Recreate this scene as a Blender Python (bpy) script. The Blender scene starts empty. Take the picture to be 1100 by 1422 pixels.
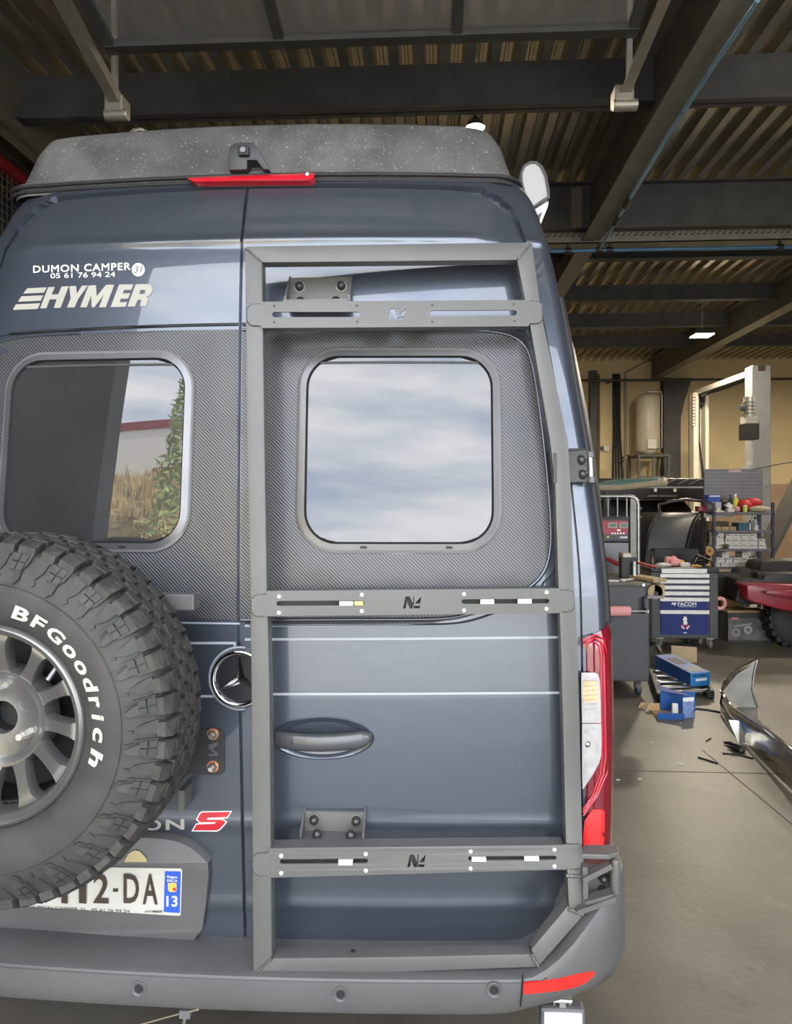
import bpy, bmesh, math, random
import numpy as np
from mathutils import Vector, Matrix
from mathutils.geometry import tessellate_polygon
random.seed(7)
R = math.radians
SC = bpy.context.scene
COL = SC.collection

# ------------------------------------------------------------------ camera
FPX, HOR, YAW = 1000.0, 690.0, R(3.0)
CAM = Vector((0.49, -1.85, 1.70))
cd = bpy.data.cameras.new('camera'); co = bpy.data.objects.new('camera', cd); COL.objects.link(co)
cd.sensor_fit = 'HORIZONTAL'; cd.sensor_width = 36.0; cd.lens = 36.0 * FPX / 1100.0
cd.shift_y = -(711.0 - HOR) / 1100.0
cd.clip_start = 0.05; cd.clip_end = 500
co.location = CAM; co.rotation_euler = (R(90), 0, YAW)
SC.camera = co
VS = SC.view_settings
VS.view_transform = 'Standard'; VS.look = 'None'; VS.gamma = 1.0; VS.use_curve_mapping = False
VS.exposure = 0.0

# ------------------------------------------------------------------ world: daylight sky with soft cloud
W = bpy.data.worlds.new('World'); SC.world = W; W.use_nodes = True
nt = W.node_tree; nt.nodes.clear()
def N(t, nt_, **kw):
    n = nt_.nodes.new(t)
    for k, v in kw.items(): setattr(n, k, v)
    return n
_tc = N('ShaderNodeTexCoord', nt); _mp = N('ShaderNodeMapping', nt)
_mp.inputs['Scale'].default_value = (1.4, 1.4, 6.5)
_n1 = N('ShaderNodeTexNoise', nt); _n1.inputs['Scale'].default_value = 1.7; _n1.inputs['Detail'].default_value = 6; _n1.inputs['Roughness'].default_value = .55
_cr = N('ShaderNodeValToRGB', nt)
_cr.color_ramp.elements[0].position = .36; _cr.color_ramp.elements[0].color = (.46, .55, .70, 1)
_cr.color_ramp.elements[1].position = .62; _cr.color_ramp.elements[1].color = (.93, .94, .96, 1)
_bg = N('ShaderNodeBackground', nt); _bg.inputs['Strength'].default_value = 9.0
_wo = N('ShaderNodeOutputWorld', nt)
L = nt.links.new
L(_tc.outputs['Generated'], _mp.inputs['Vector']); L(_mp.outputs['Vector'], _n1.inputs['Vector'])
L(_n1.outputs['Fac'], _cr.inputs['Fac']); L(_cr.outputs['Color'], _bg.inputs['Color']); L(_bg.outputs['Background'], _wo.inputs['Surface'])
# sun: comes over the roof from the far side of the building, lights the bank outside
sd = bpy.data.lights.new('sun', 'SUN'); sd.energy = 30.0; sd.angle = R(1.0); sd.color = (1, .95, .86)
so = bpy.data.objects.new('sun', sd); COL.objects.link(so); so.rotation_euler = (R(38), R(-22), 0)
so.rotation_euler = Vector((-.90, -.12, -.60)).to_track_quat('-Z', 'Y').to_euler()

# ------------------------------------------------------------------ pixel -> world
_r = Vector((math.cos(YAW), math.sin(YAW), 0)); _d = Vector((-math.sin(YAW), math.cos(YAW), 0)); _u = Vector((0, 0, 1))
def ray(px, py): return _d + _r * ((px - 550.0) / FPX) + _u * ((HOR - py) / FPX)
def at(px, py, depth): return CAM + ray(px, py) * depth
def onY(px, py, Y):
    d = ray(px, py); return CAM + d * ((Y - CAM.y) / d.y)
def onZ(px, py, z=0.0):
    d = ray(px, py); return CAM + d * ((z - CAM.z) / d.z)
def onX(px, py, X):
    d = ray(px, py); return CAM + d * ((X - CAM.x) / d.x)

# ------------------------------------------------------------------ materials
MATS = {}
def mat(name, col, rough=.5, metal=0., coat=0., var=.12, scale=8., bump=0., bscale=60., emit=None, estr=0., trans=0., ior=1.45, spec=None, coat_r=.05, alpha=1.):
    if name in MATS: return MATS[name]
    m = bpy.data.materials.new(name); m.use_nodes = True; t = m.node_tree; b = t.nodes['Principled BSDF']
    tc = N('ShaderNodeTexCoord', t); nz = N('ShaderNodeTexNoise', t); nz.inputs['Scale'].default_value = scale; nz.inputs['Detail'].default_value = 5
    rp = N('ShaderNodeValToRGB', t)
    c0 = [max(0, c * (1 - var)) for c in col[:3]] + [1]; c1 = [min(1, c * (1 + var)) for c in col[:3]] + [1]
    rp.color_ramp.elements[0].position = .3; rp.color_ramp.elements[0].color = c0
    rp.color_ramp.elements[1].position = .7; rp.color_ramp.elements[1].color = c1
    t.links.new(tc.outputs['Object'], nz.inputs['Vector']); t.links.new(nz.outputs['Fac'], rp.inputs['Fac']); t.links.new(rp.outputs['Color'], b.inputs['Base Color'])
    b.inputs['Roughness'].default_value = rough; b.inputs['Metallic'].default_value = metal
    b.inputs['Coat Weight'].default_value = coat; b.inputs['Coat Roughness'].default_value = coat_r
    b.inputs['IOR'].default_value = ior; b.inputs['Transmission Weight'].default_value = trans
    if spec is not None: b.inputs['Specular IOR Level'].default_value = spec
    if bump > 0:
        n2 = N('ShaderNodeTexNoise', t); n2.inputs['Scale'].default_value = bscale; n2.inputs['Detail'].default_value = 4
        bp = N('ShaderNodeBump', t); bp.inputs['Strength'].default_value = bump; bp.inputs['Distance'].default_value = .01
        t.links.new(tc.outputs['Object'], n2.inputs['Vector']); t.links.new(n2.outputs['Fac'], bp.inputs['Height']); t.links.new(bp.outputs['Normal'], b.inputs['Normal'])
    if emit: b.inputs['Emission Color'].default_value = (*emit, 1); b.inputs['Emission Strength'].default_value = estr
    m['_b'] = 1
    MATS[name] = m; return m
def bsdf(m): return m.node_tree.nodes['Principled BSDF']

# ------------------------------------------------------------------ mesh helpers
def ortho(a):
    a = a.normalized(); h = Vector((0, 0, 1)) if abs(a.z) < .9 else Vector((1, 0, 0))
    x = a.cross(h).normalized(); return x, a.cross(x).normalized()
def link(name, me, m, parent=None):
    o = bpy.data.objects.new(name, me); COL.objects.link(o)
    if m is not None and not me.materials: me.materials.append(m)
    if parent is not None:
        o.parent = parent
        if parent.type == 'EMPTY': o.matrix_parent_inverse = parent_mat(parent).inverted()
    return o
def parent_mat(p): return Matrix.Translation(p.location) @ p.rotation_euler.to_matrix().to_4x4()
class MB:
    def __init__(s): s.v = []; s.f = []
    def add(s, vs, fs):
        n = len(s.v); s.v += [Vector(v) for v in vs]; s.f += [tuple(i + n for i in f) for f in fs]; return s
    def box(s, c, size, rot=None):
        c = Vector(c); a, b, d = [k / 2 for k in size]
        vs = [Vector((x, y, z)) for x in (-a, a) for y in (-b, b) for z in (-d, d)]
        if rot is not None: vs = [rot @ v for v in vs]
        return s.add([c + v for v in vs], [(0, 1, 3, 2), (4, 6, 7, 5), (0, 4, 5, 1), (2, 3, 7, 6), (0, 2, 6, 4), (1, 5, 7, 3)])
    def mm(s, x0, x1, y0, y1, z0, z1): return s.box(((x0 + x1) / 2, (y0 + y1) / 2, (z0 + z1) / 2), (abs(x1 - x0), abs(y1 - y0), abs(z1 - z0)))
    def bar(s, p0, p1, w, h, up=(0, 0, 1)):
        p0 = Vector(p0); p1 = Vector(p1); a = (p1 - p0).normalized(); up = Vector(up); x = a.cross(up).normalized(); y = x.cross(a).normalized()
        vs = [p + x * (w / 2 * i) + y * (h / 2 * j) for p in (p0, p1) for i, j in ((-1, -1), (1, -1), (1, 1), (-1, 1))]
        return s.add(vs, [(3, 2, 1, 0), (4, 5, 6, 7)] + [(i, (i + 1) % 4, (i + 1) % 4 + 4, i + 4) for i in range(4)])
    def cyl(s, p0, p1, r0, r1=None, n=16, caps=True):
        p0 = Vector(p0); p1 = Vector(p1); r1 = r0 if r1 is None else r1; x, y = ortho(p1 - p0)
        vs = []
        for p, r in ((p0, r0), (p1, r1)):
            vs += [p + (x * math.cos(2 * math.pi * i / n) + y * math.sin(2 * math.pi * i / n)) * r for i in range(n)]
        fs = [(i, (i + 1) % n, (i + 1) % n + n, i + n) for i in range(n)]
        if caps: fs += [tuple(range(n - 1, -1, -1)), tuple(range(n, 2 * n))]
        return s.add(vs, fs)
    def tube(s, pts, r, n=8, closed=False):
        pts = [Vector(p) for p in pts]; m = len(pts); rs = r if isinstance(r, (list, tuple)) else [r] * m; vs = []; px = None
        for i, p in enumerate(pts):
            t = (pts[(i + 1) % m] - pts[i - 1]) if closed else (pts[min(i + 1, m - 1)] - pts[max(i - 1, 0)])
            t.normalize()
            if px is None: px, _ = ortho(t)
            px = (px - t * px.dot(t)).normalized(); py = t.cross(px)
            vs += [p + (px * math.cos(2 * math.pi * k / n) + py * math.sin(2 * math.pi * k / n)) * rs[i] for k in range(n)]
        fs = []
        for i in range(m if closed else m - 1):
            j = (i + 1) % m
            fs += [(i * n + k, i * n + (k + 1) % n, j * n + (k + 1) % n, j * n + k) for k in range(n)]
        if not closed: fs += [tuple(range(n - 1, -1, -1)), tuple(range((m - 1) * n, m * n))]
        return s.add(vs, fs)
    def lathe(s, prof, o, axis, n=32, a0=0., a1=2 * math.pi):
        o = Vector(o); ax = Vector(axis).normalized(); x, y = ortho(ax); full = abs(a1 - a0 - 2 * math.pi) < 1e-6; m = len(prof); vs = []
        cnt = n if full else n + 1
        for i in range(cnt):
            a = a0 + (a1 - a0) * i / n; d = x * math.cos(a) + y * math.sin(a)
            vs += [o + d * max(r, 1e-5) + ax * h for r, h in prof]
        fs = []
        for i in range(n):
            j = (i + 1) % cnt
            fs += [(i * m + k, j * m + k, j * m + k + 1, i * m + k + 1) for k in range(m - 1)]
        return s.add(vs, fs)
    def prism(s, poly, vec):
        n = len(poly); vec = Vector(vec); poly = [Vector(p) for p in poly]
        return s.add(poly + [p + vec for p in poly], [tuple(range(n)), tuple(range(2 * n - 1, n - 1, -1))] + [(i, i + n, (i + 1) % n + n, (i + 1) % n) for i in range(n)])
    def ball(s, c, r, n=12, m=8):
        c = Vector(c); rr = r if isinstance(r, (tuple, list)) else (r, r, r); vs = [c + Vector((0, 0, -rr[2]))]
        for i in range(1, m):
            a = -math.pi / 2 + math.pi * i / m
            vs += [c + Vector((rr[0] * math.cos(a) * math.cos(2 * math.pi * k / n), rr[1] * math.cos(a) * math.sin(2 * math.pi * k / n), rr[2] * math.sin(a))) for k in range(n)]
        vs.append(c + Vector((0, 0, rr[2]))); fs = [(0, 1 + (k + 1) % n, 1 + k) for k in range(n)]
        for i in range(m - 2):
            fs += [(1 + i * n + k, 1 + i * n + (k + 1) % n, 1 + (i + 1) * n + (k + 1) % n, 1 + (i + 1) * n + k) for k in range(n)]
        e = len(vs) - 1; fs += [(1 + (m - 2) * n + k, 1 + (m - 2) * n + (k + 1) % n, e) for k in range(n)]
        return s.add(vs, fs)
    def grid(s, rows, thick=None):
        nr = len(rows); nc = len(rows[0]); vs = [Vector(p) for r in rows for p in r]
        fs = [(i * nc + j, i * nc + j + 1, (i + 1) * nc + j + 1, (i + 1) * nc + j) for i in range(nr - 1) for j in range(nc - 1)]
        if thick is not None:
            n = len(vs); t = Vector(thick); vs = vs + [v + t for v in vs]; fs = fs + [tuple(i + n for i in reversed(f)) for f in fs]
            bd = [(0, j, 0, j + 1) for j in range(nc - 1)] + [(i, nc - 1, i + 1, nc - 1) for i in range(nr - 1)] + [(nr - 1, j + 1, nr - 1, j) for j in range(nc - 1)] + [(i + 1, 0, i, 0) for i in range(nr - 1)]
            for a, b, c, d in bd:
                p = a * nc + b; q = c * nc + d; fs.append((q, p, p + n, q + n))
        return s.add(vs, fs)
    def plate(s, loops, mapf, vec):
        """2-D loops (outer, holes...) -> mapped front, back = front + vec, and walls"""
        flat = [[Vector((x, y, 0)) for x, y in l] for l in loops]; tris = tessellate_polygon(flat)
        pts = [Vector(mapf(x, y)) for l in loops for x, y in l]; n = len(pts); vec = Vector(vec)
        fs = [tuple(t) for t in tris] + [tuple(i + n for i in reversed(t)) for t in tris]; k = 0
        for l in loops:
            m = len(l); fs += [(k + i, k + (i + 1) % m, k + (i + 1) % m + n, k + i + n) for i in range(m)]; k += m
        return s.add(pts + [p + vec for p in pts], fs)
    def flat(s, loops, mapf):
        flat = [[Vector((x, y, 0)) for x, y in l] for l in loops]; tris = tessellate_polygon(flat)
        return s.add([mapf(x, y) for l in loops for x, y in l], [tuple(t) for t in tris])
    def mesh(s, smooth=None, bevel=0, seg=2, fix=True):
        me = bpy.data.meshes.new('m'); me.from_pydata([tuple(v) for v in s.v], [], s.f)
        if fix or bevel:
            bm = bmesh.new(); bm.from_mesh(me)
            if bevel:
                bm.normal_update()
                bmesh.ops.recalc_face_normals(bm, faces=bm.faces)
                ed = [e for e in bm.edges if len(e.link_faces) == 2 and e.calc_face_angle(0) > R(28)]
                bmesh.ops.bevel(bm, geom=ed, offset=bevel, segments=seg, affect='EDGES', clamp_overlap=True, profile=.6)
            bmesh.ops.recalc_face_normals(bm, faces=bm.faces)
            bm.to_mesh(me); bm.free()
        if smooth is not None:
            me.shade_smooth(); me.set_sharp_from_angle(angle=R(smooth))
        me.update(); return me
    def obj(s, name, m, parent=None, smooth=None, bevel=0, seg=2, fix=True, label=None):
        o = link(name, s.mesh(smooth, bevel, seg, fix), m, parent)
        if label: o['label'] = label
        return o
def tag(o, label=None, cat=None, group=None, kind=None):
    if label: o['label'] = label
    if cat: o['category'] = cat
    if group: o['group'] = group
    if kind: o['kind'] = kind
    return o
def thing(name, label, cat, loc=(0, 0, 0), rz=0., group=None):
    o = bpy.data.objects.new(name, None); COL.objects.link(o); o.location = Vector(loc); o.rotation_euler = (0, 0, rz)
    o.empty_display_size = .1
    return tag(o, label, cat, group)
def inst(o, loc, parent=None, rot=None, name=None):
    c = o.copy(); COL.objects.link(c)
    if parent is not None: c.parent = parent; c.matrix_parent_inverse = parent_mat(parent).inverted() if parent.type == 'EMPTY' else Matrix.Identity(4)
    c.location = loc
    if rot is not None: c.rotation_euler = rot
    return c
_TX = {}
def textmesh(s, bold=0., shear=0., sp=1.):
    k = (s, bold, shear, sp)
    if k in _TX: return _TX[k]
    cu = bpy.data.curves.new('t', 'FONT'); cu.body = s; cu.offset = bold; cu.shear = shear; cu.space_character = sp; cu.resolution_u = 3
    ob = bpy.data.objects.new('t', cu); me = ob.to_mesh()
    vs = [(v.co.x, v.co.y) for v in me.vertices]; fs = [tuple(p.vertices) for p in me.polygons]; ob.to_mesh_clear()
    bpy.data.objects.remove(ob); bpy.data.curves.remove(cu)
    x0 = min(v[0] for v in vs); x1 = max(v[0] for v in vs); y0 = min(v[1] for v in vs); y1 = max(v[1] for v in vs)
    vs = [((x - x0) / (x1 - x0), (y - y0) / (y1 - y0)) for x, y in vs]
    _TX[k] = (vs, fs, (x1 - x0) / (y1 - y0)); return _TX[k]
def textobj(name, s, mapf, m, parent, bold=.0, shear=0., sp=1., dup=()):
    vs, fs, asp = textmesh(s, bold, shear, sp); b = MB(); b.add([mapf(u, v) for u, v in vs], fs)
    for k, (du, dv) in enumerate(dup): b.add([Vector(mapf(u + du, v + dv)) + Vector((0, -.0004 * (k + 1), 0)) for u, v in vs], fs)
    return b.obj(name, m, parent, fix=False)
def quad(tl, tr, br, bl, base):
    """(u,v) in unit square -> pixel by bilinear -> base(px,py)"""
    def g(u, v):
        x = (1 - u) * ((1 - v) * bl[0] + v * tl[0]) + u * ((1 - v) * br[0] + v * tr[0]); y = (1 - u) * ((1 - v) * bl[1] + v * tl[1]) + u * ((1 - v) * br[1] + v * tr[1])
        return base(x, y)
    return g
def pchip(xs, ys, n=1500):
    xs = np.array(xs, float); ys = np.array(ys, float); h = np.diff(xs); dl = np.diff(ys) / h; m = np.zeros(len(xs)); m[0] = dl[0]; m[-1] = dl[-1]
    for i in range(1, len(xs) - 1):
        if dl[i - 1] * dl[i] > 0:
            w1 = 2 * h[i] + h[i - 1]; w2 = h[i] + 2 * h[i - 1]; m[i] = (w1 + w2) / (w1 / dl[i - 1] + w2 / dl[i])
    X = np.linspace(xs[0], xs[-1], n); k = np.clip(np.searchsorted(xs, X, side='right') - 1, 0, len(xs) - 2); t = (X - xs[k]) / h[k]
    Yv = (2 * t**3 - 3 * t**2 + 1) * ys[k] + (t**3 - 2 * t**2 + t) * h[k] * m[k] + (-2 * t**3 + 3 * t**2) * ys[k + 1] + (t**3 - t**2) * h[k] * m[k + 1]
    Yl = Yv.tolist(); x0 = float(xs[0]); dx = float(X[1] - X[0])
    def f(x):
        q = (x - x0) / dx
        if q <= 0: return Yl[0]
        if q >= n - 1: return Yl[-1]
        i = int(q); return Yl[i] + (Yl[i + 1] - Yl[i]) * (q - i)
    return f
def rrect(x0, x1, z0, z1, r, n=8):
    p = []
    for cx, cz, a in ((x1 - r, z1 - r, 0), (x0 + r, z1 - r, 90), (x0 + r, z0 + r, 180), (x1 - r, z0 + r, 270)):
        p += [(cx + r * math.cos(R(a + 90 * i / n)), cz + r * math.sin(R(a + 90 * i / n))) for i in range(n + 1)]
    return p
# ------------------------------------------------------------------ lamps of the workshop (numbers used again by the fixtures)
LAMP_COL = (1.0, .87, .66)
ZDECK = 5.25
# ------------------------------------------------------------------ the setting
M_conc = mat('concrete_floor', (.140, .126, .102), .42, var=.28, scale=1.6, bump=.12, bscale=30)
def stain(m, col, scale, lo, hi, seed=0.):
    t = m.node_tree; b = bsdf(m); src = b.inputs['Base Color'].links[0].from_socket
    tc = N('ShaderNodeTexCoord', t); mp = N('ShaderNodeMapping', t); mp.inputs['Location'].default_value = (seed, seed * .7, 0)
    nz = N('ShaderNodeTexNoise', t); nz.inputs['Scale'].default_value = scale; nz.inputs['Detail'].default_value = 8; nz.inputs['Roughness'].default_value = .7
    rp = N('ShaderNodeValToRGB', t); rp.color_ramp.elements[0].position = lo; rp.color_ramp.elements[1].position = hi
    mx = N('ShaderNodeMix', t, data_type='RGBA'); mx.inputs['B'].default_value = (*col, 1)
    t.links.new(tc.outputs['Object'], mp.inputs['Vector']); t.links.new(mp.outputs['Vector'], nz.inputs['Vector']); t.links.new(nz.outputs['Fac'], rp.inputs['Fac'])
    t.links.new(rp.outputs['Color'], mx.inputs['Factor']); t.links.new(src, mx.inputs['A']); t.links.new(mx.outputs['Result'], b.inputs['Base Color'])
stain(M_conc, (.085, .077, .064), 2.3, .58, .74, 3.)
stain(M_conc, (.21, .195, .165), 5.0, .60, .78, 9.)
M_joint = mat('floor_joint', (.09, .085, .075), .8)
X0, X1, YF, YB = -5.2, 12.0, -2.75, 17.2
b = MB(); b.mm(X0, X1, YF - .25, YB + .3, -.2, 0); tag(b.obj('floor', M_conc), 'grey stained concrete workshop floor', 'floor', kind='structure')
b = MB()
pa = onZ(999, 1061); pb = onZ(1075, 1124)
FLOOR = bpy.data.objects['floor']
dirj = (pb - pa).normalized()
b.bar(pa - dirj * .25 + Vector((0, 0, .0006)), pb + dirj * 1.5 + Vector((0, 0, .0006)), .006, .002)
p = onZ(850, 1070); b.mm(p.x - 1.5, p.x + 3.5, p.y - .004, p.y + .004, -.001, .0015)
b.obj('expansion_joint', M_joint, FLOOR)

M_wall = mat('cream_wall', (.62, .50, .29), .85, var=.06, scale=1.2, bump=.1, bscale=25)
M_dark = mat('dark_cladding', (.055, .056, .058), .7, var=.2, scale=3)
b = MB(); b.mm(X0, X1, YB, YB + .25, 0, 5.6); tag(b.obj('wall_back', M_wall), 'cream painted back wall of the workshop', 'wall', kind='structure')
b = MB(); b.mm(X0 - .25, X0, YF, YB, 0, 5.6); tag(b.obj('wall_left', M_dark), 'dark side wall of the workshop', 'wall', kind='structure')
b = MB(); b.mm(X1, X1 + .25, YF, YB, 0, 5.6); tag(b.obj('wall_right', M_dark), 'dark side wall beyond the lift', 'wall', kind='structure')
# front wall with its bay opening, plus one added to light the floor (behind the camera; seen only in reflections)
DX0, DX1, DZ = -2.07, 1.95, 4.75
b = MB(); y0, y1 = YF - .25, YF
b.mm(X0, DX0, y0, y1, 0, 5.6).mm(DX0, DX1, y0, y1, DZ, 5.6).mm(DX1, 3.2, y0, y1, 0, 5.6).mm(3.2, 7.6, y0, y1, DZ, 5.6).mm(7.6, X1, y0, y1, 0, 5.6)
tag(b.obj('wall_front', M_dark), 'dark front wall with open bay door and an added light opening', 'wall', kind='structure')
# base panelling of the back wall
# corrugated roof deck, ribs run front to back
M_deck = mat('roof_deck', (.55, .51, .42), .27, metal=.85, var=.15, scale=2.5)
b = MB(); per = .205; xs = []; x = X0
while x < X1:
    xs += [(x, ZDECK), (x + .075, ZDECK), (x + .095, ZDECK + .10), (x + .118, ZDECK + .10), (x + .125, ZDECK + .088), (x + .145, ZDECK + .088), (x + .152, ZDECK + .10), (x + .182, ZDECK + .10)]; x += per
b.grid([[(x, YF - .2, z) for x, z in xs], [(x, YB, z) for x, z in xs]])
tag(b.obj('ceiling', M_deck, fix=False), 'corrugated steel roof deck', 'ceiling', kind='structure')
b = MB(); b.mm(X0 - .3, X1 + .3, YF - .6, YB + .3, 5.6, 5.7); tag(b.obj('roof_insulation', M_dark), 'dark roof covering above the steel deck', 'roof', kind='structure')
M_steel = mat('painted_steel', (.062, .062, .06), .55, var=.2, scale=4)
M_steel_l = mat('painted_steel_grey', (.16, .15, .12), .5, var=.15, scale=4)
def ibeam(name, axis, c, z0, z1, fw, a0, a1, m, label, tw=.012, ft=.014):
    b = MB()
    if axis == 'x':
        b.mm(a0, a1, c - tw / 2, c + tw / 2, z0, z1).mm(a0, a1, c - fw / 2, c + fw / 2, z0, z0 + ft).mm(a0, a1, c - fw / 2, c + fw / 2, z1 - ft, z1)
    else:
        b.mm(c - tw / 2, c + tw / 2, a0, a1, z0, z1).mm(c - fw / 2, c + fw / 2, a0, a1, z0, z0 + ft).mm(c - fw / 2, c + fw / 2, a0, a1, z1 - ft, z1)
    return tag(b.obj(name, m), label, 'beam', kind='structure')
RX = 2.27
ibeam('roof_girder', 'y', RX, 4.60, ZDECK - .0, .21, YF, YB, M_steel_l, 'main steel girder running front to back above the van')
ibeam('roof_girder', 'y', 6.15, 4.72, ZDECK - .0, .24, YF, YB, M_steel_l, 'steel girder ending on the haunched back wall column')
ibeam('roof_girder', 'y', -3.0, 4.72, ZDECK - .0, .24, YF, YB, M_steel_l, 'steel girder on the red cage side')
PUR = [('A', 150, 4.86, 5.25), ('C', 363, 4.97, 5.25), ('D', 420, 4.97, 5.25), ('E', 456, 4.97, 5.25), ('F', 484, 4.97, 5.25)]
def ydepth(py, z): return onZ(760, py, z).y
for i, (k, py, z0, z1) in enumerate(PUR):
    y = ydepth(py, z0)
    lab = ['steel purlin above the van roof', 'steel purlin just beyond the blue air pipe', 'second steel purlin beyond the blue air pipe', 'steel purlin in line with the far hanging lamp', 'last steel purlin before the cream back wall'][i]
    for s, (xa, xb) in enumerate(((X0, RX), (RX, X1))):
        pass
    b = MB(); b.mm(X0, X1, y, y + .012, z0, z1 - .001).mm(X0, X1, y - .07, y + .07, z0, z0 + .012)
    tag(b.obj('roof_purlin', M_steel), lab, 'beam', kind='structure')
yB = ydepth(322, 4.72)
ibeam('cross_beam', 'x', yB, 4.72, ZDECK - .002, .18, X0, X1, M_steel, 'deep steel cross beam above the perforated cable tray')
PURY = [ydepth(p[1], p[2]) for p in PUR]
# bolts where the cross beam meets the girder
b = MB()
for k in range(4): b.cyl((RX - .16, yB - .006, 4.8 + k * .11), (RX - .16, yB - .022, 4.8 + k * .11), .014, n=6)
b.mm(RX - .22, RX - .10, yB - .014, yB - .006, 4.74, 5.22)
b.obj('bolted_end_plate', M_steel_l, bpy.data.objects['cross_beam'])
# column at the back wall with haunch, second column, conduits
b = MB(); cx = onY(932, 600, YB - .2); 
b.mm(cx.x - .21, cx.x + .0, YB - .3, YB - .001, 0, 4.75)
b.prism([(cx.x + .0, YB - .28, 4.74), (cx.x + .5, YB - .28, 4.74), (cx.x + .30, YB - .28, 4.1), (cx.x + .22, YB - .28, 3.7), (cx.x + .22, YB - .28, 0), (cx.x + .0, YB - .28, 0)], (0, .27, 0))
tag(b.obj('steel_column', M_steel), 'dark steel column with haunch against the cream wall', 'column', kind='structure')
b = MB(); c2 = onY(824, 600, YB - .15); b.mm(c2.x - .09, c2.x + .09, YB - .2, YB - .001, 0, 4.97)
tag(b.obj('steel_column', M_steel), 'slim dark steel post on the cream wall beside the van', 'column', kind='structure')
# roof-level red mesh partition on the left
M_red = mat('red_paint', (.22, .012, .018), .5, var=.15)
M_galv = mat('galvanised', (.42, .42, .40), .38, metal=.8, var=.15, scale=12)
M_wire = mat('dark_wire', (.10, .10, .095), .5, metal=.5)
xm = -3.35
root = thing('mesh_partition', 'red framed steel mesh partition at the dark left side', 'partition', (xm, 4.0, 0))
pt = onX(38, 165, xm); y_post = pt.y
for yy in (y_post - 2.0, y_post, y_post + 2.0, y_post + 4.0):
    b = MB(); b.mm(xm - .05, xm + .05, yy, yy + .10, 0, 4.62); b.obj('post', M_red, root)
b = MB(); b.mm(xm - .05, xm + .05, y_post - 2.0, y_post + 4.1, 4.60, 4.70); b.obj('top_rail', M_red, root)
for seg in range(3):
    b = MB(); ya, yb = y_post - 2.0 + seg * 2.0 + .1, y_post + seg * 2.0
    for k in range(int((yb - ya) / .075)): b.cyl((xm, ya + k * .075, 1.6), (xm, ya + k * .075, 4.6), .006, n=5, caps=False)
    for k in range(40): b.cyl((xm, ya, 1.62 + k * .075), (xm, yb, 1.62 + k * .075), .006, n=5, caps=False)
    b.mm(xm - .012, xm + .012, yb - .03, yb, 1.6, 4.6).mm(xm - .012, xm + .012, ya, ya + .03, 1.6, 4.6)
    tag(b.obj('mesh_panel', M_wire, root, fix=False), kind='stuff')

# ------------------------------------------------------------------ open sectional door overhead, with its rails
M_alu = mat('aluminium', (.30, .28, .23), .45, metal=.7, var=.1)
M_doorf = mat('door_frame_dark', (.035, .035, .032), .6, var=.15)
M_pane = mat('clear_acrylic', (.86, .86, .84), .06, trans=.92, ior=1.45, var=.03, scale=4)
ra = at(83, 5, 3.58); rb_ = at(160, 146, 4.24); rc = at(921, 0, 3.58); rd_ = at(866, 132, 4.24)
root = thing('sectional_door', 'open sectional door with clear panes resting flat under the roof', 'door', (0, YF, 0))
def rail(p, q, nm='rail'):
    d = (q - p).normalized(); p0 = p - d * ((p.y - YF) / d.y) * .98
    b = MB(); b.bar(p0, q, .05, .012); b.bar(p0 + Vector((.03, 0, .03)), q + Vector((.03, 0, .03)), .012, .07); b.obj(nm, M_alu, root)
    b = MB(); b.box(q + Vector((0, .03, .0)), (.11, .12, .10)); b.cyl(q + Vector((-.06, 0, -.06)), q + Vector((.08, 0, -.06)), .035, n=12); b.obj('end_bracket', M_alu, root, bevel=.008)
    b = MB(); b.bar(q + Vector((.02, -.05, .03)), Vector((q.x + .02, q.y - .05, 4.86)), .03, .03, up=(1, 0, 0)); b.obj('hanger', M_galv, root)
    return d
d1 = rail(ra, rb_); rail(rc, rd_)
# panels between the rails
pe = at(490, 74, 3.92); zend = pe.z + .05; yend = pe.y
slope = (rb_.z - ra.z) / (rb_.y - ra.y)
xl, xr = ra.x + .06, rc.x - .06
zf = lambda y: zend + slope * (y - yend)
mid = [xl + (xr - xl) * t for t in (0, .335, .668, 1)]
ys = [yend, yend - .62, yend - 1.24, yend - 1.86, yend - 2.48, yend - 3.1, yend - 3.7]
for i in range(len(ys) - 1):
    ya, yb = ys[i + 1], ys[i]
    b = MB()
    for yy in (ya + .035, yb - .035): b.bar((xl, yy, zf(yy)), (xr, yy, zf(yy)), .07, .045)
    for xx in mid: b.bar((min(max(xx, xl + .03), xr - .03), ya, zf(ya)), (min(max(xx, xl + .03), xr - .03), yb, zf(yb)), .055, .045)
    b.obj('panel_frame', M_doorf, root)
    for k in range(3):
        b = MB(); p0 = (mid[k] + .03, mid[k + 1] - .03)
        b.prism([(p0[0], ya + .07, zf(ya + .07)), (p0[1], ya + .07, zf(ya + .07)), (p0[1], yb - .07, zf(yb - .07)), (p0[0], yb - .07, zf(yb - .07))], (0, 0, .008)); b.obj('pane', M_pane, root)
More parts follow.
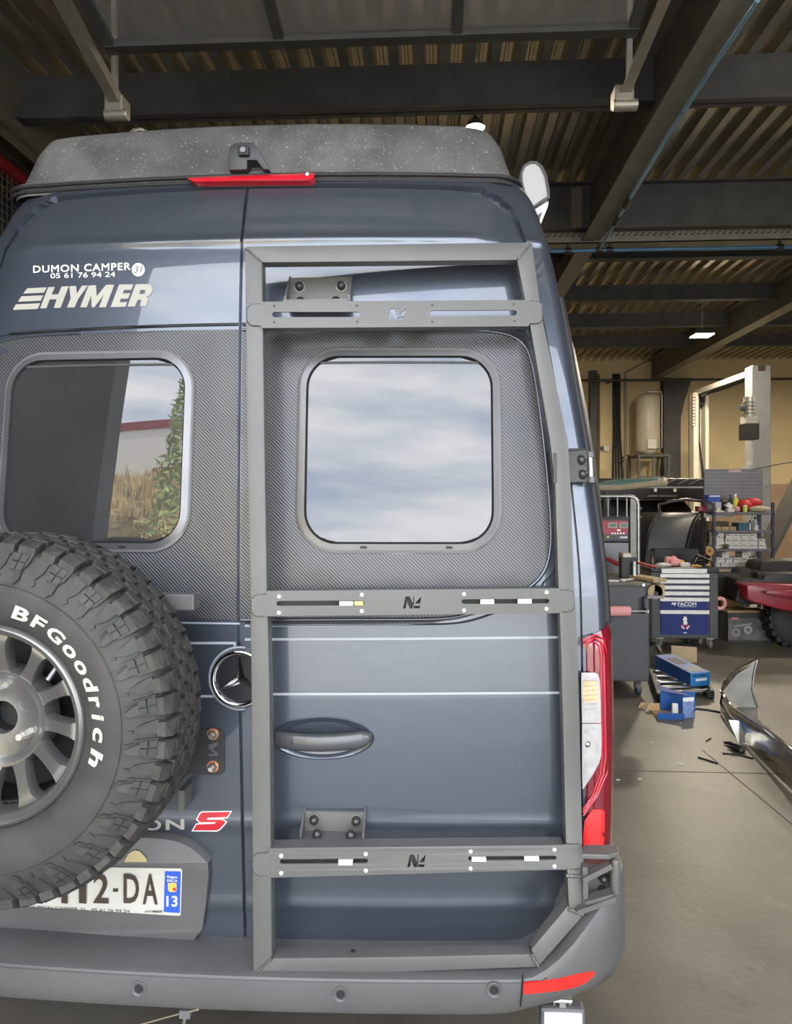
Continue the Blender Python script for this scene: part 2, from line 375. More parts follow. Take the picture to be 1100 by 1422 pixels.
# ------------------------------------------------------------------ services under the roof
M_blue = mat('blue_pipe', (.035, .13, .24), .4, coat=.2, var=.1)
M_blk = mat('black_plastic', (.012, .012, .013), .45, var=.2)
yT = onZ(900, 336, 4.58).y
b = MB()
b.mm(RX - .6, X1, yT, yT + .012, 4.58, 4.70).mm(RX - .6, X1, yT, yT + .2, 4.58, 4.59)
root = thing('cable_tray', 'perforated steel cable tray under the deep cross beam', 'cable tray', (RX, yT, 4.58))
b.obj('tray', M_galv2 if 'M_galv2' in globals() else mat('dull_galvanised', (.20, .19, .155), .5, metal=.5, var=.15), root)
b = MB(); x = RX - .5
while x < X1 - 2:
    b.mm(x, x + .035, yT - .003, yT, 4.655, 4.668).mm(x + .02, x + .055, yT - .003, yT, 4.68, 4.69); x += .07
tag(b.obj('perforation', M_blk, root), kind='stuff')
for xx in (RX + .9, RX + 3.2, RX + 5.4):
    b = MB(); b.bar((xx, yT + .1, 4.59), (xx, yT + .1, 4.97), .025, .01, up=(1, 0, 0)); b.bar((xx - .12, yT + .02, 4.57), (xx + .05, yT + .02, 4.66), .015, .015, up=(0, 1, 0)); b.obj('hanger', M_steel_l, root)
root = thing('air_pipe', 'blue compressed air pipe with dropping hose along the girder', 'pipe', (RX, yT - .2, 4.5))
ya = onZ(930, 346, 4.5).y
b = MB(); b.cyl((RX - .6, ya, 4.5), (X1 - .01, ya, 4.5), .022, n=10); b.obj('main_pipe', M_blue, root, smooth=40)
j = onY(832, 344, ya); j.z = 4.5
pts_px = [(835, 338), (857, 305), (872, 281), (930, 185), (985, 100), (1052, 0)]
hp = []
for q in pts_px: hp.append(onZ(q[0], q[1], 4.55))
hp = [Vector((j.x, ya, 4.5))] + hp[1:]
b = MB(); b.tube(hp, .017, n=8); b.obj('hose', mat('pale_blue_hose', (.16, .30, .42), .35, metal=.2, coat=.2), root, smooth=50)
for k in (1, 2):
    b = MB(); q = hp[k]; dd = (hp[k + 1] - hp[k - 1]).normalized(); b.cyl(q - dd * .1, q + dd * .1, .032, n=10); b.obj('coupling', M_blk, root, smooth=40)
for xx in (j.x - .35, j.x, j.x + .12, j.x + 2.0):
    b = MB(); b.cyl((xx - .035, ya, 4.5), (xx + .035, ya, 4.5), .036, n=10); b.mm(xx - .012, xx + .012, ya - .01, ya + .01, 4.5, 4.6); b.obj('clip', M_blk, root, smooth=40)
# ------------------------------------------------------------------ hanging lamps (each holds its own light)
M_lampE = mat('lamp_glow', (1, .95, .85), .4, emit=(1, .9, .72), estr=14)
M_lampB = mat('lamp_housing', (.03, .03, .03), .5)
def highbay(loc, label, energy, grp=None, square=False, sc=1.):
    root = thing('hanging_lamp', label, 'lamp', loc, group=grp); loc = Vector(loc)
    b = MB()
    if square: b.box(loc + Vector((0, 0, .05)), (.34, .34, .09)); b.obj('housing', M_lampB, root, bevel=.02)
    else: b.lathe([(r_ * sc, h_ * sc) for r_, h_ in [(0, .22), (.05, .22), (.07, .16), (.15, .12), (.2, .02), (.2, 0)]], loc, (0, 0, 1), 24); b.obj('housing', M_lampB, root, smooth=40)
    b = MB()
    if square: b.box(loc, (.32, .32, .02))
    else: b.lathe([(r_ * sc, h_ * sc) for r_, h_ in [(0, -.035), (.1, -.03), (.16, -.01), (.19, .012), (0, .014)]], loc, (0, 0, 1), 24)
    b.obj('diffuser', M_lampE, root, smooth=40)
    b = MB(); b.cyl(loc + Vector((0, 0, .09 if square else .21 * sc)), (loc.x, loc.y, ZDECK + .02), .012, n=8); b.box((loc.x, loc.y, ZDECK + .0), (.08, .08, .05)); b.obj('suspension', M_galv, root)
    ld = bpy.data.lights.new('lamp_light', 'AREA'); ld.shape = 'DISK'; ld.size = .36 * sc; ld.energy = energy; ld.color = LAMP_COL
    lo = bpy.data.objects.new('lamp_light', ld); COL.objects.link(lo); lo.parent = root; lo.location = (0, 0, -.05)
    return root
P1 = onZ(660, 178, 4.80); highbay((P1.x, P1.y, 4.80), 'lit hanging lamp above the van roof', 40, sc=.42)
P2 = onZ(975, 466, 4.62); highbay((P2.x, P2.y, 4.62), 'lit square hanging lamp in front of the cream wall', 330, square=True)
for lx, ly, e, lb in ((P2.x + 3.4, P2.y, 330, 'square hanging lamp beyond the vehicle lift'), (P1.x, P2.y, 160, 'square hanging lamp above the far end of the van'), (P2.x + 1.2, P1.y + 3.0, 170, 'square hanging lamp above the red vehicle')):
    highbay((lx, ly, 4.62), lb, e, 'square hanging lamps', square=True)
# ------------------------------------------------------------------ camper van surface: Y = S(X, Z)
_Y0 = pchip([.40, .55, .8, 1.1, 1.40, 1.60, 1.85, 2.10, 2.30, 2.40, 2.50, 2.585, 2.615, 2.64, 2.66, 2.68], [.012, .004, 0, 0, .004, .018, .042, .070, .097, .115, .150, .190, .212, .25, .36, .7])
_Wz = pchip([.40, .60, .85, 1.1, 1.40, 1.70, 2.0, 2.3, 2.5, 2.585, 2.64, 2.68], [.935, .948, .956, .960, .953, .925, .883, .838, .797, .771, .735, .60])
_Wd = pchip([.45, .65, 1.05, 1.45, 1.70, 2.0, 2.38, 2.52, 2.60], [.80, .862, .880, .876, .860, .820, .752, .722, .70])
RC, CROWN = .035, .045
def Y0(z): return _Y0(z) - .007 * math.exp(-((z - 2.412) / .012) ** 2) - .0035 * math.exp(-((z - .85) / .020) ** 2) - .0035 * math.exp(-((z - .64) / .020) ** 2)
def S(x, z):
    w = _Wz(z); a = abs(x); y = Y0(z) + CROWN * (a / w) ** 2; e = a - (w - RC)
    k = a - (w - .15)
    if k > 0: y += .26 * (k - .03) if k > .06 else 2.1667 * k * k
    if e > 0: y += RC - math.sqrt(max(RC * RC - min(e, RC) ** 2, 0)) + max(0, e - RC) * 60
    return y
def trace(px, py, fn, off=0.):
    d = ray(px, py); t = 1.2; g = lambda q: (CAM.y + d.y * q) - (fn(CAM.x + d.x * q, CAM.z + d.z * q) - off)
    while g(t) < 0 and t < 3.2: t += .012
    lo, hi = t - .012, t
    for _ in range(24):
        m_ = (lo + hi) / 2
        if g(m_) < 0: lo = m_
        else: hi = m_
    return CAM + d * ((lo + hi) / 2)
def V(px, py, off=0.):
    p = trace(px, py, S, off)
    for _ in range(40):
        if p.y < .75: break
        px -= 1 if px > 600 else -1; p = trace(px, py, S, off)
    w = _Wz(p.z) - .004
    if abs(p.x) > w: x = math.copysign(w, p.x); p = Vector((x, S(x, p.z) - off, p.z))
    return p
def SV(x, z, off=0.): return Vector((x, S(x, z) - off, z))
ZB, ZT = .525, 2.588
def xg(z): return -.042 * (z - .55) / 2.0          # the door split leans a little
def sx(side, x): return x if side == 1 else -x - .022
def zt(u):
    u = abs(u); z = ZT - .016 * u * u; u0 = .80
    if u > u0: t = min((u - u0) / (1 - u0), 1); z -= .17 * (1 - math.sqrt(max(0, 1 - t * t)))
    return z
# ------------------------------------------------------------------ materials of the van
PAINT = mat('grey_blue_paint', (.075, .087, .112), .34, metal=.55, coat=1., var=.03, scale=3, coat_r=.02)
PLAST = mat('satin_grey_bumper', (.104, .103, .102), .42, var=.08, scale=5, bump=.03, bscale=300)
BLACKP = mat('black_trim', (.012, .012, .013), .5)
RUBB = mat('black_rubber', (.018, .018, .019), .6)
GLASS = mat('dark_window_glass', (.035, .035, .035), .0, ior=1.75, var=.2, scale=3)
ALUF = mat('window_frame_grey', (.17, .17, .175), .33, metal=.6, var=.08)
CHROME = mat('chrome', (.72, .72, .72), .08, metal=1., var=.05)
SILVER = mat('silver_vinyl', (.40, .385, .335), .5, metal=.0, var=.04)
WHITEV = mat('white_vinyl', (.85, .85, .84), .5, var=.03)
STRIPE = mat('pale_stripe', (.36, .39, .42), .4, var=.04)
REDV = mat('red_vinyl', (.62, .025, .04), .4, var=.05)
POPM = mat('dusty_dark_grp', (.085, .083, .081), .62, var=.3, scale=7)
stain(POPM, (.20, .195, .18), 3.0, .50, .85, 2.)
stain(POPM, (.45, .44, .41), 130., .60, .68, 4.)
PAINTD = mat('grey_blue_paint_dusty', (.078, .088, .108), .38, metal=.5, coat=1., var=.03, scale=3, coat_r=.05)
def carbon():
    m = mat('carbon_film', (.1, .1, .1), .36, metal=.25, coat=.15); t = m.node_tree; b = bsdf(m)
    tc = N('ShaderNodeTexCoord', t); sp = N('ShaderNodeSeparateXYZ', t); ad = N('ShaderNodeMath', t, operation='ADD'); mu = N('ShaderNodeMath', t, operation='MULTIPLY'); mu.inputs[1].default_value = 2 * math.pi / .0098
    sn = N('ShaderNodeMath', t, operation='SINE'); mr = N('ShaderNodeMapRange', t); mr.inputs['From Min'].default_value = -.5; mr.inputs['From Max'].default_value = .5
    mx = N('ShaderNodeMix', t, data_type='RGBA'); mx.inputs['A'].default_value = (.028, .029, .032, 1); mx.inputs['B'].default_value = (.115, .117, .122, 1)
    bp = N('ShaderNodeBump', t); bp.inputs['Strength'].default_value = .35; bp.inputs['Distance'].default_value = .001
    l = t.links.new; l(tc.outputs['Object'], sp.inputs[0]); l(sp.outputs['X'], ad.inputs[0]); l(sp.outputs['Z'], ad.inputs[1]); l(ad.outputs[0], mu.inputs[0]); l(mu.outputs[0], sn.inputs[0]); l(sn.outputs[0], mr.inputs['Value'])
    l(mr.outputs[0], mx.inputs['Factor']); l(mx.outputs['Result'], b.inputs['Base Color']); l(mr.outputs[0], bp.inputs['Height']); l(bp.outputs['Normal'], b.inputs['Normal']); return m
CARB = carbon()

VAN = thing('camper_van', 'dark grey-blue camper van seen from the rear with carbon-look window panels', 'van', (0, 0, 0))
# ------------------------------------------------------------------ body shell
zs = sorted(set([round(.50 + i * .045, 4) for i in range(44)] + [2.38, 2.395, 2.405, 2.412, 2.42, 2.43, 2.44, 2.45, 2.46, 2.47, 2.48, 2.49, 2.50, 2.51, 2.52, 2.53, 2.54, 2.55, 2.56, 2.57, 2.575, 2.58, 2.584, 2.588, 2.60, 2.615, 2.63, 2.64, 2.65, 2.66, 2.67, 2.68]))
zs = [z for z in zs if z <= 2.68]
def in_door(x, z, g=.0):
    wd = _Wd(z); u = abs(x) / wd
    return u < 1 and z < zt(u) and z > ZB
rows = []
for z in zs:
    w = _Wz(z); wd = min(_Wd(z), w - .03); half = [0, .05, .1, .15, .2, .25, .3, .35, .4, .44, .48, .52, .56, .6, .64, .68, .72, .76, .80, .83, .86, .89, .91, .93, .95, .965, .98, .99, .997]
    xs_ = [wd * t for t in half] + [wd * 1.0] + [wd + (w - wd) * math.sin(R(90) * t) for t in (.1, .2, .3, .4, .5, .6, .7, .8, .88, .94, 1)]
    row = []
    for x in [-v for v in reversed(xs_)][:-1] + xs_:
        u_ = abs(x) / wd; bl_ = min(1, max(0, (z - 2.40) / .16)); ze = z - .016 * min(u_, 1.1) ** 2 * bl_
        ins = (ZB < z < ZT + .0005 if u_ < .80 else in_door(x * .985, ze - .010)) and u_ < .9985
        row.append((x, S(x, ze) + (.022 if ins else 0), ze))
    yl = row[0][1]; row = [(-w, 5.2, z)] + [(-w, 3.0, z)] + [(-w, yl + .25, z)] + row + [(w, yl + .25, z), (w, 3.0, z), (w, 5.2, z)]
    rows.append(row)
b = MB(); b.grid(rows); n = len(rows[0])
top = rows[-1]; b.add([p for p in top] + [(0, 5.2, 2.685)], [tuple(range(n))])
b.add([rows[0][0], rows[0][-1], rows[-1][-1], rows[-1][0]], [(0, 1, 2, 3)])
b.obj('body', PAINT, VAN, smooth=32)
b = MB(); b.mm(-.93, .93, .06, 5.1, .46, .56); b.obj('underfloor', BLACKP, VAN)
# ------------------------------------------------------------------ rear doors
def door(side):
    rows = []; uu = [.006] + [.006 + .994 * t for t in (.06, .13, .2, .3, .4, .5, .6, .7, .77, .83, .88, .92, .95, .975, .99, 1.)]
    vv = sorted(set([i / 46 for i in range(47)] + [(z - ZB) / (ZT - ZB) for z in [.59 + .01 * k for k in range(11)] + [.80 + .01 * k for k in range(11)] + [2.38, 2.395, 2.4, 2.406, 2.412, 2.418, 2.424, 2.43, 2.445]]))
    for v in vv:
        row = []
        for u in uu:
            z = ZB + .004 + v * (zt(u) - ZB - .010); g_ = xg(z) + side * .0045; x = g_ + (u - uu[0]) / (1 - uu[0]) * (side * (_Wd(z) - .006) - g_)
            row.append((x, S(x, z), z))
        rows.append(row)
    b = MB(); b.grid(rows, thick=(0, .018, 0)); return b.obj('rear_door', PAINT, VAN, smooth=40, bevel=0)
DR = door(1); DL = door(-1)
DOOR = {1: DR, -1: DL}
# ------------------------------------------------------------------ window panel (carbon film), windows: right door in photo, mirrored on the left door
def XZ(px, py): p = V(px, py); return (p.x, p.z)
outl = [(347, 458), (500, 456), (640, 457), (700, 462), (724, 473), (738, 496), (750, 570), (759, 650), (765, 720), (765, 765), (756, 796), (735, 817), (700, 834), (665, 848), (635, 857), (600, 860), (480, 860), (347, 861)]
ox = [XZ(*p) for p in outl]
ox = [(max(x, xg(z) + .006) if 0 < i < len(ox) - 1 else xg(z) + .006, z) for i, (x, z) in enumerate(ox)]
def smooth_loop(pts, it=2, keep=()):
    for _ in range(it):
        q = []
        for i in range(len(pts)):
            a = pts[i]; c = pts[(i + 1) % len(pts)]
            q += [(a[0] * .75 + c[0] * .25, a[1] * .75 + c[1] * .25), (a[0] * .25 + c[0] * .75, a[1] * .25 + c[1] * .75)]
        pts = q
    return pts
TLc, BLc = ox[0], ox[-1]
mid_pts = ox[1:-1]
def chaikin_open(p, it=2):
    for _ in range(it):
        q = [p[0]]
        for a, c in zip(p[:-1], p[1:]): q += [(a[0] * .75 + c[0] * .25, a[1] * .75 + c[1] * .25), (a[0] * .25 + c[0] * .75, a[1] * .25 + c[1] * .75)]
        p = q + [p[-1]]
    return p
CP = chaikin_open(ox, 2)
wa = XZ(413, 600)[0]; wb = XZ(697, 600)[0]; wt = XZ(555, 483)[1]; wbm = XZ(555, 768)[1]
def patch(loops, side, off, thick, name, m, parent, smooth=40):
    """flat outline in (X,Z) cut into strips so it follows the door skin"""
    b = MB(); b.plate([[(side * x, z) for x, z in l] for l in loops], lambda x, z: SV(x, z, off), (0, thick, 0)); return b.obj(name, m, parent, smooth=smooth)
def ringpatch(lo, li, side, o1, o2, name, m, parent):
    b = MB(); n = len(lo)
    A = [SV(sx(side, x), z, o1) for x, z in lo]; B = [SV(sx(side, x), z, o2) for x, z in li]
    A0 = [SV(sx(side, x), z, 0) for x, z in lo]; B0 = [SV(sx(side, x), z, -.004) for x, z in li]
    b.add(A + B + A0 + B0, [(i, (i + 1) % n, (i + 1) % n + n, i + n) for i in range(n)] + [(i + 2 * n, (i + 1) % n + 2 * n, (i + 1) % n, i) for i in range(n)] + [(i + n, (i + 1) % n + n, (i + 1) % n + 3 * n, i + 3 * n) for i in range(n)])
    return b.obj(name, m, parent, smooth=60)
def rr(ins, r): return rrect(wa + ins, wb - ins, wbm + ins, wt - ins, r, 10)
for side in (1, -1):
    dpar = DOOR[side]
    # carbon film: strips between panel outline and the window hole
    zc = sorted(set([z for _, z in CP] + [wt + .01 - k * (wt - wbm - .0) / 24 for k in range(25)]))
    def xr_at(z):
        best = None
        for a, c in zip(CP[:-1], CP[1:]):
            if (a[1] - z) * (c[1] - z) <= 0 and abs(a[1] - c[1]) > 1e-9:
                t = (z - a[1]) / (c[1] - a[1]); x = a[0] + t * (c[0] - a[0]); best = x if best is None else max(best, x)
        return best if best is not None else .006
    zlo, zhi = min(z for _, z in CP), max(z for _, z in CP)
    hole = rr(.004, .105); b = MB()
    zl = [zlo + 1e-5 + (zhi - zlo - 2e-5) * k / 90 for k in range(91)]
    def hx(z):
        xs_ = [a[0] + (z - a[1]) / (c[1] - a[1]) * (c[0] - a[0]) for a, c in zip(hole, hole[1:] + hole[:1]) if (a[1] - z) * (c[1] - z) <= 0 and abs(a[1] - c[1]) > 1e-9]
        return (min(xs_), max(xs_)) if len(xs_) >= 2 else None
    mid = (wa + wb) / 2
    LR = []; RR_ = []
    for z in zl:
        h = hx(z) or (mid, mid); xr_ = max(xr_at(z), h[1] + .001 if hx(z) else .02)
        if xr_ < mid and not hx(z): h = (xr_ * .6, xr_ * .6)
        i0 = xg(z) + .006 if side == 1 else -.022 - xg(z) + .006
        LR.append([SV(sx(side, i0 + (h[0] - i0) * t), z, .0016) for t in (0, .33, .66, 1)]); RR_.append([SV(sx(side, h[1] + (xr_ - h[1]) * t), z, .0016) for t in (0, .33, .66, 1)])
    b.grid(LR); b.grid(RR_); b.obj('carbon_panel', CARB, dpar, smooth=40)
    # painted bead added round the recess to mimic its wall's highlight
    pts = [SV(sx(side, x), z, .001) for x, z in (CP if side == 1 else CP[8:-8])]
    b = MB(); b.tube(pts, [.0055] * len(pts), n=8); b.obj('highlight_bead', PAINT, dpar, smooth=60)
    off2 = [SV(sx(side, min(x + (.022 if i > 12 else .0), _Wd(z) - .03)), z - (.013 if i > len(CP) * .62 else -.012 if i < len(CP) * .3 else 0), .0005) for i, (x, z) in enumerate(CP) if side == 1 or 8 <= i < len(CP) - 8]
    b = MB(); b.tube(off2, .003, n=6); b.obj('highlight_bead', PAINT, dpar, smooth=60)
    # window: bright edge, grey frame, rubber, glass
    ringpatch(rr(.000, .109), rr(.008, .101), side, .007, .012, 'window_edge', mat('bright_edge', (.30, .30, .30), .42, metal=.35, var=.03), dpar)
    ringpatch(rr(.008, .101), rr(.024, .085), side, .012, .015, 'window_frame', ALUF, dpar)
    ringpatch(rr(.024, .085), rr(.030, .079), side, .015, .006, 'window_seal', RUBB, dpar)
    g = rr(.029, .08); b = MB(); zg = [wbm + .0291 + (wt - wbm - .0582) * k / 40 for k in range(41)]; rows = []
    for z in zg:
        xs_ = [a[0] + (z - a[1]) / (c[1] - a[1]) * (c[0] - a[0]) for a, c in zip(g, g[1:] + g[:1]) if (a[1] - z) * (c[1] - z) <= 0 and abs(a[1] - c[1]) > 1e-9]
        x0_, x1_ = (min(xs_), max(xs_)) if xs_ else (mid - .1, mid + .1)
        rows.append([SV(sx(side, x0_ + (x1_ - x0_) * t), z, .007) for t in [k / 16 for k in range(17)]])
    b.grid(rows); b.obj('window_glass', GLASS, dpar, smooth=60)
    b = MB(); zz = wt - .042
    b.tube([SV(sx(side, wa + .06), zz, .008), SV(sx(side, mid), zz + .001, .009), SV(sx(side, wb - .06), zz, .008)], .0035, n=6); b.obj('blind_rail', ALUF, dpar)
    for xx in (wa + .18, wb - .14):
        b = MB(); X_ = sx(side, xx); b.mm(X_ - .008, X_ + .008, S(X_, wbm + .02) - .018, S(X_, wbm + .02) - .012, wbm + .013, wbm + .018); b.obj('drain_slot', RUBB, dpar)
    # belt seam below the panel and the pale stripes
    zb1 = XZ(480, 868)[1]
# upper panel dark seam above the carbon, both doors
for side in (1, -1):
    zz = XZ(480, 449)[1]; b = MB()
    pts = [SV(xg(zz) + side * (.006 + (.66 - .006) * t), zz - .012 * t * t, .0) for t in [k / 12 for k in range(13)]]
    b.tube(pts, .0045, n=6); b.obj('panel_seam', BLACKP, DOOR[side], smooth=60)
def linepx(pts, name, m, parent, r, off=.001, n=8, sub=6):
    P = []
    for a, c in zip(pts[:-1], pts[1:]):
        for k in range(sub): P.append(V(a[0] + (c[0] - a[0]) * k / sub, a[1] + (c[1] - a[1]) * k / sub, off))
    P.append(V(*pts[-1], off)); b = MB(); b.tube(P, r, n=n); return b.obj(name, m, parent, smooth=60)
def ribbon(pts, name, m, parent, wpx, off=.0015, sub=8):
    rows = []
    for a, c in zip(pts[:-1], pts[1:]):
        for k in range(sub + 1):
            x = a[0] + (c[0] - a[0]) * k / sub; y = a[1] + (c[1] - a[1]) * k / sub; dx, dy = c[0] - a[0], c[1] - a[1]; l = math.hypot(dx, dy); nx, ny = -dy / l * wpx / 2, dx / l * wpx / 2
            rows.append([V(x + nx, y + ny, off), V(x - nx, y - ny, off)])
    b = MB(); b.grid(rows); return b.obj(name, m, parent, fix=False)
ribbon([(340, 888), (560, 887), (782, 885)], 'pin_stripe', STRIPE, DR, 3.4)
ribbon([(340, 964), (560, 963.5), (786, 962)], 'pin_stripe', STRIPE, DR, 3.4)
ribbon([(180, 893), (300, 893), (327, 893)], 'pin_stripe', STRIPE, DL, 3.4)
ribbon([(326, 893), (326, 902)], 'pin_stripe', STRIPE, DL, 3.0, sub=2)
ribbon([(180, 967), (240, 967), (302, 967)], 'pin_stripe', STRIPE, DL, 3.4)
ribbon([(150, 864), (260, 865), (333, 866)], 'belt_line', STRIPE, DL, 2.5)
ribbon([(340, 869), (480, 868), (600, 867), (640, 861), (672, 852)], 'belt_line', STRIPE, DR, 3.0)
ribbon([(340, 865), (480, 864), (600, 863), (648, 855)], 'belt_seam', BLACKP, DR, 3.4)  # black seam along the lower edge of the carbon panel
# low crease mouldings of the right door
def ridge(pts, name, parent, r): return linepx(pts, name, PAINT, parent, .035, off=-.0325, n=40)
#ridge([(385, 1153), (560, 1150), (770, 1143)], 'door_crease', DR, .011)
#ridge([(385, 1272), (560, 1268), (700, 1262), (770, 1225)], 'door_crease', DR, .012)
# ------------------------------------------------------------------ star emblem
sc_ = V(334, 941.5); sr = .069
root = MB(); o = Vector((sc_.x, S(sc_.x, sc_.z) - .002, sc_.z)); ax = Vector((0, -1, 0))
root.lathe([(0, .004), (sr * .9, .004), (sr * .9, 0)], o, ax, 40); EMB = root.obj('emblem', mat('emblem_black', (.02, .02, .022), .25, coat=.5), VAN, smooth=40)
b = MB(); b.tube([o + Vector((sr * math.cos(a), -.008, sr * math.sin(a))) for a in [2 * math.pi * k / 48 for k in range(48)]], .0075, n=8, closed=True); b.obj('emblem_ring', CHROME, EMB, smooth=60)
b = MB()
for k in range(3):
    a = R(90 + 120 * k); t = Vector((math.cos(a), 0, math.sin(a))); s2 = Vector((-math.sin(a), 0, math.cos(a))); ce = o + Vector((0, -.018, 0)); tip = o + t * sr * .93 + Vector((0, -.008, 0))
    base = o + Vector((0, -.005, 0)); l_ = base + t * .010 + s2 * .0115 * 1.0; r_ = base + t * .010 - s2 * .0115
    l_ = base + (t * math.cos(R(60)) + s2 * math.sin(R(60))) * .013; r_ = base + (t * math.cos(R(60)) - s2 * math.sin(R(60))) * .013
    b.add([ce, tip, l_, r_], [(0, 1, 2), (0, 3, 1), (1, 3, 2)])
b.obj('emblem_star', CHROME, EMB)
b = MB(); b.tube([o + Vector((sr * 1.17 * math.cos(a), -.002, sr * 1.17 * math.sin(a))) for a in [R(80 + 200 * k / 30) for k in range(31)]], .0035, n=6); b.obj('emblem_bezel', STRIPE, EMB, smooth=60)
# ------------------------------------------------------------------ lettering on the left door
def cz(pts, ox_, oy_, s): return [(ox_ + x / s, oy_ + y / s) for x, y in pts]
G = dict(
 bar1=[[(118, 325), (265, 318), (243, 358), (88, 365)]], bar2=[[(75, 385), (238, 378), (218, 418), (48, 426)]], bar3=[[(32, 446), (215, 437), (195, 480), (10, 487)]],
 H=[[(275, 317), (325, 315), (300, 372), (350, 370), (375, 312), (428, 310), (368, 471), (316, 473), (338, 407), (286, 409), (262, 474), (213, 476)]],
 Y=[[(432, 310), (484, 308), (490, 365), (527, 306), (572, 304), (502, 400), (472, 468), (415, 470), (443, 400)]],
 M=[[(514, 468), (577, 305), (632, 302), (638, 385), (708, 299), (770, 298), (706, 466), (655, 468), (690, 375), (620, 467), (600, 467), (596, 380), (563, 467)]],
 E=[[(742, 466), (805, 297), (912, 295), (898, 336), (842, 338), (833, 364), (888, 362), (874, 402), (818, 404), (808, 430), (866, 428), (852, 463)]],
 R=[[(868, 462), (930, 295), (1020, 293), (1048, 303), (1058, 340), (1040, 375), (1010, 388), (1024, 402), (1012, 458), (962, 460), (972, 412), (945, 412), (925, 461)], [(966, 338), (1002, 337), (998, 366), (956, 368)]])
for k, loops in G.items():
    b = MB(); b.flat([cz(l, 16, 340, 5.392) for l in loops], lambda x, y: V(x, y, .0012)); b.obj('letter', SILVER, DL, fix=False)
textobj('dealer_lettering', 'DUMON CAMPER', quad((46, 369.5), (181, 365), (181, 375), (46, 379), lambda x, y: V(x, y, .0012)), WHITEV, DL, bold=0, sp=1.1, dup=((.004, 0), (.002, .05)))
textobj('phone_lettering', '05 61 76 94 24', quad((70, 379.5), (160, 377), (160, 384.5), (70, 386.5), lambda x, y: V(x, y, .0012)), WHITEV, DL, bold=.006)
b = MB(); b.flat([[(192 + 9 * math.cos(2 * math.pi * k / 28), 374.5 + 9.3 * math.sin(2 * math.pi * k / 28)) for k in range(28)]], lambda x, y: V(x, y, .0012)); b.obj('round_badge', WHITEV, DL, fix=False)
textobj('badge_number', '31', quad((186.5, 370), (198.5, 369), (197.5, 378.5), (185.5, 379.5), lambda x, y: V(x, y, .002)), mat('dark_print', (.12, .13, .15), .5), DL, bold=.02, shear=.2)
textobj('letter', 'N', quad((230, 1138), (256, 1137), (256, 1152), (230, 1152.5), lambda x, y: V(x, y, .0015)), SILVER, DL, bold=.025)
textobj('letter', 'O', quad((200, 1139), (224, 1138), (224, 1153), (200, 1153.5), lambda x, y: V(x, y, .0015)), SILVER, DL, bold=.025)
Sp = [(835, 203), (952, 200), (937, 222), (858, 225), (852, 233), (918, 233), (932, 243), (908, 270), (895, 277), (797, 277), (812, 253), (885, 250), (892, 243), (826, 243), (815, 232), (826, 209)]
Sc = (sum(p[0] for p in Sp) / len(Sp), sum(p[1] for p in Sp) / len(Sp))
def offset_poly(P, d):
    out = []; n = len(P); area = sum(P[i][0] * P[(i + 1) % n][1] - P[(i + 1) % n][0] * P[i][1] for i in range(n)); sg = 1 if area > 0 else -1
    for i in range(n):
        a, p, c = Vector(P[i - 1]), Vector(P[i]), Vector(P[(i + 1) % n]); e1 = (p - a).normalized(); e2 = (c - p).normalized()
        n1 = Vector((e1.y, -e1.x)) * sg; n2 = Vector((e2.y, -e2.x)) * sg; m = (n1 + n2); l = m.length
        m = m / max(l, .35) * min(2 / max(l, .35), 1.6); out.append(tuple(p + m * d))
    return out
b = MB(); b.flat([cz(offset_poly(Sp, 5), 0, 1060, 2.973)], lambda x, y: V(x, y, .0012)); b.obj('letter_outline', WHITEV, DL, fix=False)
b = MB(); b.flat([cz(Sp, 0, 1060, 2.973)], lambda x, y: V(x, y, .002)); b.obj('letter', REDV, DL, fix=False, label='red slanted letter S')
# ------------------------------------------------------------------ number plate and its housing
hs = [(-80, 1196), (16, 1197), (150, 1198), (289, 1199), (290, 1215), (287, 1250), (281, 1292), (266, 1310), (236, 1316), (120, 1311), (16, 1303), (-80, 1296)]
HO = MB(); HO.plate([hs], lambda x, y: V(x, y, .020), (0, .026, 0)); HO = HO.obj('plate_housing', PLAST, DL, bevel=.008, smooth=40)
dm = [(-80, 1199)] + [(x, y) for x, y in ((40, 1172), (120, 1164), (200, 1163), (238, 1166), (262, 1175), (280, 1190), (289, 1199))]
dm = chaikin_open(dm, 2)
b = MB(); b.plate([dm], lambda x, y: V(x, y, .036), (0, .04, 0)); b.obj('plate_lamp_hood', mat('hood_grey', (.16, .16, .16), .4, var=.06), DL, bevel=.022, seg=4, smooth=60)
b = MB(); b.flat([[(172, 1197), (178, 1186), (186, 1181), (194, 1182), (203, 1192), (204, 1197)]], lambda x, y: V(x, y, .040)); b.obj('plate_lamp', mat('plate_lamp', (.55, .45, .25), .4), DL, fix=False)
PO = .024
def VP_(x, y): return V(x, y, PO)
pl = [(253, 1211), (253, 1209), (250, 1206), (100, 1204), (-36, 1203), (-36, 1255), (100, 1262.5), (249, 1272), (251, 1270)]
b = MB(); b.plate([pl], VP_, (0, .003, 0)); PLT = b.obj('number_plate', mat('plate_white', (.58, .565, .52), .4, var=.03), VAN)
def VPp(x, y): return V(x, y, PO + .0015)
b = MB(); b.flat([[(229, 1210), (251, 1210.5), (249.5, 1268), (227.5, 1266.5)]], VPp); b.obj('plate_band', mat('plate_blue', (.03, .10, .55), .4, var=.04), PLT, fix=False)
INK = mat('plate_ink', (.055, .038, .032), .5)
def pc(x, y): return (16 + x / 3.873, 1160 + y / 3.873)
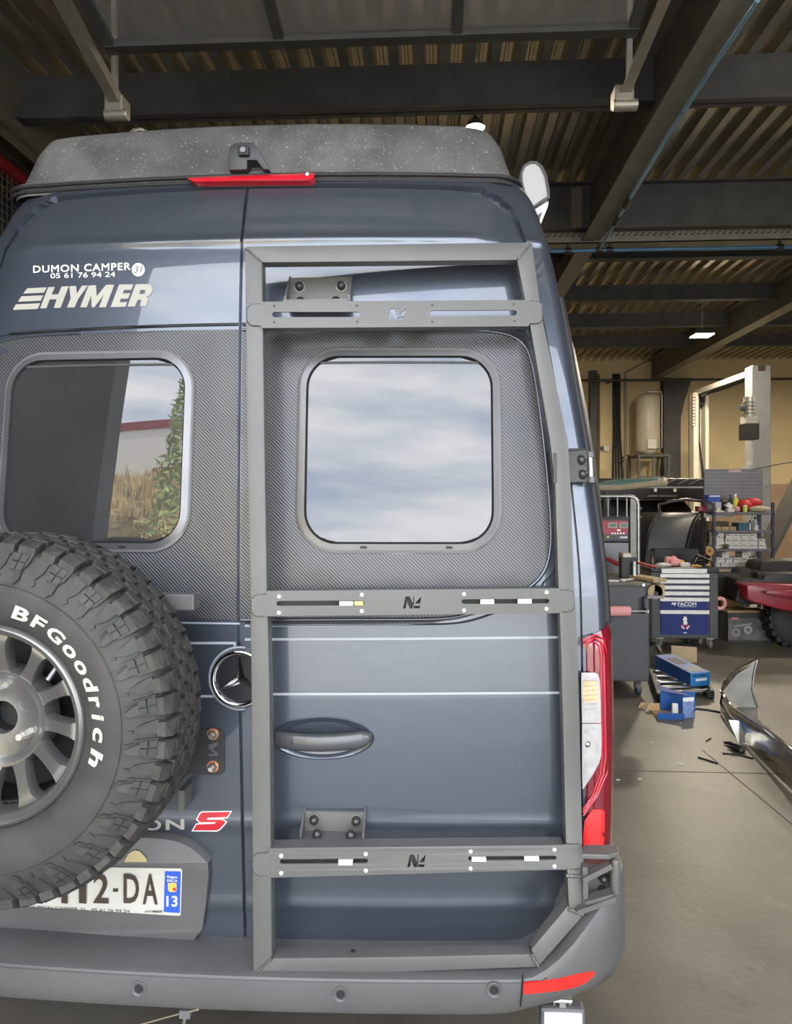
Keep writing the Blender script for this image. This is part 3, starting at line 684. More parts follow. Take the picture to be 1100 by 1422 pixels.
for ch, x0_, x1_ in (('1', 268, 302), ('1', 362, 402), ('2', 440, 522), ('D', 602, 686), ('A', 705, 786)):
    textobj('plate_character', ch, quad(pc(x0_, 207 if ch in 'DA' else 205), pc(x1_, 207), pc(x1_, 373 if ch == 'A' else 368), pc(x0_, 371 if ch == 'A' else 365), VPp), INK, PLT, bold=.02)
b = MB(); b.flat([[pc(545, 286), pc(573, 287), pc(573, 305), pc(545, 304)]], VPp); b.obj('plate_character', INK, PLT, fix=False)
def VPq(x, y): return V(x, y, PO + .0025)
textobj('plate_region_text', 'Région', quad(pc(838, 216), pc(892, 218), pc(892, 236), pc(838, 234), VPq), WHITEV, PLT, bold=.01)
textobj('plate_region_text', 'PACA', quad(pc(838, 237), pc(893, 238), pc(893, 252), pc(838, 251), VPq), WHITEV, PLT, bold=.01)
textobj('plate_region_number', '13', quad(pc(833, 326), pc(893, 325), pc(893, 384), pc(833, 384), VPq), WHITEV, PLT, bold=.02)
b = MB(); b.flat([[pc(841, 256), pc(888, 257), pc(888, 296), pc(878, 305), pc(852, 305), pc(842, 296)]], VPq); b.obj('plate_shield', mat('shield_yellow', (.75, .5, .10), .5), PLT, fix=False)
b = MB(); b.flat([[pc(868, 282), pc(884, 282), pc(884, 298), pc(868, 298)]], lambda x, y: V(x, y, PO + .003)); b.obj('plate_shield_mark', REDV, PLT, fix=False)
textobj('plate_footer', 'DUMON CAMPER 31   05 61 76 94 24', quad(pc(95, 377), pc(634, 402), pc(634, 416), pc(95, 393), VPp), INK, PLT, bold=.0)
textobj('plate_footer', 'HYMER', quad(pc(716, 404), pc(810, 405), pc(810, 418), pc(716, 416), VPp), INK, PLT, bold=.01, shear=.3)
# ------------------------------------------------------------------ door handle in an elliptical dish on the right door
def ell(cx, cy, rx, ry, n=40): return [(cx + rx * math.cos(2 * math.pi * k / n), cy + ry * math.sin(2 * math.pi * k / n)) for k in range(n)]
b = MB(); rings = []
for t, off in ((1.0, .0), (.985, .006), (.955, .010), (.90, .0085), (.75, .004), (.45, .0018), (.05, .0015)): rings.append([V(x, y, off) for x, y in ell(448, 1025, 72 * t, 30 * t)])
for r0_, r1_ in zip(rings[:-1], rings[1:]):
    b.add(r0_ + r1_, [(i, (i + 1) % 40, (i + 1) % 40 + 40, i + 40) for i in range(40)])
dish = b.obj('handle_dish', mat('dish_paint', (.075, .087, .112), .3, metal=.55, coat=1., var=.03), DR, smooth=60)
HM = mat('handle_grey', (.085, .088, .092), .36, metal=.3, coat=.3)
b = MB(); rowsT = []
for px in [378, 381, 386, 395, 412, 430, 450, 470, 490, 505, 513, 517]:
    t = (px - 378) / 139.; hh = 11.5 * min(1, math.sqrt(max(0, (px - 377) / 10.)), math.sqrt(max(0.02, (518.5 - px) / 14.))) + .3; o_ = .010 + .028 * math.sin(math.pi * min(1, max(0, t))) ** .6
    c = 1022 + 3 * math.sin(math.pi * t)
    rowsT.append([V(px, c + hh * math.sin(a), 0) + Vector((0, -o_ - .012 * math.cos(a), 0)) for a in [R(-180 + 360 * k / 14) for k in range(14)]])
for r0_, r1_ in zip(rowsT[:-1], rowsT[1:]): b.add(r0_ + r1_, [(i, (i + 1) % 14, (i + 1) % 14 + 14, i + 14) for i in range(14)])
b.add(rowsT[0], [tuple(range(14))]); b.add(rowsT[-1], [tuple(range(14))])
b.obj('handle', HM, DR, smooth=60)
b = MB(); b.tube([V(410.5, y, 0) + Vector((0, -.046 + abs(y - 1023) * .0012, 0)) for y in (1015, 1019, 1023, 1027, 1031)], .0012, n=6); b.obj('handle_joint', BLACKP, DR)
# lower-left mount plate with two bolts (spare wheel carrier foot) on the left door
M_fr = mat('frame_powder_coat', (.12, .119, .113), .42, metal=.15, var=.08, scale=6, bump=.05, bscale=260)
M_zinc = mat('zinc_bolt', (.62, .60, .55), .3, metal=.9, var=.1)
M_cap = mat('black_bolt_cap', (.05, .05, .05), .3, metal=.4, coat=.2)
# ------------------------------------------------------------------ third brake light, rear camera
bl = [(259, 247), (263, 239), (300, 236), (350, 234.5), (430, 234.5), (437, 240), (436, 247), (430, 249), (350, 250), (268, 252)]
b = MB(); b.plate([bl], lambda x, y: V(x, y, .034), (0, .06, 0)); BL = b.obj('brake_light', mat('red_lens', (.70, .012, .03), .22, coat=.8, var=.05), VAN, bevel=.006, smooth=40)
for px in (266.5, 427):
    b = MB(); p = V(px, 242.5, .035); b.cyl(p, p + Vector((0, -.004, 0)), .0045, n=12); b.obj('screw', M_zinc, BL)
cb = [(317, 236), (318, 205), (324, 199), (338, 197), (352, 198), (357, 204), (374, 235), (365, 235), (356, 222), (343, 222), (343, 235)]
POPB = lambda x, y: Vector((onY(x, y, .18).x, .18, onY(x, y, .18).z))
b = MB(); b.plate([cb], POPB, (0, .10, 0)); CAMR = b.obj('reversing_camera', mat('camera_black', (.03, .03, .032), .4), VAN, bevel=.006, smooth=40)
b = MB(); p = onY(339, 211, .178); b.mm(p.x - .016, p.x + .016, .168, .182, p.z - .013, p.z + .013); b.obj('camera_face', BLACKP, CAMR, bevel=.004)
b = MB(); b.cyl(p + Vector((0, -.008, 0)), p + Vector((0, -.015, 0)), .008, n=16); b.obj('lens', mat('lens_grey', (.12, .12, .12), .3, metal=.3), CAMR)
# ------------------------------------------------------------------ raised GRP roof
def pop_loop(z, hw, y0, cr=.08):
    pts = []
    for k in range(10): a = R(90 * k / 9); pts.append((hw - cr + cr * math.sin(a), y0 + cr - cr * math.cos(a)))
    r_ = [(x, y + .05 * ((x / hw) ** 2) - .05 * ((x / hw) ** 2 > 1), z) for x, y in [(t * (hw - cr), y0) for t in (0, .25, .5, .75)] + pts] + [(hw, 2.2, z), (hw, 4.6, z)]
    return [(x - .03, y, zz) for x, y, zz in [(-x, y, zz) for x, y, zz in reversed(r_)][:-1] + r_]
prof = [(2.60, .768, .205), (2.630, .775, .205), (2.640, .775, .208), (2.644, .760, .222), (2.70, .745, .240), (2.76, .728, .256), (2.805, .706, .276), (2.828, .672, .31), (2.838, .60, .37), (2.845, .40, .6)]
b = MB(); PR = [pop_loop(z, hw, y0) for z, hw, y0 in prof]; b.grid(PR); b.add(PR[-1], [tuple(range(len(PR[-1])))]); b.add([PR[0][0], PR[0][-1], PR[-1][-1], PR[-1][0]], [(0, 1, 2, 3)])
b.obj('pop_top_roof', POPM, VAN, smooth=40)
for zz, hw, y0, rr_ in ((2.626, .780, .200, .006), (2.612, .782, .206, .006)):
    b = MB(); b.tube(pop_loop(zz, hw, y0), rr_, n=8); b.obj('roof_seal', RUBB, VAN, smooth=60)
b = MB(); b.tube([at(180, 187, 2.22), at(186, 181, 2.25), at(196, 180, 2.27), at(206, 185, 2.25)], .006, n=8); b.obj('roof_eyelet', M_zinc, VAN, smooth=60)
# ------------------------------------------------------------------ awning cassette on the right roof edge
M_awn = mat('awning_grey', (.36, .35, .345), .4, var=.04)
yA = .40; cA = [(724, 252), (724, 240), (728, 231), (736, 226), (745, 226), (752, 232), (758, 245), (761, 262), (762, 274), (752, 280), (741, 288), (735, 282), (728, 268)]
pA = [onY(x, y, yA) for x, y in cA]; b = MB(); b.prism(pA, (0, 3.6, 0)); AW = b.obj('awning_cassette', M_awn, VAN, bevel=.004, smooth=40)
b = MB(); b.tube([p + Vector((0, -.001, 0)) for p in pA], .0045, n=6, closed=True); b.obj('awning_edge', mat('awning_edge', (.10, .10, .10), .5), AW, smooth=60)
b = MB(); b.prism([onY(x, y, yA - .002) for x, y in ((742, 291), (762, 279), (761, 286), (754, 294), (746, 299))], (0, 3.6, 0)); b.obj('awning_front_bar', mat('awning_white', (.45, .45, .45), .3), AW)
b = MB(); b.mm(.70, .80, .5, .6, 2.60, 2.72); b.obj('awning_bracket', M_awn, AW)
b = MB(); b.mm(.70, .80, 3.4, 3.5, 2.60, 2.72); b.obj('awning_bracket', M_awn, AW)
# ------------------------------------------------------------------ side bulge (bed extension) behind the right pillar
rows = []
for z, bx in ((1.42, 0), (1.46, .03), (1.52, .062), (1.70, .070), (1.95, .066), (2.15, .055), (2.30, .03), (2.36, .0)):
    w = _Wz(z); rows.append([(w - .01, .25, z), (w + bx * .55, .28, z), (w + bx, .36, z), (w + bx, .9, z), (w + bx, 1.7, z), (w + bx * .5, 1.82, z), (w - .01, 1.85, z)])
b = MB(); b.grid(rows); b.obj('side_bulge', mat('bulge_grey', (.06, .064, .07), .45, var=.06), VAN, smooth=50)
b = MB(); b.tube([(_Wz(z) + .001, S(_Wz(z) * .995, z) + .02, z) for z in [1.36 + .05 * k for k in range(19)]], .011, n=8); b.obj('pillar_gutter', BLACKP, VAN, smooth=60)
# ------------------------------------------------------------------ tail light on the right corner (mirrored on the left)
LRED = mat('tail_red', (.16, .006, .015), .12, coat=1., var=.1, scale=20)
LRED2 = mat('tail_red_guide', (.62, .012, .035), .15, coat=1., var=.08)
LRED3 = mat('tail_red_block', (.85, .03, .03), .2, coat=.8, var=.06, scale=30, bump=.2, bscale=120)
LCLR = mat('tail_clear', (.40, .385, .375), .1, coat=1., var=.1, scale=40, bump=.25, bscale=90)
LORG = mat('tail_amber', (.75, .42, .22), .2, coat=.8, var=.2, scale=40)
def corner(z, th, off, side=1):
    w = _Wz(z); x0_ = _Wd(z) + .008; X = x0_ + (w - x0_) * math.sin(th); dx = (S(min(X + .001, w), z) - S(min(X + .001, w) - .002, z)) / .002; l = math.hypot(dx, 1)
    nx, ny = (dx / l, -1 / l) if th < R(88) else (1., 0.); return Vector((side * (X + off * nx), S(X, z) + off * ny, z))
def side_pt(z, y, off, side=1): return Vector((side * (_Wz(z) + off), y, z))
zA, zB_ = V(822, 884)[2], V(822, 1190)[2]
for side in (1, -1):
    rows = []
    for k in range(25):
        t = k / 24; z = zB_ + (zA - zB_) * t; wd = _Wd(z); w = _Wz(z); th0 = 0.; o_ = .002 if k in (0, 24) else .011
        tilt = .03 * t * 0
        row = [corner(z + (.035 * (i / 10) if k >= 22 else 0), th0 + (R(90) - th0) * i / 10, o_ if 0 < i else .0, side) for i in range(11)]
        y9 = row[-1].y; row += [side_pt(z, y9 + .05, o_, side), side_pt(z, y9 + .09, .0, side)]
        rows.append(row)
    b = MB(); b.grid(rows); TL_ = b.obj('tail_light', LRED, VAN, smooth=50)
    if side == 1:
        def rows_patch(rw, name, m, off, cols=6, par=TL_):
            b = MB(); b.grid([[V(xl + (xr_ - xl) * i / cols, y, off) for i in range(cols + 1)] for y, xl, xr_ in rw]); return b.obj(name, m, par, smooth=60)
        rows_patch([(934, 808, 826), (937, 807.5, 831), (945, 807.5, 833), (960, 807.5, 834), (980, 808, 834.5), (1004, 808.5, 835)], 'indicator_lens', LCLR, .0135)
        rows_patch([(1005, 808.5, 835), (1030, 808.5, 835.5), (1050, 808.5, 835), (1060, 808.5, 832), (1075, 808.5, 824), (1090, 809, 814), (1096, 809, 810)], 'reversing_lens', LCLR, .0135)
        rows_patch([(945, 810, 828), (955, 810, 830), (968, 810, 830.5), (975, 810, 830)], 'amber_bulb', LORG, .0145)
        rows_patch([(1124, 824, 838), (1128, 820, 844), (1140, 812, 845), (1160, 810, 845.5), (1172, 810, 844), (1180, 810, 838)], 'reflector_block', LRED3, .0135)
        for xo, r_ in ((0, .0030), (4.5, .0022), (-4.5, .0018)):
            pts = [(809, 893 - xo), (826 + xo * .5, 886 - xo), (835 + xo * .7, 892 - xo), (838.5 + xo, 910), (840 + xo, 980), (841 + xo, 1050), (838 + xo, 1075), (826 + xo * .7, 1105), (810, 1128 + xo)]
            linepx(pts, 'light_guide', LRED2, TL_, r_, off=.0125, n=6, sub=5)
        for k in range(7): linepx([(811, 946 + k * 6.5), (829, 945 + k * 6.5)], 'lens_rib', LCLR, TL_, .0012, off=.015, n=5, sub=3)
        b = MB(); p = V(815, 1033, .008); b.ball(p, (.010, .010, .010)); b.obj('bulb', CHROME, TL_, smooth=60)
# ------------------------------------------------------------------ bumper
def bump_plan(s):
    """s in [0,1]: plan curve of the bumper from the middle to the side (X, Y)"""
    xe, r = .985, .20; L1 = xe - r; L2 = r * math.pi / 2; L3 = .35; t = s * (L1 + L2 + L3)
    if t < L1: return t, -.150 + .030 * (t / L1) ** 2
    if t < L1 + L2: a = (t - L1) / r; return L1 + r * math.sin(a), -.120 + r * (1 - math.cos(a)) * 1.0
    return xe, -.120 + r + (t - L1 - L2)
def bump_top(X, Y):
    base = .556
    if X < .70: return base
    t = min(1, (X - .70) / .28); return base + (.755 - base) * (t * t * (3 - 2 * t))
rows = []
NS = 44
def bsec(s, sgn):
    X, Y = bump_plan(s); X2, Y2 = bump_plan(min(1, s + .004)); X1, Y1 = bump_plan(max(0, s - .004)); tx, ty = X2 - X1, Y2 - Y1; l = math.hypot(tx, ty); nx, ny = ty / l, -tx / l
    T = bump_top(X, Y); yi = S(min(X, .93), .6) + .03
    c_ = min(1, max(0, (X - .62) / .33)); c_ = c_ * c_ * (3 - 2 * c_)
    def P(o, z): q = max(0., 1 - (z - .462) / .085); o = o - .075 * c_ * q * q; return (sgn * (X + nx * o), Y + ny * o, z + .012 * c_ * q)
    back = (sgn * max(0, min(X, X - nx * .16)), max(Y - ny * .16, Y) if nx > .9 else yi, T - .006)
    backb = (back[0], back[1], .47)
    return [backb, P(-.03, .462), P(-.008, .466), P(.0, .48), P(.004, .51), P(.004, .535 + .02 * c_), P(.003, .535 + (T - .553) * .5 + .01), P(.002, T - .018), P(-.004, T - .005), P(-.016, T), back]
for k in range(-NS, NS + 1): rows.append(bsec(abs(k) / NS, 1 if k >= 0 else -1))
b = MB(); b.grid(rows); BUM = b.obj('bumper', PLAST, VAN, smooth=38)
def BF(x, z):  # bumper outer face as Y(x)
    a = abs(x); best = 9
    if a < .785: return -.150 + .030 * (a / .785) ** 2 - .004
    e = min(a - .785, .1999); return -.120 + .20 - math.sqrt(.04 - e * e) - .004
def VB(px, py, off=0.): return trace(px, py, BF, off)
for px, py in ((193, 1373), (473, 1381), (686, 1375)):
    p = VB(px, py); b = MB(); b.lathe([(.020, 0), (.0195, .003), (.016, .0035), (.0125, .001), (.0125, -.004)], p, (0, -1, 0), 24); SE = b.obj('parking_sensor', PLAST, BUM, smooth=40)
    b = MB(); b.lathe([(0, .002), (.009, .002), (.0105, 0)], p, (0, -1, 0), 20); b.obj('sensor_eye', RUBB, BUM, smooth=40)
b = MB(); b.grid([[VB(x, y0 + (y1 - y0) * t, .003) for t in (0, .5, 1)] for x, y0, y1 in ((727, 1366, 1381), (750, 1363.5, 1379), (775, 1360, 1376), (800, 1354, 1371), (815, 1351, 1364), (826, 1350, 1354))], thick=(0, .006, 0)); b.obj('reflector', mat('reflector_red', (.85, .02, .015), .25, coat=.6, var=.06), BUM)
linepx2 = [(726, 1354), (725.5, 1365), (724.5, 1381), (723, 1397)]
b = MB(); b.tube([VB(x, y, .0005) for x, y in linepx2], .0022, n=6); b.obj('bumper_joint', BLACKP, BUM)
# things under the bumper that belong to the van
TO = onY(100, 1390, .0); b = MB(); b.tube([(TO.x + .034 * math.cos(a), .0, .452 + .03 * math.sin(a)) for a in [2 * math.pi * k / 20 for k in range(20)]], .005, n=6, closed=True); b.obj('towing_eye', M_zinc, VAN, smooth=60)
# road wheels
M_tyre = mat('tyre_rubber', (.03, .03, .031), .72, var=.12, scale=20, bump=.1, bscale=120)
for xx, yy in ((.80, .95), (-.80, .95), (.80, 4.6), (-.80, 4.6)):
    b = MB(); b.lathe([(.20, -.11), (.30, -.13), (.36, -.11), (.385, -.07), (.39, 0), (.385, .07), (.36, .11), (.30, .13), (.20, .11)], (xx, yy, .39), (1, 0, 0), 36); b.lathe([(0, -.08), (.2, -.08), (.2, .08), (0, .08)], (xx, yy, .39), (1, 0, 0), 24)
    b.obj('road_wheel', M_tyre, VAN, smooth=40)
b = MB(); b.cyl((-.7, .95, .39), (.7, .95, .39), .05, n=12); b.ball((0, .95, .39), (.16, .14, .13)); b.obj('rear_axle', BLACKP, VAN, smooth=50)
# ------------------------------------------------------------------ hinged carrier frame (ladder) on the right door
def FYf(x, z):
    k = min(1., max(0., (z - .60) / .35)); return _Y0(min(max(z, .5), 2.45)) - .137 + (.030 + .075 * k) * max(-.2, x) / .85
def F(px, py, off=0.): return trace(px, py, FYf, off)
FR = thing('rear_carrier_frame', 'dark grey welded tube frame with three slotted cross plates on the van door', 'carrier frame', (0.45, -.1, .55))
M_fr_d = mat('frame_inner_shade', (.055, .055, .053), .6)  # frame grey darkened: shade inside the channels put into the colour
WELD = mat('weld_bead', (.16, .155, .14), .35, metal=.5, var=.3, scale=90, bump=.5, bscale=160)
TT = .042
def strip(name, L_, R_, n=6, thick=TT, off=0.):
    rows = []
    for i in range(len(L_) - 1):
        for k in range(n):
            t = k / n; a = [L_[i][j] * (1 - t) + L_[i + 1][j] * t for j in (0, 1)]; c = [R_[i][j] * (1 - t) + R_[i + 1][j] * t for j in (0, 1)]
            rows.append([F(*a, off), F(*c, off)])
    rows.append([F(*L_[-1], off), F(*R_[-1], off)])
    b = MB(); b.grid(rows, thick=(0, thick, 0)); return b.obj(name, M_fr, FR, bevel=.0035, seg=2, smooth=30)
strip('upright', [(340, 343), (343, 620), (347, 800), (349, 960), (351.5, 1353)], [(364, 364), (367.5, 620), (370.5, 800), (374.5, 960), (377.5, 1331)])
strip('upright', [(718, 361), (735, 445), (764, 612), (771, 675), (775, 800), (779, 900), (780.5, 960), (786, 1170), (790, 1262)], [(739, 336.5), (752, 435), (789, 612), (793, 675), (797, 800), (802, 900), (804, 960), (809, 1170), (810, 1268)], n=4)
strip('top_bar', [(340, 342), (739, 336)], [(364, 364.5), (718, 361)], n=8)
strip('bottom_bar', [(378, 1331), (560, 1329), (738, 1325)], [(352, 1354), (560, 1350), (748, 1343)], n=4)
strip('diagonal_brace', [(789, 1258), (737.5, 1319)], [(811, 1271), (748, 1342.5)], n=4)
def weld(p, q, r=.0032, off=.001, nm='weld_seam'):
    P = [F(p[0] + (q[0] - p[0]) * k / 10, p[1] + (q[1] - p[1]) * k / 10, off) for k in range(11)]
    b = MB(); b.tube(P, [r * (1 + .25 * math.sin(k * 2.3)) for k in range(11)], n=6); b.obj(nm, WELD, FR, smooth=60)
weld((341, 344), (363, 363)); weld((738, 338), (719, 360)); weld((378, 1331), (353, 1353)); weld((738, 1325), (748, 1343), .004); weld((789, 1262), (810, 1270), .005); weld((786, 1216), (808, 1217), .0045)
# ---- slotted cross plates
def slot(x0, x1, y0, y1, dy=0., n=6):
    r = (y1 - y0) / 2; yc = (y0 + y1) / 2; p = []
    p += [(x1 - r + r * math.sin(a), yc + dy - r * math.cos(a)) for a in [math.pi * k / n for k in range(n + 1)]]
    p += [(x0 + r - r * math.sin(a), yc + r * math.cos(a)) for a in [math.pi * k / n for k in range(n + 1)]]
    return p
def n4(x0, x1, y0, y1):
    w, h = x1 - x0, y1 - y0; q = lambda u, v: (x0 + u * w, y0 + v * h)
    a = [q(.16, .04), q(.36, .04), q(.52, .52), q(.55, .52), q(.55, .04), q(.60, .04), q(.60, .62), q(.50, .98), q(.38, .98), q(.22, .45), q(.16, .98), q(.02, .98)]
    c = [q(.66, .04), q(.98, .04), q(.86, .52), q(.94, .62), q(.80, .62), q(.84, .42), q(.66, .62)]
    d = [q(.60, .80), q(.97, .80), q(.90, .98), q(.54, .98)]
    return [a, [q(.66, .52), q(.98, .04), q(.90, .60), q(.66, .60)], [q(.58, .76), q(.92, .76), q(.88, .96), q(.54, .96)]]
SCREW = mat('white_screw', (.75, .75, .73), .4, var=.05)
def crossplate(body, tabL, tabR, slots, logo, screws, clips, back, holes_only=False):
    (tlx, tly), (trx, try_), (brx, bry), (blx, bly) = body
    (lx0, ly0, ly1), (rx1, ry0, ry1) = tabL, tabR
    out = [(tlx, tly), (trx, try_), (trx + 2, ry0 - 1), (rx1 - 4, ry0), (rx1, ry0 + 4), (rx1, ry1 - 4), (rx1 - 4, ry1), (brx + 2, ry1 + 1), (brx, bry), (blx, bly), (blx - 2, ly1 + 1), (lx0 + 5, ly1), (lx0, ly1 - 5), (lx0, ly0 + 5), (lx0 + 5, ly0), (tlx - 2, ly0 - 1)]
    loops = [out] + [slot(*s) for s in slots] + logo
    b = MB(); b.plate(loops, lambda x, y: F(x, y, .006), (0, .006, 0)); P = b.obj('cross_plate', M_fr, FR)
    # channel flanges behind
    dz = .046
    def fl(a, c, name):
        A = [F(a[0] + (c[0] - a[0]) * k / 6, a[1] + (c[1] - a[1]) * k / 6, .0055) for k in range(7)]
        b = MB(); sgn = -1 if name == 'upper_flange' else 1
        b.grid([[p, p + Vector((0, dz, 0))] for p in A], thick=(0, 0, .004 * sgn)); b.obj(name, M_fr, P)
    fl((tlx, tly + .6), (trx, try_ + .6), 'upper_flange'); fl((blx, bly - .6), (brx, bry - .6), 'lower_flange')
    if back:
        b = MB(); b.plate([[(tlx + 1, tly + 1), (trx - 1, try_ + 1), (brx - 1, bry - 1), (blx + 1, bly - 1)]], lambda x, y: F(x, y, .006) + Vector((0, .024, 0)), (0, .003, 0)); b.obj('back_web', M_fr_d, P)
    for x, y in screws:
        b = MB(); p = F(x, y, .006)
        if holes_only: b.cyl(p + Vector((0, -.0004, 0)), p + Vector((0, .002, 0)), .0032, n=10); b.obj('screw_hole', M_blk, P)
        else: b.lathe([(0, .0032), (.0035, .003), (.0052, .0012), (.0052, 0)], p, (0, -1, 0), 12); b.obj('screw', SCREW, P, smooth=50)
    for x0, x1, y0, y1, kind in clips:
        b = MB(); p = F(x0, y1, .004); q = F(x1, y0, .004); b.mm(p.x, q.x, p.y - .004, p.y + .014, p.z, q.z); C_ = b.obj('slider_nut', SCREW if kind else mat('brass', (.55, .38, .16), .35, metal=.8), P, bevel=.0015)
        b = MB(); m_ = (p + q) / 2; b.cyl(m_ + Vector((0, -.0045, 0)), m_ + Vector((0, -.0052, 0)), .0035, n=10); b.obj('slider_hole', M_blk, P)
    # weld fillets round the tabs
    def fil(pts):
        Q = []
        for a, c in zip(pts[:-1], pts[1:]): Q += [F(a[0] + (c[0] - a[0]) * k / 5, a[1] + (c[1] - a[1]) * k / 5, .002) for k in range(5)]
        b = MB(); b.tube(Q, [.0032 * (1 + .3 * math.sin(k * 2.1)) for k in range(len(Q))], n=6); b.obj('weld_seam', M_fr, P, smooth=60)
    fil([(tlx - 3, ly0 - 1), (lx0 + 5, ly0), (lx0, ly0 + 5), (lx0, ly1 - 5), (lx0 + 5, ly1), (blx - 3, ly1 + 1)]); fil([(trx + 3, ry0 - 1), (rx1 - 4, ry0), (rx1, ry0 + 4), (rx1, ry1 - 4), (rx1 - 4, ry1), (brx + 3, ry1 + 1)])
    return P
def c4(x, y): return (330 + x / 2.4444, 320 + y / 2.4444)
def c5(x, y): return (330 + x / 2., 560 + y / 2.)
def c8(x, y): return (330 + x / 2., 960 + y / 2.)
PT = crossplate([(363.5, 419), (733, 416.5), (734, 453), (363.5, 455.5)], (344, 424, 451), (752, 420, 448), [(378, 500, 433.2, 440.4, -.2), (597, 718, 431, 438.6, -.4)], n4(538, 564, 427.6, 444.5),
    [c4(*p) for p in ((124, 257), (124, 312), (405, 256), (406, 310), (661, 254), (661, 310), (938, 250), (940, 308))], [], False, True)
PM = crossplate([(371, 820.5), (776, 817), (777, 851.5), (371, 856)], (350, 827.5, 854.5), (796, 821, 848), [(384, 506, 834.5, 841.2, -.6), (641, 763, 832.2, 838.6, -.7)], n4(559, 586, 827.5, 845.5),
    [c5(*p) for p in ((115, 537), (115, 582), (345, 532), (345, 577), (629, 530), (629, 575), (858, 525), (858, 571))],
    [(471.5, 491, 834.5, 841, 1), (492, 505, 834.3, 841, 0), (667, 686, 832, 838.8, 1), (719, 738, 831.4, 838, 1)], True)
PB = crossplate([(374, 1178), (783, 1173.5), (786, 1207.5), (374, 1219)], (352.5, 1186, 1214), (809, 1174, 1205), [(388.5, 511, 1193.3, 1200, -1.2), (650, 773, 1189.3, 1195, -1)], n4(565, 592, 1186, 1205),
    [c8(*p) for p in ((121, 457), (121, 505), (356, 452), (356, 498), (647, 445), (647, 492), (880, 440), (880, 486))],
    [(470, 490, 1192.6, 1200.6, 1), (655, 675, 1188.8, 1195.6, 1), (728, 748, 1187.6, 1194.6, 1)], True)
# small holes in the bottom bar
for x, y in ((489, 1321), (675, 1317)):
    b = MB(); p = F(x, 1328, 0) + Vector((0, .02, .0004)); b.cyl(p, p + Vector((0, 0, .001)), .006, n=10); b.obj('drain_hole', M_blk, FR)
# ------------------------------------------------------------------ brackets tying the frame to the van
def dome(p, ax, parent, r=.0125, h=.020, washer=True, m=None):
    b = MB(); ax = Vector(ax).normalized(); p = Vector(p); b.lathe([(0, h), (r * .5, h * .93), (r * .85, h * .7), (r, h * .4), (r, 0)], p, ax, 14); o = b.obj('cap_nut', m or M_cap, parent, smooth=60)
    if washer: b = MB(); b.lathe([(0, .0025), (r * 1.18, .0025), (r * 1.18, 0)], p - ax * .0005, ax, 16); b.obj('washer', mat('dull_zinc', (.28, .27, .25), .4, metal=.7), o)
def ubracket(x0, x1, ytop, ybot, label):
    a = V(x0, ybot); c = V(x1, ytop); X_0, X_1, Z1 = a.x, c.x, c.z; dep = .062; ys_ = S((X_0 + X_1) / 2, (a.z + Z1) / 2); Z0 = onY(x0, ybot, ys_ - dep - .03).z; slope_ = S(X_0, Z1) - S(X_0, Z0)
    root = thing('mounting_bracket', label, 'bracket', ((X_0 + X_1) / 2, ys_, Z0))
    b = MB(); b.prism([(X_0, ys_ - .016, Z0), (X_1, ys_ - .016, Z0), (X_1, ys_ - .016 + slope_, Z1), (X_0, ys_ - .016 + slope_, Z1)], (0, .014, 0)); b.obj('back_plate', M_fr, root)
    b = MB(); b.mm(X_0, X_1, ys_ - dep - .03, ys_, Z0 - .003, Z0 + .003); b.obj('foot_plate', M_fr, root)
    for X_ in (X_0, X_1):
        b = MB(); b.prism([(X_ - .0025, ys_, Z0), (X_ - .0025, ys_ - dep, Z0), (X_ - .0025, ys_ - dep, Z0 + .022), (X_ - .0025, ys_ - .008 + slope_, Z1 + .006), (X_ - .0025, ys_ + slope_, Z1 + .006)], (.005, 0, 0)); b.obj('side_plate', M_fr, root)
    return root, X_0, X_1, Z0, Z1, ys_, slope_
rt, A0, A1, Z0, Z1, ys_, sl = ubracket(402, 489, 386, 417.5, 'small dark grey bracket with four cap nuts above the top cross plate')
for t in (.17, .84): dome((A0 + (A1 - A0) * t, ys_ - .017 + sl * .6, Z0 + (Z1 - Z0) * .68), (0, -1, .05), rt)
for t in (.22, .78): dome((A0 + (A1 - A0) * t, ys_ - .045, Z0 + .003), (0, 0, 1), rt)
rt, A0, A1, Z0, Z1, ys_, sl = ubracket(424, 508, 1124, 1175, 'small dark grey bracket with four cap nuts on the lowest cross plate')
for t in (.17, .86): dome((A0 + (A1 - A0) * t, ys_ - .017, Z0 + (Z1 - Z0) * .66), (0, -1, 0), rt)
for t in (.25, .79): dome((A0 + (A1 - A0) * t, ys_ - .050, Z0 + .003), (0, 0, 1), rt)
# upper hinge on the pillar
root = thing('frame_hinge', 'dark grey hinge plate with two black cap nuts on the van pillar', 'hinge', F(795, 672))
p1 = F(769.5, 633, .006); p2 = F(769.5, 671, .006); p3 = V(816, 669, .035); p4 = V(815, 629, .035)
b = MB(); b.add([p1, p2, p3, p4] + [p + Vector((0, .012, 0)) for p in (p1, p2, p3, p4)], [(0, 1, 2, 3), (7, 6, 5, 4), (0, 4, 5, 1), (1, 5, 6, 2), (2, 6, 7, 3), (3, 7, 4, 0)]); b.obj('hinge_plate', M_fr, root, bevel=.002)
b = MB(); b.add([p1 + Vector((0, 0, .0)), p4, p4 + Vector((0, .05, .012)), p1 + Vector((0, .04, .012))] + [q + Vector((0, 0, .006)) for q in (p1, p4, p4 + Vector((0, .05, .012)), p1 + Vector((0, .04, .012)))], [(0, 1, 2, 3), (7, 6, 5, 4), (0, 4, 5, 1), (1, 5, 6, 2), (2, 6, 7, 3), (3, 7, 4, 0)]); b.obj('hinge_top', M_fr, root)
k1 = V(819.5, 631, .035); k2 = V(821, 668, .035)
b = MB(); b.cyl(k2, k1, .008, n=12); b.obj('hinge_pin', M_zinc, root, smooth=50)
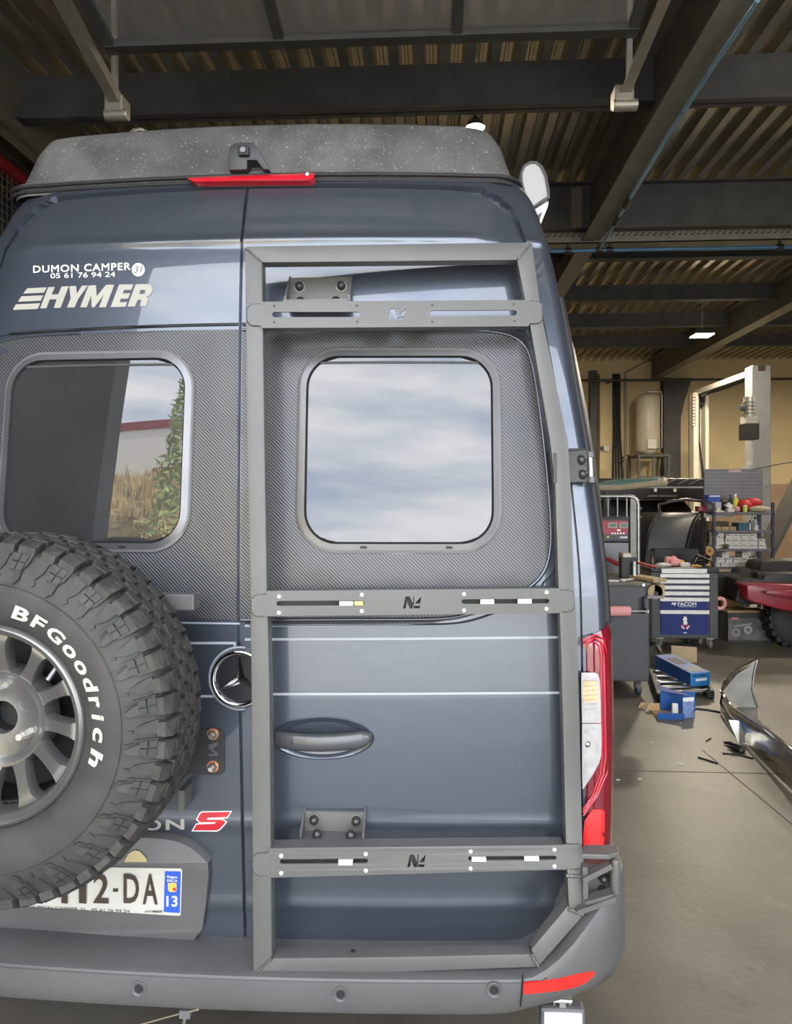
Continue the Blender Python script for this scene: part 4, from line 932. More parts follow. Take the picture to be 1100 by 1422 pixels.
b = MB(); b.cyl(k2 + (k1 - k2) * .86, k1 + Vector((0, 0, .004)), .0115, n=12); b.obj('knuckle', M_fr, root, smooth=50)
b = MB(); b.cyl(k2 - Vector((0, 0, .006)), k2 + (k1 - k2) * .14, .0115, n=12); b.obj('knuckle', M_fr, root, smooth=50)
for x, y in ((806, 639), (807.5, 659)): q = p1 + (p4 - p1) * ((x - 769.5) / 46.) ; q = V(x, y, .036); dome(q, (.15, -1, 0), root, r=.0135, h=.022, washer=False)
# lower hinge bracket round the bumper corner
root = thing('lower_hinge_bracket', 'dark grey boxed hinge bracket with two cap nuts below the tail light', 'bracket', onY(830, 1265, .0))
YH = -.105
def H(px, py, y=YH): return onY(px, py, y)
b = MB(); t0 = [H(808, 1193), H(846, 1189), H(860, 1190, -.085), H(858, 1184, -.055), H(812, 1189, -.055)]; zt_ = t0[0].z
b.prism([(p.x, p.y, zt_) for p in t0], (0, 0, .012)); b.obj('top_plate', M_fr, root, bevel=.003)
b = MB(); q0, q1 = H(849, 1193, -.08), H(861, 1246, -.08); b.mm(q0.x, q1.x, -.085, .0, q1.z, q0.z); b.obj('hinge_barrel', M_fr, root, bevel=.012, seg=3, smooth=40)
b = MB(); q0, q1 = H(810, 1200, -.045), H(850, 1248, -.045); b.mm(q0.x, q1.x, -.045, .0, q1.z, q0.z); b.obj('back_plate', M_fr, root)
b = MB(); b.bar(H(809, 1219, -.085), H(848, 1199, -.085), .012, .030, up=(0, 1, 0)); b.obj('upper_strut', M_fr, root)
b = MB(); b.bar(H(800, 1262, -.085), H(852, 1243, -.085), .012, .040, up=(0, 1, 0)); b.obj('lower_strut', M_fr, root)
b = MB(); b.bar(H(812, 1250, -.085), H(850, 1239, -.085), .008, .030, up=(0, 1, 0)); b.obj('lower_strut', M_fr, root)
b = MB(); b.bar(H(811, 1200, -.075), H(812, 1255, -.075), .012, .03, up=(0, 1, 0)); b.obj('side_rib', M_fr, root)
for x, y in ((837, 1217), (836.5, 1235.5)): dome(H(x, y, -.046), (0, -1, 0), root, r=.0125, h=.024, washer=False)
# ------------------------------------------------------------------ spare wheel carrier on the left door
root = thing('spare_wheel_carrier', 'dark grey tube carrier bolted to the van door behind the spare wheel', 'carrier', (-.4, -.05, .9))
b = MB(); m0 = V(278, 1012); m1 = V(312, 1075); b.prism([(x, S(x, z) - .007, z) for x, z in rrect(m0.x - .10, m1.x, m1.z, m0.z, .012, 4)], (0, .009, 0)); MP = b.obj('foot_plate', M_fr_d if False else mat('carrier_black', (.035, .035, .035), .45), root)
for x, y in ((296, 1019), (296, 1064)):
    p = V(x, y, .007); b = MB(); b.lathe([(0, .003), (.0155, .003), (.0155, 0)], p, (0, -1, 0), 18); b.obj('washer', mat('copper_washer', (.55, .25, .12), .4, metal=.6), MP)
    b = MB(); b.lathe([(0, .013), (.007, .013), (.011, .010), (.0125, .003), (.0125, 0)], p + Vector((0, -.003, 0)), (0, -1, 0), 6); b.cyl(p + Vector((0, -.01, 0)), p + Vector((0, -.024, 0)), .006, n=10); b.obj('nut', M_zinc, MP)
b = MB(); b.flat([[(292 + y * 14 / 1., 1052 - x * 20) for x, y in []] or [(290, 1034), (303, 1030), (303, 1034), (295, 1040), (303, 1046), (303, 1050), (290, 1050), (290, 1047), (299, 1047), (290, 1040)]], lambda x, y: V(x, y, .0085)); b.obj('stamped_mark', mat('mark_grey', (.10, .10, .10), .4), MP, fix=False)
yc = -.13
c0 = V(252, 828, .0); c1 = V(273, 846, .0)
b = MB(); q = onY(273, 824, -.12); q2 = onY(273, 846, -.12); b.mm(-.85, q.x, -.14, -.095, q2.z, q.z); b.obj('cross_tube', M_fr, root, bevel=.003)
b = MB(); q3 = onY(238, 840, -.05); q4 = onY(256, 840, -.05); b.mm(q3.x - .07, q4.x - .07, -.10, -.045, .95, q.z - .01); b.obj('upright_tube', M_fr, root, bevel=.003)
b = MB(); b.mm(q3.x - .6, q4.x - .07, -.10, -.05, .93, .98); b.obj('cross_tube', M_fr, root, bevel=.003)
b = MB(); b.mm(-.82, -.77, -.10, -.05, .93, q.z); b.obj('upright_tube', M_fr, root, bevel=.003)
b = MB(); b.mm(q3.x - .07, q4.x - .07, -.06, .01, 1.18, 1.22); b.obj('stand_off', M_fr, root)
b = MB(); b.mm(-.82, -.77, -.06, .06, 1.18, 1.22); b.obj('stand_off', M_fr, root)
b = MB(); p = V(263, 1085); b.mm(p.x - .008, p.x + .008, p.y - .06, p.y - .001, p.z - .05, p.z + .0); b.obj('lug', M_fr, root)
# ------------------------------------------------------------------ spare wheel
WC = Vector((-.446, -.285, 1.222)); WAX = Vector((0, -1, 0))     # +axis = towards the camera
SW = thing('spare_wheel_assembly', 'all-terrain spare wheel with white sidewall lettering hung on the van door', 'wheel', WC)
RW, HW, RR0 = .398, .132, .212
def WP(r, a, h): return WC + Vector((r * math.cos(a), -h, r * math.sin(a)))
TYR = mat('tyre_rubber_dusty', (.047, .0455, .043), .62, var=.22, scale=14, bump=.10, bscale=150)
TRD = mat('tread_rubber', (.052, .049, .044), .66, var=.35, scale=26, bump=.15, bscale=120)
prof = [(RR0 - .01, .080), (RR0 + .004, .108), (.225, .119), (.245, .127), (.270, .132), (.295, .131), (.318, .127), (.335, .121), (.352, .112), (.370, .100), (.382, .070), (.386, .03), (.386, -.03), (.382, -.07), (.370, -.100), (.34, -.12), (.29, -.131), (.24, -.127), (RR0, -.105)]
b = MB(); b.lathe(prof, WC, WAX, 96); TY = b.obj('tyre', TYR, SW, smooth=50)
def prof_h(r):
    for (r0, h0), (r1, h1) in zip(prof[:11], prof[1:11]):
        if r0 <= r <= r1: return h0 + (h1 - h0) * (r - r0) / (r1 - r0)
    return .07
def wblock(b, poly, o0, o1, shrink=.86):
    """poly of (angle, r) on the front sidewall, raised from o0 to o1"""
    n = len(poly); ca = sum(p[0] for p in poly) / n; cr_ = sum(p[1] for p in poly) / n
    lo = [WP(r, a, prof_h(r) + o0) for a, r in poly]; hi = [WP(cr_ + (r - cr_) * shrink, ca + (a - ca) * shrink, prof_h(cr_ + (r - cr_) * shrink) + o1) for a, r in poly]
    b.add(lo + hi, [tuple(range(n, 2 * n))] + [(i, (i + 1) % n, (i + 1) % n + n, i + n) for i in range(n)])
NL = 26; b = MB(); da = 2 * math.pi / NL
for k in range(NL):
    a = k * da + R(4); q = lambda u, r: (a + u * da, r)
    wblock(b, [q(.02, .372), q(.02, .352), q(.10, .340), q(.08, .318), q(.20, .306), q(.36, .310), q(.42, .326), q(.52, .330), q(.52, .372)], -.003, .0075, .93)
    for i in range(2):
        for j in range(2):
            wblock(b, [q(.10 + .19 * i, .3385 + .0165 * j), q(.275 + .19 * i, .3385 + .0165 * j), q(.275 + .19 * i, .3535 + .0165 * j), q(.10 + .19 * i, .3535 + .0165 * j)], .005, .0105, .92)
    wblock(b, [q(.58, .372), q(.58, .345), q(.66, .332), q(.72, .326), q(.82, .330), q(.90, .345), q(.94, .372)], -.003, .0055, .90)
    wblock(b, [q(.62, .322), q(.70, .312), q(.74, .318), q(.70, .326)], -.002, .004, .8)
tag(b.obj('shoulder_lugs', TYR, TY, fix=True), kind='stuff')
# ring line on the sidewall
b = MB(); b.tube([WP(.302, 2 * math.pi * k / 96, prof_h(.302)) for k in range(96)], .0016, n=6, closed=True); b.obj('sidewall_ring', TYR, TY, smooth=60)
# tread blocks
def tblock(b, poly, r0, r1, shrink=.9):
    n = len(poly); ca = sum(p[0] for p in poly) / n; ch = sum(p[1] for p in poly) / n
    lo = [WP(r0, a, h) for a, h in poly]; hi = [WP(r1, ca + (a - ca) * shrink, ch + (h - ch) * shrink) for a, h in poly]
    b.add(lo + hi, [tuple(range(n, 2 * n))] + [(i, (i + 1) % n, (i + 1) % n + n, i + n) for i in range(n)])
b = MB(); rnd = random.Random(3); NB = 52; db = 2 * math.pi / NB
for row, hc in enumerate((-.058, -.029, 0., .029, .058)):
    for k in range(NB):
        a = (k + (.5 if row % 2 else 0)) * db; sk = .006 * (1 if row % 2 else -1); j = lambda: rnd.uniform(-.12, .12)
        P = [(a + db * (-.42 + j() * .5), hc - .0125 + sk * .3), (a + db * (.05 + j()), hc - .0145 - sk * .4), (a + db * (.40 + j() * .5), hc - .011), (a + db * (.34 + j() * .5), hc + .0125 - sk * .3), (a + db * (-.05 + j()), hc + .0145), (a + db * (-.40 + j() * .5), hc + .0110)]
        tblock(b, P, .380, RW + rnd.uniform(-.0015, .0015), .93)
for k in range(NL * 2):
    a = k * da / 2 + R(4)
    for sg in (1, -1):
        w_ = .40 if k % 2 == 0 else .34
        P = [(a + da * (.02), sg * .074), (a + da * (.02 + w_), sg * .074), (a + da * (.03 + w_), sg * .093), (a + da * (.015 + w_), sg * .108), (a + da * .03, sg * .108), (a + da * .01, sg * .093)]
        n = 6; lo = [WP(.366, x, h) for x, h in P]; hi = [WP(RW - .001 - (abs(h) > .1) * .010 - (abs(h) > .09) * .003, x, h) for x, h in P]
        b.add(lo + hi, [tuple(range(n, 2 * n))] + [(i, (i + 1) % n, (i + 1) % n + n, i + n) for i in range(n)])
for k in range(NL * 5):
    a = rnd.uniform(0, 2 * math.pi); h = rnd.uniform(-.06, .085); r_ = RW + .001
    b.add([WP(r_ - .002, a, h), WP(r_ - .002, a + .003, h + .001), WP(r_ + .006, a + .002, h + .001)], [(0, 1, 2)])
tag(b.obj('tread_blocks', TRD, TY, fix=True), kind='stuff')
# raised white letters round the sidewall
LET = mat('tyre_white_letter', (.50, .485, .43), .6, var=.08, scale=30)
word = 'BFGoodrich'; r0 = .254; hgt = .030
cents = [69.5, 59.8, 49.8, 40.2, 31.0, 21.8, 13.6, 6.4, -1.8, -12.6]; wid = [9.3, 8.2, 9.8, 8.2, 8.2, 8.4, 6.2, 3.6, 7.4, 9.0]
for ch, c, w_ in zip(word, cents, wid):
    tall = 1.0 if ch in 'BFG' else (1.0 if ch in 'dh' else (.95 if ch == 'i' else .80)); vs, fs, asp = textmesh(ch, .035, .12)
    top_ = []; 
    for u, v in vs:
        r_ = r0 - hgt / 2 + v * hgt * tall; a = R(c + w_ * .5 * .92 - u * w_ * .92); top_.append(WP(r_, a, prof_h(r_) + .0022))
    b = MB(); b.add(top_, fs); b.obj('raised_letter', LET, TY, fix=False)
# ---- rim
RIM = mat('anthracite_rim', (.25, .245, .235), .30, metal=.75, var=.08, scale=6)
RIMD = mat('rim_barrel', (.012, .012, .012), .6)
b = MB(); b.lathe([(RR0 + .003, .104), (RR0 + .001, .113), (RR0 - .006, .117), (RR0 - .016, .112), (RR0 - .022, .098), (RR0 - .026, .07), (RR0 - .028, .04)], WC, WAX, 96); LIP = b.obj('rim', RIM, SW, smooth=50)
b = MB(); b.lathe([(RR0 - .027, .06), (RR0 - .03, -.10)], WC, WAX, 64); b.lathe([(.0, -.04), (RR0 - .03, -.04)], WC, WAX, 48); b.obj('barrel', RIMD, LIP, smooth=50)
NSP = 12
for k in range(NSP):
    a = R(-5 + 30 * k); t = Vector((math.cos(a), 0, math.sin(a))); s2 = Vector((-math.sin(a), 0, math.cos(a)))
    rows = []
    for r_, w_, h_ in ((.098, .020, .058), (.112, .0155, .064), (.130, .0135, .071), (.155, .0140, .081), (.172, .0165, .086), (.184, .023, .087), (.193, .034, .085)):
        P = [(-w_ * 1.12, h_ - .028), (-w_ * 1.1, h_ - .008), (-w_ * .86, h_), (w_ * .86, h_), (w_ * 1.1, h_ - .008), (w_ * 1.12, h_ - .028)]
        rows.append([WC + t * r_ + s2 * x + Vector((0, -h, 0)) for x, h in P])
    b = MB(); b.grid(rows); b.obj('spoke', RIM, LIP, smooth=40)
b = MB(); b.lathe([(.034, .020), (.034, .046), (.036, .050), (.080, .050), (.088, .054), (.096, .061), (.104, .062), (.110, .050), (.112, .015)], WC, WAX, 64); HUB = b.obj('hub', RIM, SW, smooth=35)
b = MB(); b.lathe([(0, .0), (.034, .0), (.034, .03)], WC, WAX, 32); b.obj('centre_bore', RIMD, HUB)
b = MB(); b.cyl(WC + Vector((0, .18, 0)), WC + Vector((0, .03, 0)), .018, n=16); b.mm(WC.x - .16, WC.x + .16, WC.y + .14, WC.y + .19, WC.z - .12, WC.z + .12); b.obj('mount_boss', M_fr, HUB, smooth=40)
for k in range(6):
    a = R(30 + 60 * k); p = WP(.065, a, .050)
    b = MB(); b.lathe([(.0185, .0012), (.0165, -.004), (.0145, -.016), (0, -.016)], p, WAX, 20); SK = b.obj('lug_seat', mat('bright_cone', (.5, .5, .48), .3, metal=.8), HUB, smooth=40)
    if k in (5, 1, 3): b = MB(); b.lathe([(0, .020), (.008, .020), (.0115, .014), (.0125, 0), (.0125, -.01)], p, WAX, 6); b.cyl(p + WAX * .012, p + WAX * .032, .007, n=12); b.obj('lug_nut', M_zinc, HUB)
b = MB(); v0 = WP(.178, R(41), .070); v1 = WP(.150, R(37), .082); b.tube([v0, v1], [.005, .0055], n=10); b.obj('valve', mat('valve_grey', (.25, .25, .24), .35, metal=.5), LIP, smooth=50)
# ------------------------------------------------------------------ workshop objects to the right of the van
def rect(px0, px1, pt, pb, Y):
    a = onY(px0, pb, Y); c = onY(px1, pt, Y); return a.x, c.x, a.z, c.z
def fbox(px0, px1, pt, pb, Y, dep, b=None):
    x0, x1, z0, z1 = rect(px0, px1, pt, pb, Y); b = b or MB(); b.mm(x0, x1, Y, Y + dep, z0, z1); return b
def single(b, name, m, label, cat, group=None, **k): return tag(b.obj(name, m, None, **k), label, cat, group)
G_dk = mat('dark_grey_metal', (.075, .076, .078), .5, var=.1)
G_md = mat('mid_grey_metal', (.22, .22, .225), .5, metal=.2, var=.1)
WHT = mat('white_card', (.62, .60, .56), .7, var=.06)
CARD = mat('cardboard', (.42, .29, .15), .8, var=.12)
NAVY = mat('navy_paint', (.035, .038, .075), .45, var=.1)
BLU = mat('chest_blue', (.006, .018, .15), .55, coat=.0, var=.06)
BLUB = mat('box_blue', (.015, .10, .36), .5, var=.08)
BLUB2 = mat('box_bright_blue', (.03, .22, .55), .5, var=.06)
PINK = mat('pink_paper', (.78, .36, .34), .75, var=.06)
PRINT = mat('black_print', (.03, .03, .03), .6)
BROWN = mat('brown_tan', (.45, .33, .18), .7, var=.1)
REDM = mat('red_metal', (.24, .008, .02), .35, coat=.5, var=.1)
def caster(p, parent, r=.055, face='x'):
    b = MB(); b.cyl(p + Vector((-.018, 0, r)), p + Vector((.018, 0, r)), r, n=20); b.obj('caster_wheel', mat('caster_grey', (.12, .12, .12), .5), parent, smooth=40)
    b = MB(); b.cyl(p + Vector((-.020, 0, r)), p + Vector((.020, 0, r)), r * .62, n=16); b.obj('caster_hub', M_galv, parent, smooth=40)
    b = MB(); b.mm(p.x - .028, p.x - .022, p.y - .02, p.y + .03, p.z + r, p.z + .125).mm(p.x + .022, p.x + .028, p.y - .02, p.y + .03, p.z + r, p.z + .125).mm(p.x - .04, p.x + .04, p.y - .04, p.y + .05, p.z + .12, p.z + .128); b.obj('caster_fork', M_galv, parent)
# ---- steel workbench cabinet
YW = onZ(885, 966).y; x0, x1, zb_, zt_ = rect(842, 902, 809, 946, YW); x0 = x1 - .95; DW = 1.05
WB = thing('workbench_cabinet', 'dark grey steel workbench cabinet on casters beside the van', 'workbench', ((x0 + x1) / 2, YW, 0))
b = MB(); b.mm(x0, x1, YW + .012, YW + DW, zb_, zt_ - .025); b.obj('body', G_dk, WB, bevel=.004)
b = MB(); b.mm(x0 - .01, x1 + .01, YW - .01, YW + DW, zt_ - .025, zt_); b.obj('worktop', mat('worn_top', (.13, .115, .09), .5, var=.3, scale=6), WB, bevel=.004)
zsp = onY(880, 851, YW).z
b = MB(); b.mm(x0 + .005, x1 - .03, YW, YW + .014, zsp + .004, zt_ - .04); b.obj('drawer', G_dk, WB, bevel=.003)
b = MB(); b.mm(x0 + .005, x1 - .03, YW, YW + .014, zb_ + .01, zsp - .004); b.obj('door', G_dk, WB, bevel=.003)
b = MB(); b.tube([onY(893, 830, YW), onY(893, 833, YW - .04), onY(894, 846, YW - .04), onY(894, 851, YW)], .011, n=8); b.obj('handle', M_blk, WB, smooth=60)
b = MB(); q = onY(893, 812, YW); b.cyl(q, q + Vector((0, -.02, 0)), .012, n=10); b.obj('lock', M_zinc, WB)
for xx, yy in ((x1 - .08, YW + .06), (x0 + .08, YW + .06), (x1 - .08, YW + DW - .1), (x0 + .08, YW + DW - .1)): caster(Vector((xx, yy, 0)), WB, .058)
# pink roll on a rod in front of the cabinet
YP = YW - .07; a = onY(843, 848.5, YP); c = onY(875, 848.5, YP); rr_ = (onY(860, 841.5, YP).z - onY(860, 855.5, YP).z) / 2
root = thing('paper_roll', 'pink paper roll on a thin rod at the front of the workbench', 'paper roll', ((a.x + c.x) / 2, YP, a.z - rr_))
b = MB(); b.cyl(a - Vector((.12, 0, 0)), c, rr_, n=24); b.obj('roll', PINK, root, smooth=40)
e = onY(901, 848.5, YP); b = MB(); b.cyl((a.x - .2, YP, a.z), (e.x, YP, a.z), .008, n=8); b.mm(e.x - .012, e.x, YP - .01, YW + .01, a.z - .012, a.z + .012); b.obj('rod', M_galv, root)
# things lying on the workbench
zt0 = zt_
def onb(px, Yo): p = onY(px, 800, YW + Yo); return Vector((p.x, YW + Yo, zt0))
root = thing('battery_charger', 'red and black battery charger with two green displays on the workbench', 'charger', onb(858, .75))
Yc_ = YW + .72; cx0, cx1, cz0, cz1 = rect(833, 875, 718, 754, Yc_)
b = MB(); b.mm(cx0, cx1, Yc_, Yc_ + .22, cz0, cz1); b.obj('case', M_blk, root, bevel=.02, seg=3)
b = MB(); q = rect(836, 872, 723, 742, Yc_ - .002); b.mm(q[0], q[1], Yc_ - .003, Yc_, q[2], q[3]); b.obj('red_panel', mat('charger_red', (.33, .025, .035), .4), root)
b = MB(); q = rect(836, 872, 742, 750, Yc_ - .002); b.mm(q[0], q[1], Yc_ - .003, Yc_, q[2], q[3]); b.obj('black_panel', mat('charger_dark', (.05, .04, .045), .4), root)
for u in ((846, 856), (862, 871)):
    b = MB(); q = rect(u[0], u[1], 727, 732, Yc_ - .003); b.mm(q[0], q[1], Yc_ - .006, Yc_ - .003, q[2], q[3]); DSP = b.obj('display', mat('display_green', (.05, .12, .08), .3), root)
    b = MB(); q = rect(u[0] - 1, u[1] + 1, 726, 733, Yc_ - .003); b.mm(q[0], q[1], Yc_ - .0045, Yc_ - .003, q[2], q[3]); b.obj('display_frame', mat('display_frame', (.45, .42, .40), .4), DSP)
for i in range(5):
    b = MB(); q = rect(849 + i * 4, 851.5 + i * 4, 739.5, 742, Yc_ - .003); b.mm(q[0], q[1], Yc_ - .005, Yc_ - .003, q[2], q[3]); b.obj('button', WHITEV, root)
b = MB(); q = rect(857, 862, 735, 737.5, Yc_ - .003); b.mm(q[0], q[1], Yc_ - .005, Yc_ - .003, q[2], q[3]); b.obj('button', WHITEV, root)
b = MB(); q = rect(843, 846, 744.5, 747, Yc_ - .003); b.mm(q[0], q[1], Yc_ - .005, Yc_ - .003, q[2], q[3]); b.obj('indicator', mat('yellow_mark', (.7, .6, .1), .5), root)
b = MB(); q = rect(861, 872, 745, 747.3, Yc_ - .003)
for k in range(5): b.mm(q[0] + (q[1] - q[0]) * k / 5, q[0] + (q[1] - q[0]) * (k + .7) / 5, Yc_ - .0042, Yc_ - .003, q[2], q[3])
tag(b.obj('model_print', WHITEV, root), kind='stuff')
b = MB(); q = rect(835, 873, 754, 762, Yc_ + .01); b.mm(q[0], q[1], Yc_ + .01, Yc_ + .24, zt0, q[3]); b.obj('base', G_md, root)
def small(name, px0, px1, pt, Yo, dep, m, label, cat, bev=.004, rz=0., z=None):
    Y = YW + Yo; a = onY(px0, 800, Y).x; c = onY(px1, 800, Y).x; zz = zt0 if z is None else z; h = onY(px0, pt, Y).z - zz
    b = MB(); b.box(((a + c) / 2, Y + dep / 2, zz + h / 2), (c - a, dep, h), Matrix.Rotation(rz, 3, 'Z')); return single(b, name, m, label, cat, bevel=bev)
small('carton', 863, 876, 768, .42, .10, mat('carton_tan', (.34, .24, .13), .8), 'tan open carton on the workbench behind the black tool case', 'box')
wbx = small('carton', 865.5, 877, 769, .30, .06, WHT, 'small white carton on the workbench in front of the tan one', 'box', z=zt0 + .085)
small('tool_case', 863, 885, 774, .28, .10, M_blk, 'black tool case lying on the workbench under the white carton', 'case', .008)
small('spray_can', 880, 883.5, 780, .22, .03, mat('mint', (.62, .72, .66), .4), 'small pale green bottle on the workbench edge', 'bottle')
for i, (pxs, lab) in enumerate(((((843, 776, .45), (850, 779, .40), (857, 783, .36), (866, 784, .34)), 'red battery cable clamp lying left of the black tool case'), (((885, 781, .30), (893, 783, .33), (902, 786, .36), (911, 788, .40)), 'red battery cable trailing from the tool case to the tool chest'))):
    P = []
    for px, py, Yo in pxs:
        q = onY(px, py, YW + Yo); q.z = max(q.z, zt0 + .014); P.append(q)
    b = MB(); b.tube(P, [.016, .02, .022, .012] if i == 0 else .012, n=8); single(b, 'battery_cable', REDM, lab, 'cable', smooth=60)
for i, (px, Yo, w_, d_, rz, lab) in enumerate(((868, .16, .10, .05, .2, 'torn white paper scrap at the middle of the workbench top'), (850, .07, .12, .06, -.3, 'crumpled light plastic scrap at the van side of the workbench top'), (876, .20, .05, .03, .5, 'small white paper scrap beside the green bottle'), (866.5, .06, .02, .02, 0, 'tiny white crumb on the front edge of the workbench'))):
    p = onb(px, Yo); b = MB(); b.prism([p + Matrix.Rotation(rz, 3, 'Z') @ Vector((x * w_ / 2, y * d_ / 2, .001)) for x, y in ((-1, -.6), (-.2, -1), (.9, -.7), (1, .4), (.3, 1), (-.7, .8))], (0, 0, .012)); single(b, 'paper_scrap', WHT, lab, 'scrap')
a = onY(880.5, 791, YW + .32); c = onY(917, 817, YW - .02); a.z = zt0 + .02; c.z = zt0 + .02
b = MB(); b.bar(a, c, .13, .03); single(b, 'wooden_plank', BROWN, 'light wooden board lying across the workbench corner', 'board', bevel=.004)
a = onY(901, 822, YW - .02); c = onY(920, 822, YW - .02)
root = thing('masking_roll', 'tan paper roll held by a grey bracket beside the workbench', 'paper roll', (c.x, YW, a.z - .1))
b = MB(); b.cyl(a + Vector((.055, 0, 0)), a + Vector((.055, .11, 0)), .062, n=24); b.mm(a.x + .05, c.x + .02, a.y, a.y + .11, a.z - .05, a.z + .062); b.obj('roll', BROWN, root, smooth=40)
b = MB(); q = onY(911, 824.5, YW - .02); b.cyl(q + Vector((0, -.003, 0)), q + Vector((0, .005, 0)), .02, n=12); b.obj('core', M_blk, root)
b = MB(); q = rect(899.5, 921, 827, 831, YW - .03); b.mm(x1 - .03, q[1], YW - .04, YW + .09, q[2], q[3]); b.obj('holder', G_md, root)
# ---- roller tool chest
YC = onZ(988, 903).y; x0, x1, zb_, zt_ = rect(904.5, 998.5, 789, 887, YC); DC = .48
TCH = thing('tool_chest', 'dark roller tool chest with silver handled drawers and blue lower drawers', 'tool chest', ((x0 + x1) / 2, YC, 0))
b = MB(); b.mm(x0, x1, YC + .02, YC + DC, zb_, zt_ - .03); b.obj('cabinet', G_dk, TCH, bevel=.012)
b = MB(); b.mm(x0 - .005, x1 + .005, YC, YC + DC, zt_ - .055, zt_); b.obj('worktop', M_blk, TCH, bevel=.015, seg=3)
q = rect(919, 982, 790, 796, YC - .003); b = MB(); b.mm(q[0], q[1], YC - .004, YC + .01, q[2], q[3]); b.obj('top_trim', mat('silver_paint', (.55, .54, .52), .4, metal=.3), TCH)
q0 = rect(904.5, 917, 797, 886, YC); 
for a_, c_ in ((905.5, 915), (986, 997.5)):
    q = rect(a_, c_, 798, 884, YC + .005); b = MB(); b.mm(q[0], q[1], YC + .005, YC + .03, q[2], q[3]); b.obj('corner_guard', G_dk, TCH, bevel=.008)
hy = [(797.3, 802), (805.5, 810), (813.7, 818.2), (822, 826.6), (830.4, 835), (847.8, 852.4)]
fy = [(802, 805.5), (810, 813.7), (818.2, 822), (826.6, 830.4), (835, 847), (853, 881)]
for (h0, h1), (f0, f1) in zip(hy, fy):
    q = rect(918, 984, h0, f1, YC + .004); b = MB(); b.mm(q[0], q[1], YC + .006, YC + .03, q[2], q[3]); D_ = b.obj('drawer', BLU if f1 - f0 > 8 else NAVY, TCH)
    q = rect(917, 985.5, h0, h1, YC - .012); b = MB(); b.mm(q[0], q[1], YC - .014, YC + .008, q[2], q[3]); b.obj('handle', mat('silver_handle', (.72, .70, .66), .4, metal=.15), D_, bevel=.003)
def chq(l, r, t, bt): q = rect(l, r, t, bt, YC); return lambda u, v: Vector((q[0] + (q[1] - q[0]) * u, YC + .0045, q[2] + (q[3] - q[2]) * v))
textobj('brand_lettering', 'FACOM', chq(941.5, 967, 836.6, 841.4), WHITEV, TCH, dup=((.014, 0), (.007, .06)))
b = MB(); mq = chq(933, 939.5, 837, 841); b.flat([[(0, 1), (1, 1), (1, .6), (.7, 0), (.45, 0), (.45, .55), (.2, .55), (.2, .3), (0, .3)]], lambda u, v: mq(u, v)); b.obj('brand_mark', WHITEV, TCH, fix=False)
textobj('brand_lettering', 'MADE IN FRANCE', chq(943, 967, 842, 843.2), WHITEV, TCH)
mq = chq(942, 962, 856, 881)
b = MB(); b.flat([[(.42, 1), (.56, .98), (.64, .86), (.60, .74), (.66, .62), (.58, .50), (.50, .60), (.44, .48), (.36, .62), (.40, .76), (.30, .82), (.38, .88)]], mq); b.obj('crest', WHITEV, TCH, fix=False)
for s_, m_ in ((1, REDV), (-1, REDV)):
    b = MB(); b.flat([[(.5 + s_ * .02, .40), (.5 + s_ * .24, .56), (.5 + s_ * .28, .50), (.5 + s_ * .06, .34)]], mq); b.obj('crest_ribbon', m_, TCH, fix=False)
    b = MB(); b.flat([[(.5 + s_ * .05, .33), (.5 + s_ * .27, .48), (.5 + s_ * .30, .43), (.5 + s_ * .1, .28)]], mq); b.obj('crest_ribbon', WHITEV, TCH, fix=False)
b = MB(); b.flat([[(.36, .12), (.62, .12), (.62, .06), (.36, .06)]], mq); b.obj('crest_caption', WHITEV, TCH, fix=False)
for xx, yy in ((x1 - .09, YC + .05), (x0 + .1, YC + .05), (x1 - .2, YC + DC - .08), (x0 + .1, YC + DC - .08)): caster(Vector((xx, yy, 0)), TCH, .06)
# on the chest
zc = zt_
def onc(px, Yo): p = onY(px, 785, YC + Yo); return Vector((p.x, YC + Yo, zc))
p = onc(934.5, .2); b = MB(); rnd = random.Random(5)
for k in range(11): b.ball(p + Vector((rnd.uniform(-.06, .06), rnd.uniform(-.05, .05), .035 + rnd.uniform(0, .055))), (rnd.uniform(.025, .045), rnd.uniform(.025, .04), rnd.uniform(.025, .04)), 8, 6)
single(b, 'cleaning_cloth', PINK, 'crumpled pink cloth on top of the tool chest', 'cloth', smooth=50)
p = onc(951, .14); b = MB(); b.prism([p + Vector((x, y, 0)) for x, y in ((-.055, -.03), (.055, -.03), (.06, .05), (-.06, .05))], (0, 0, .045)); single(b, 'plastic_tub', WHT, 'white plastic tub on the tool chest beside the pink cloth', 'tub', bevel=.008)
p = onc(945, .30); b = MB(); b.ball(p + Vector((0, 0, .035)), (.05, .04, .035), 10, 6); single(b, 'work_glove', mat('glove_yellow', (.50, .34, .08), .8), 'yellow brown work glove behind the white tub', 'glove')
p = onc(967, .10); b = MB(); b.ball(p + Vector((0, 0, .012)), (.07, .03, .016), 10, 6); single(b, 'work_glove', mat('glove_orange', (.55, .30, .06), .8), 'orange brown glove at the front edge of the tool chest', 'glove')
p = onc(906, .2); b = MB(); b.lathe([(0, .17), (.008, .17), (.01, .13), (.024, .11), (.026, 0), (0, 0)], p, (0, 0, 1), 14); single(b, 'glass_bottle', mat('bottle_dark', (.10, .045, .03), .25, coat=.3), 'dark brown bottle at the left end of the tool chest', 'bottle', smooth=40)
p = onc(921, .12); b = MB(); b.ball(p + Vector((0, 0, .02)), (.10, .05, .028), 10, 5); single(b, 'plastic_bag', mat('bag_clear', (.55, .52, .47), .3, coat=.3, bump=.6, bscale=40), 'crumpled clear plastic bag on the tool chest beside the dark bottle', 'bag', smooth=60)
p = onc(976, .2); b = MB()
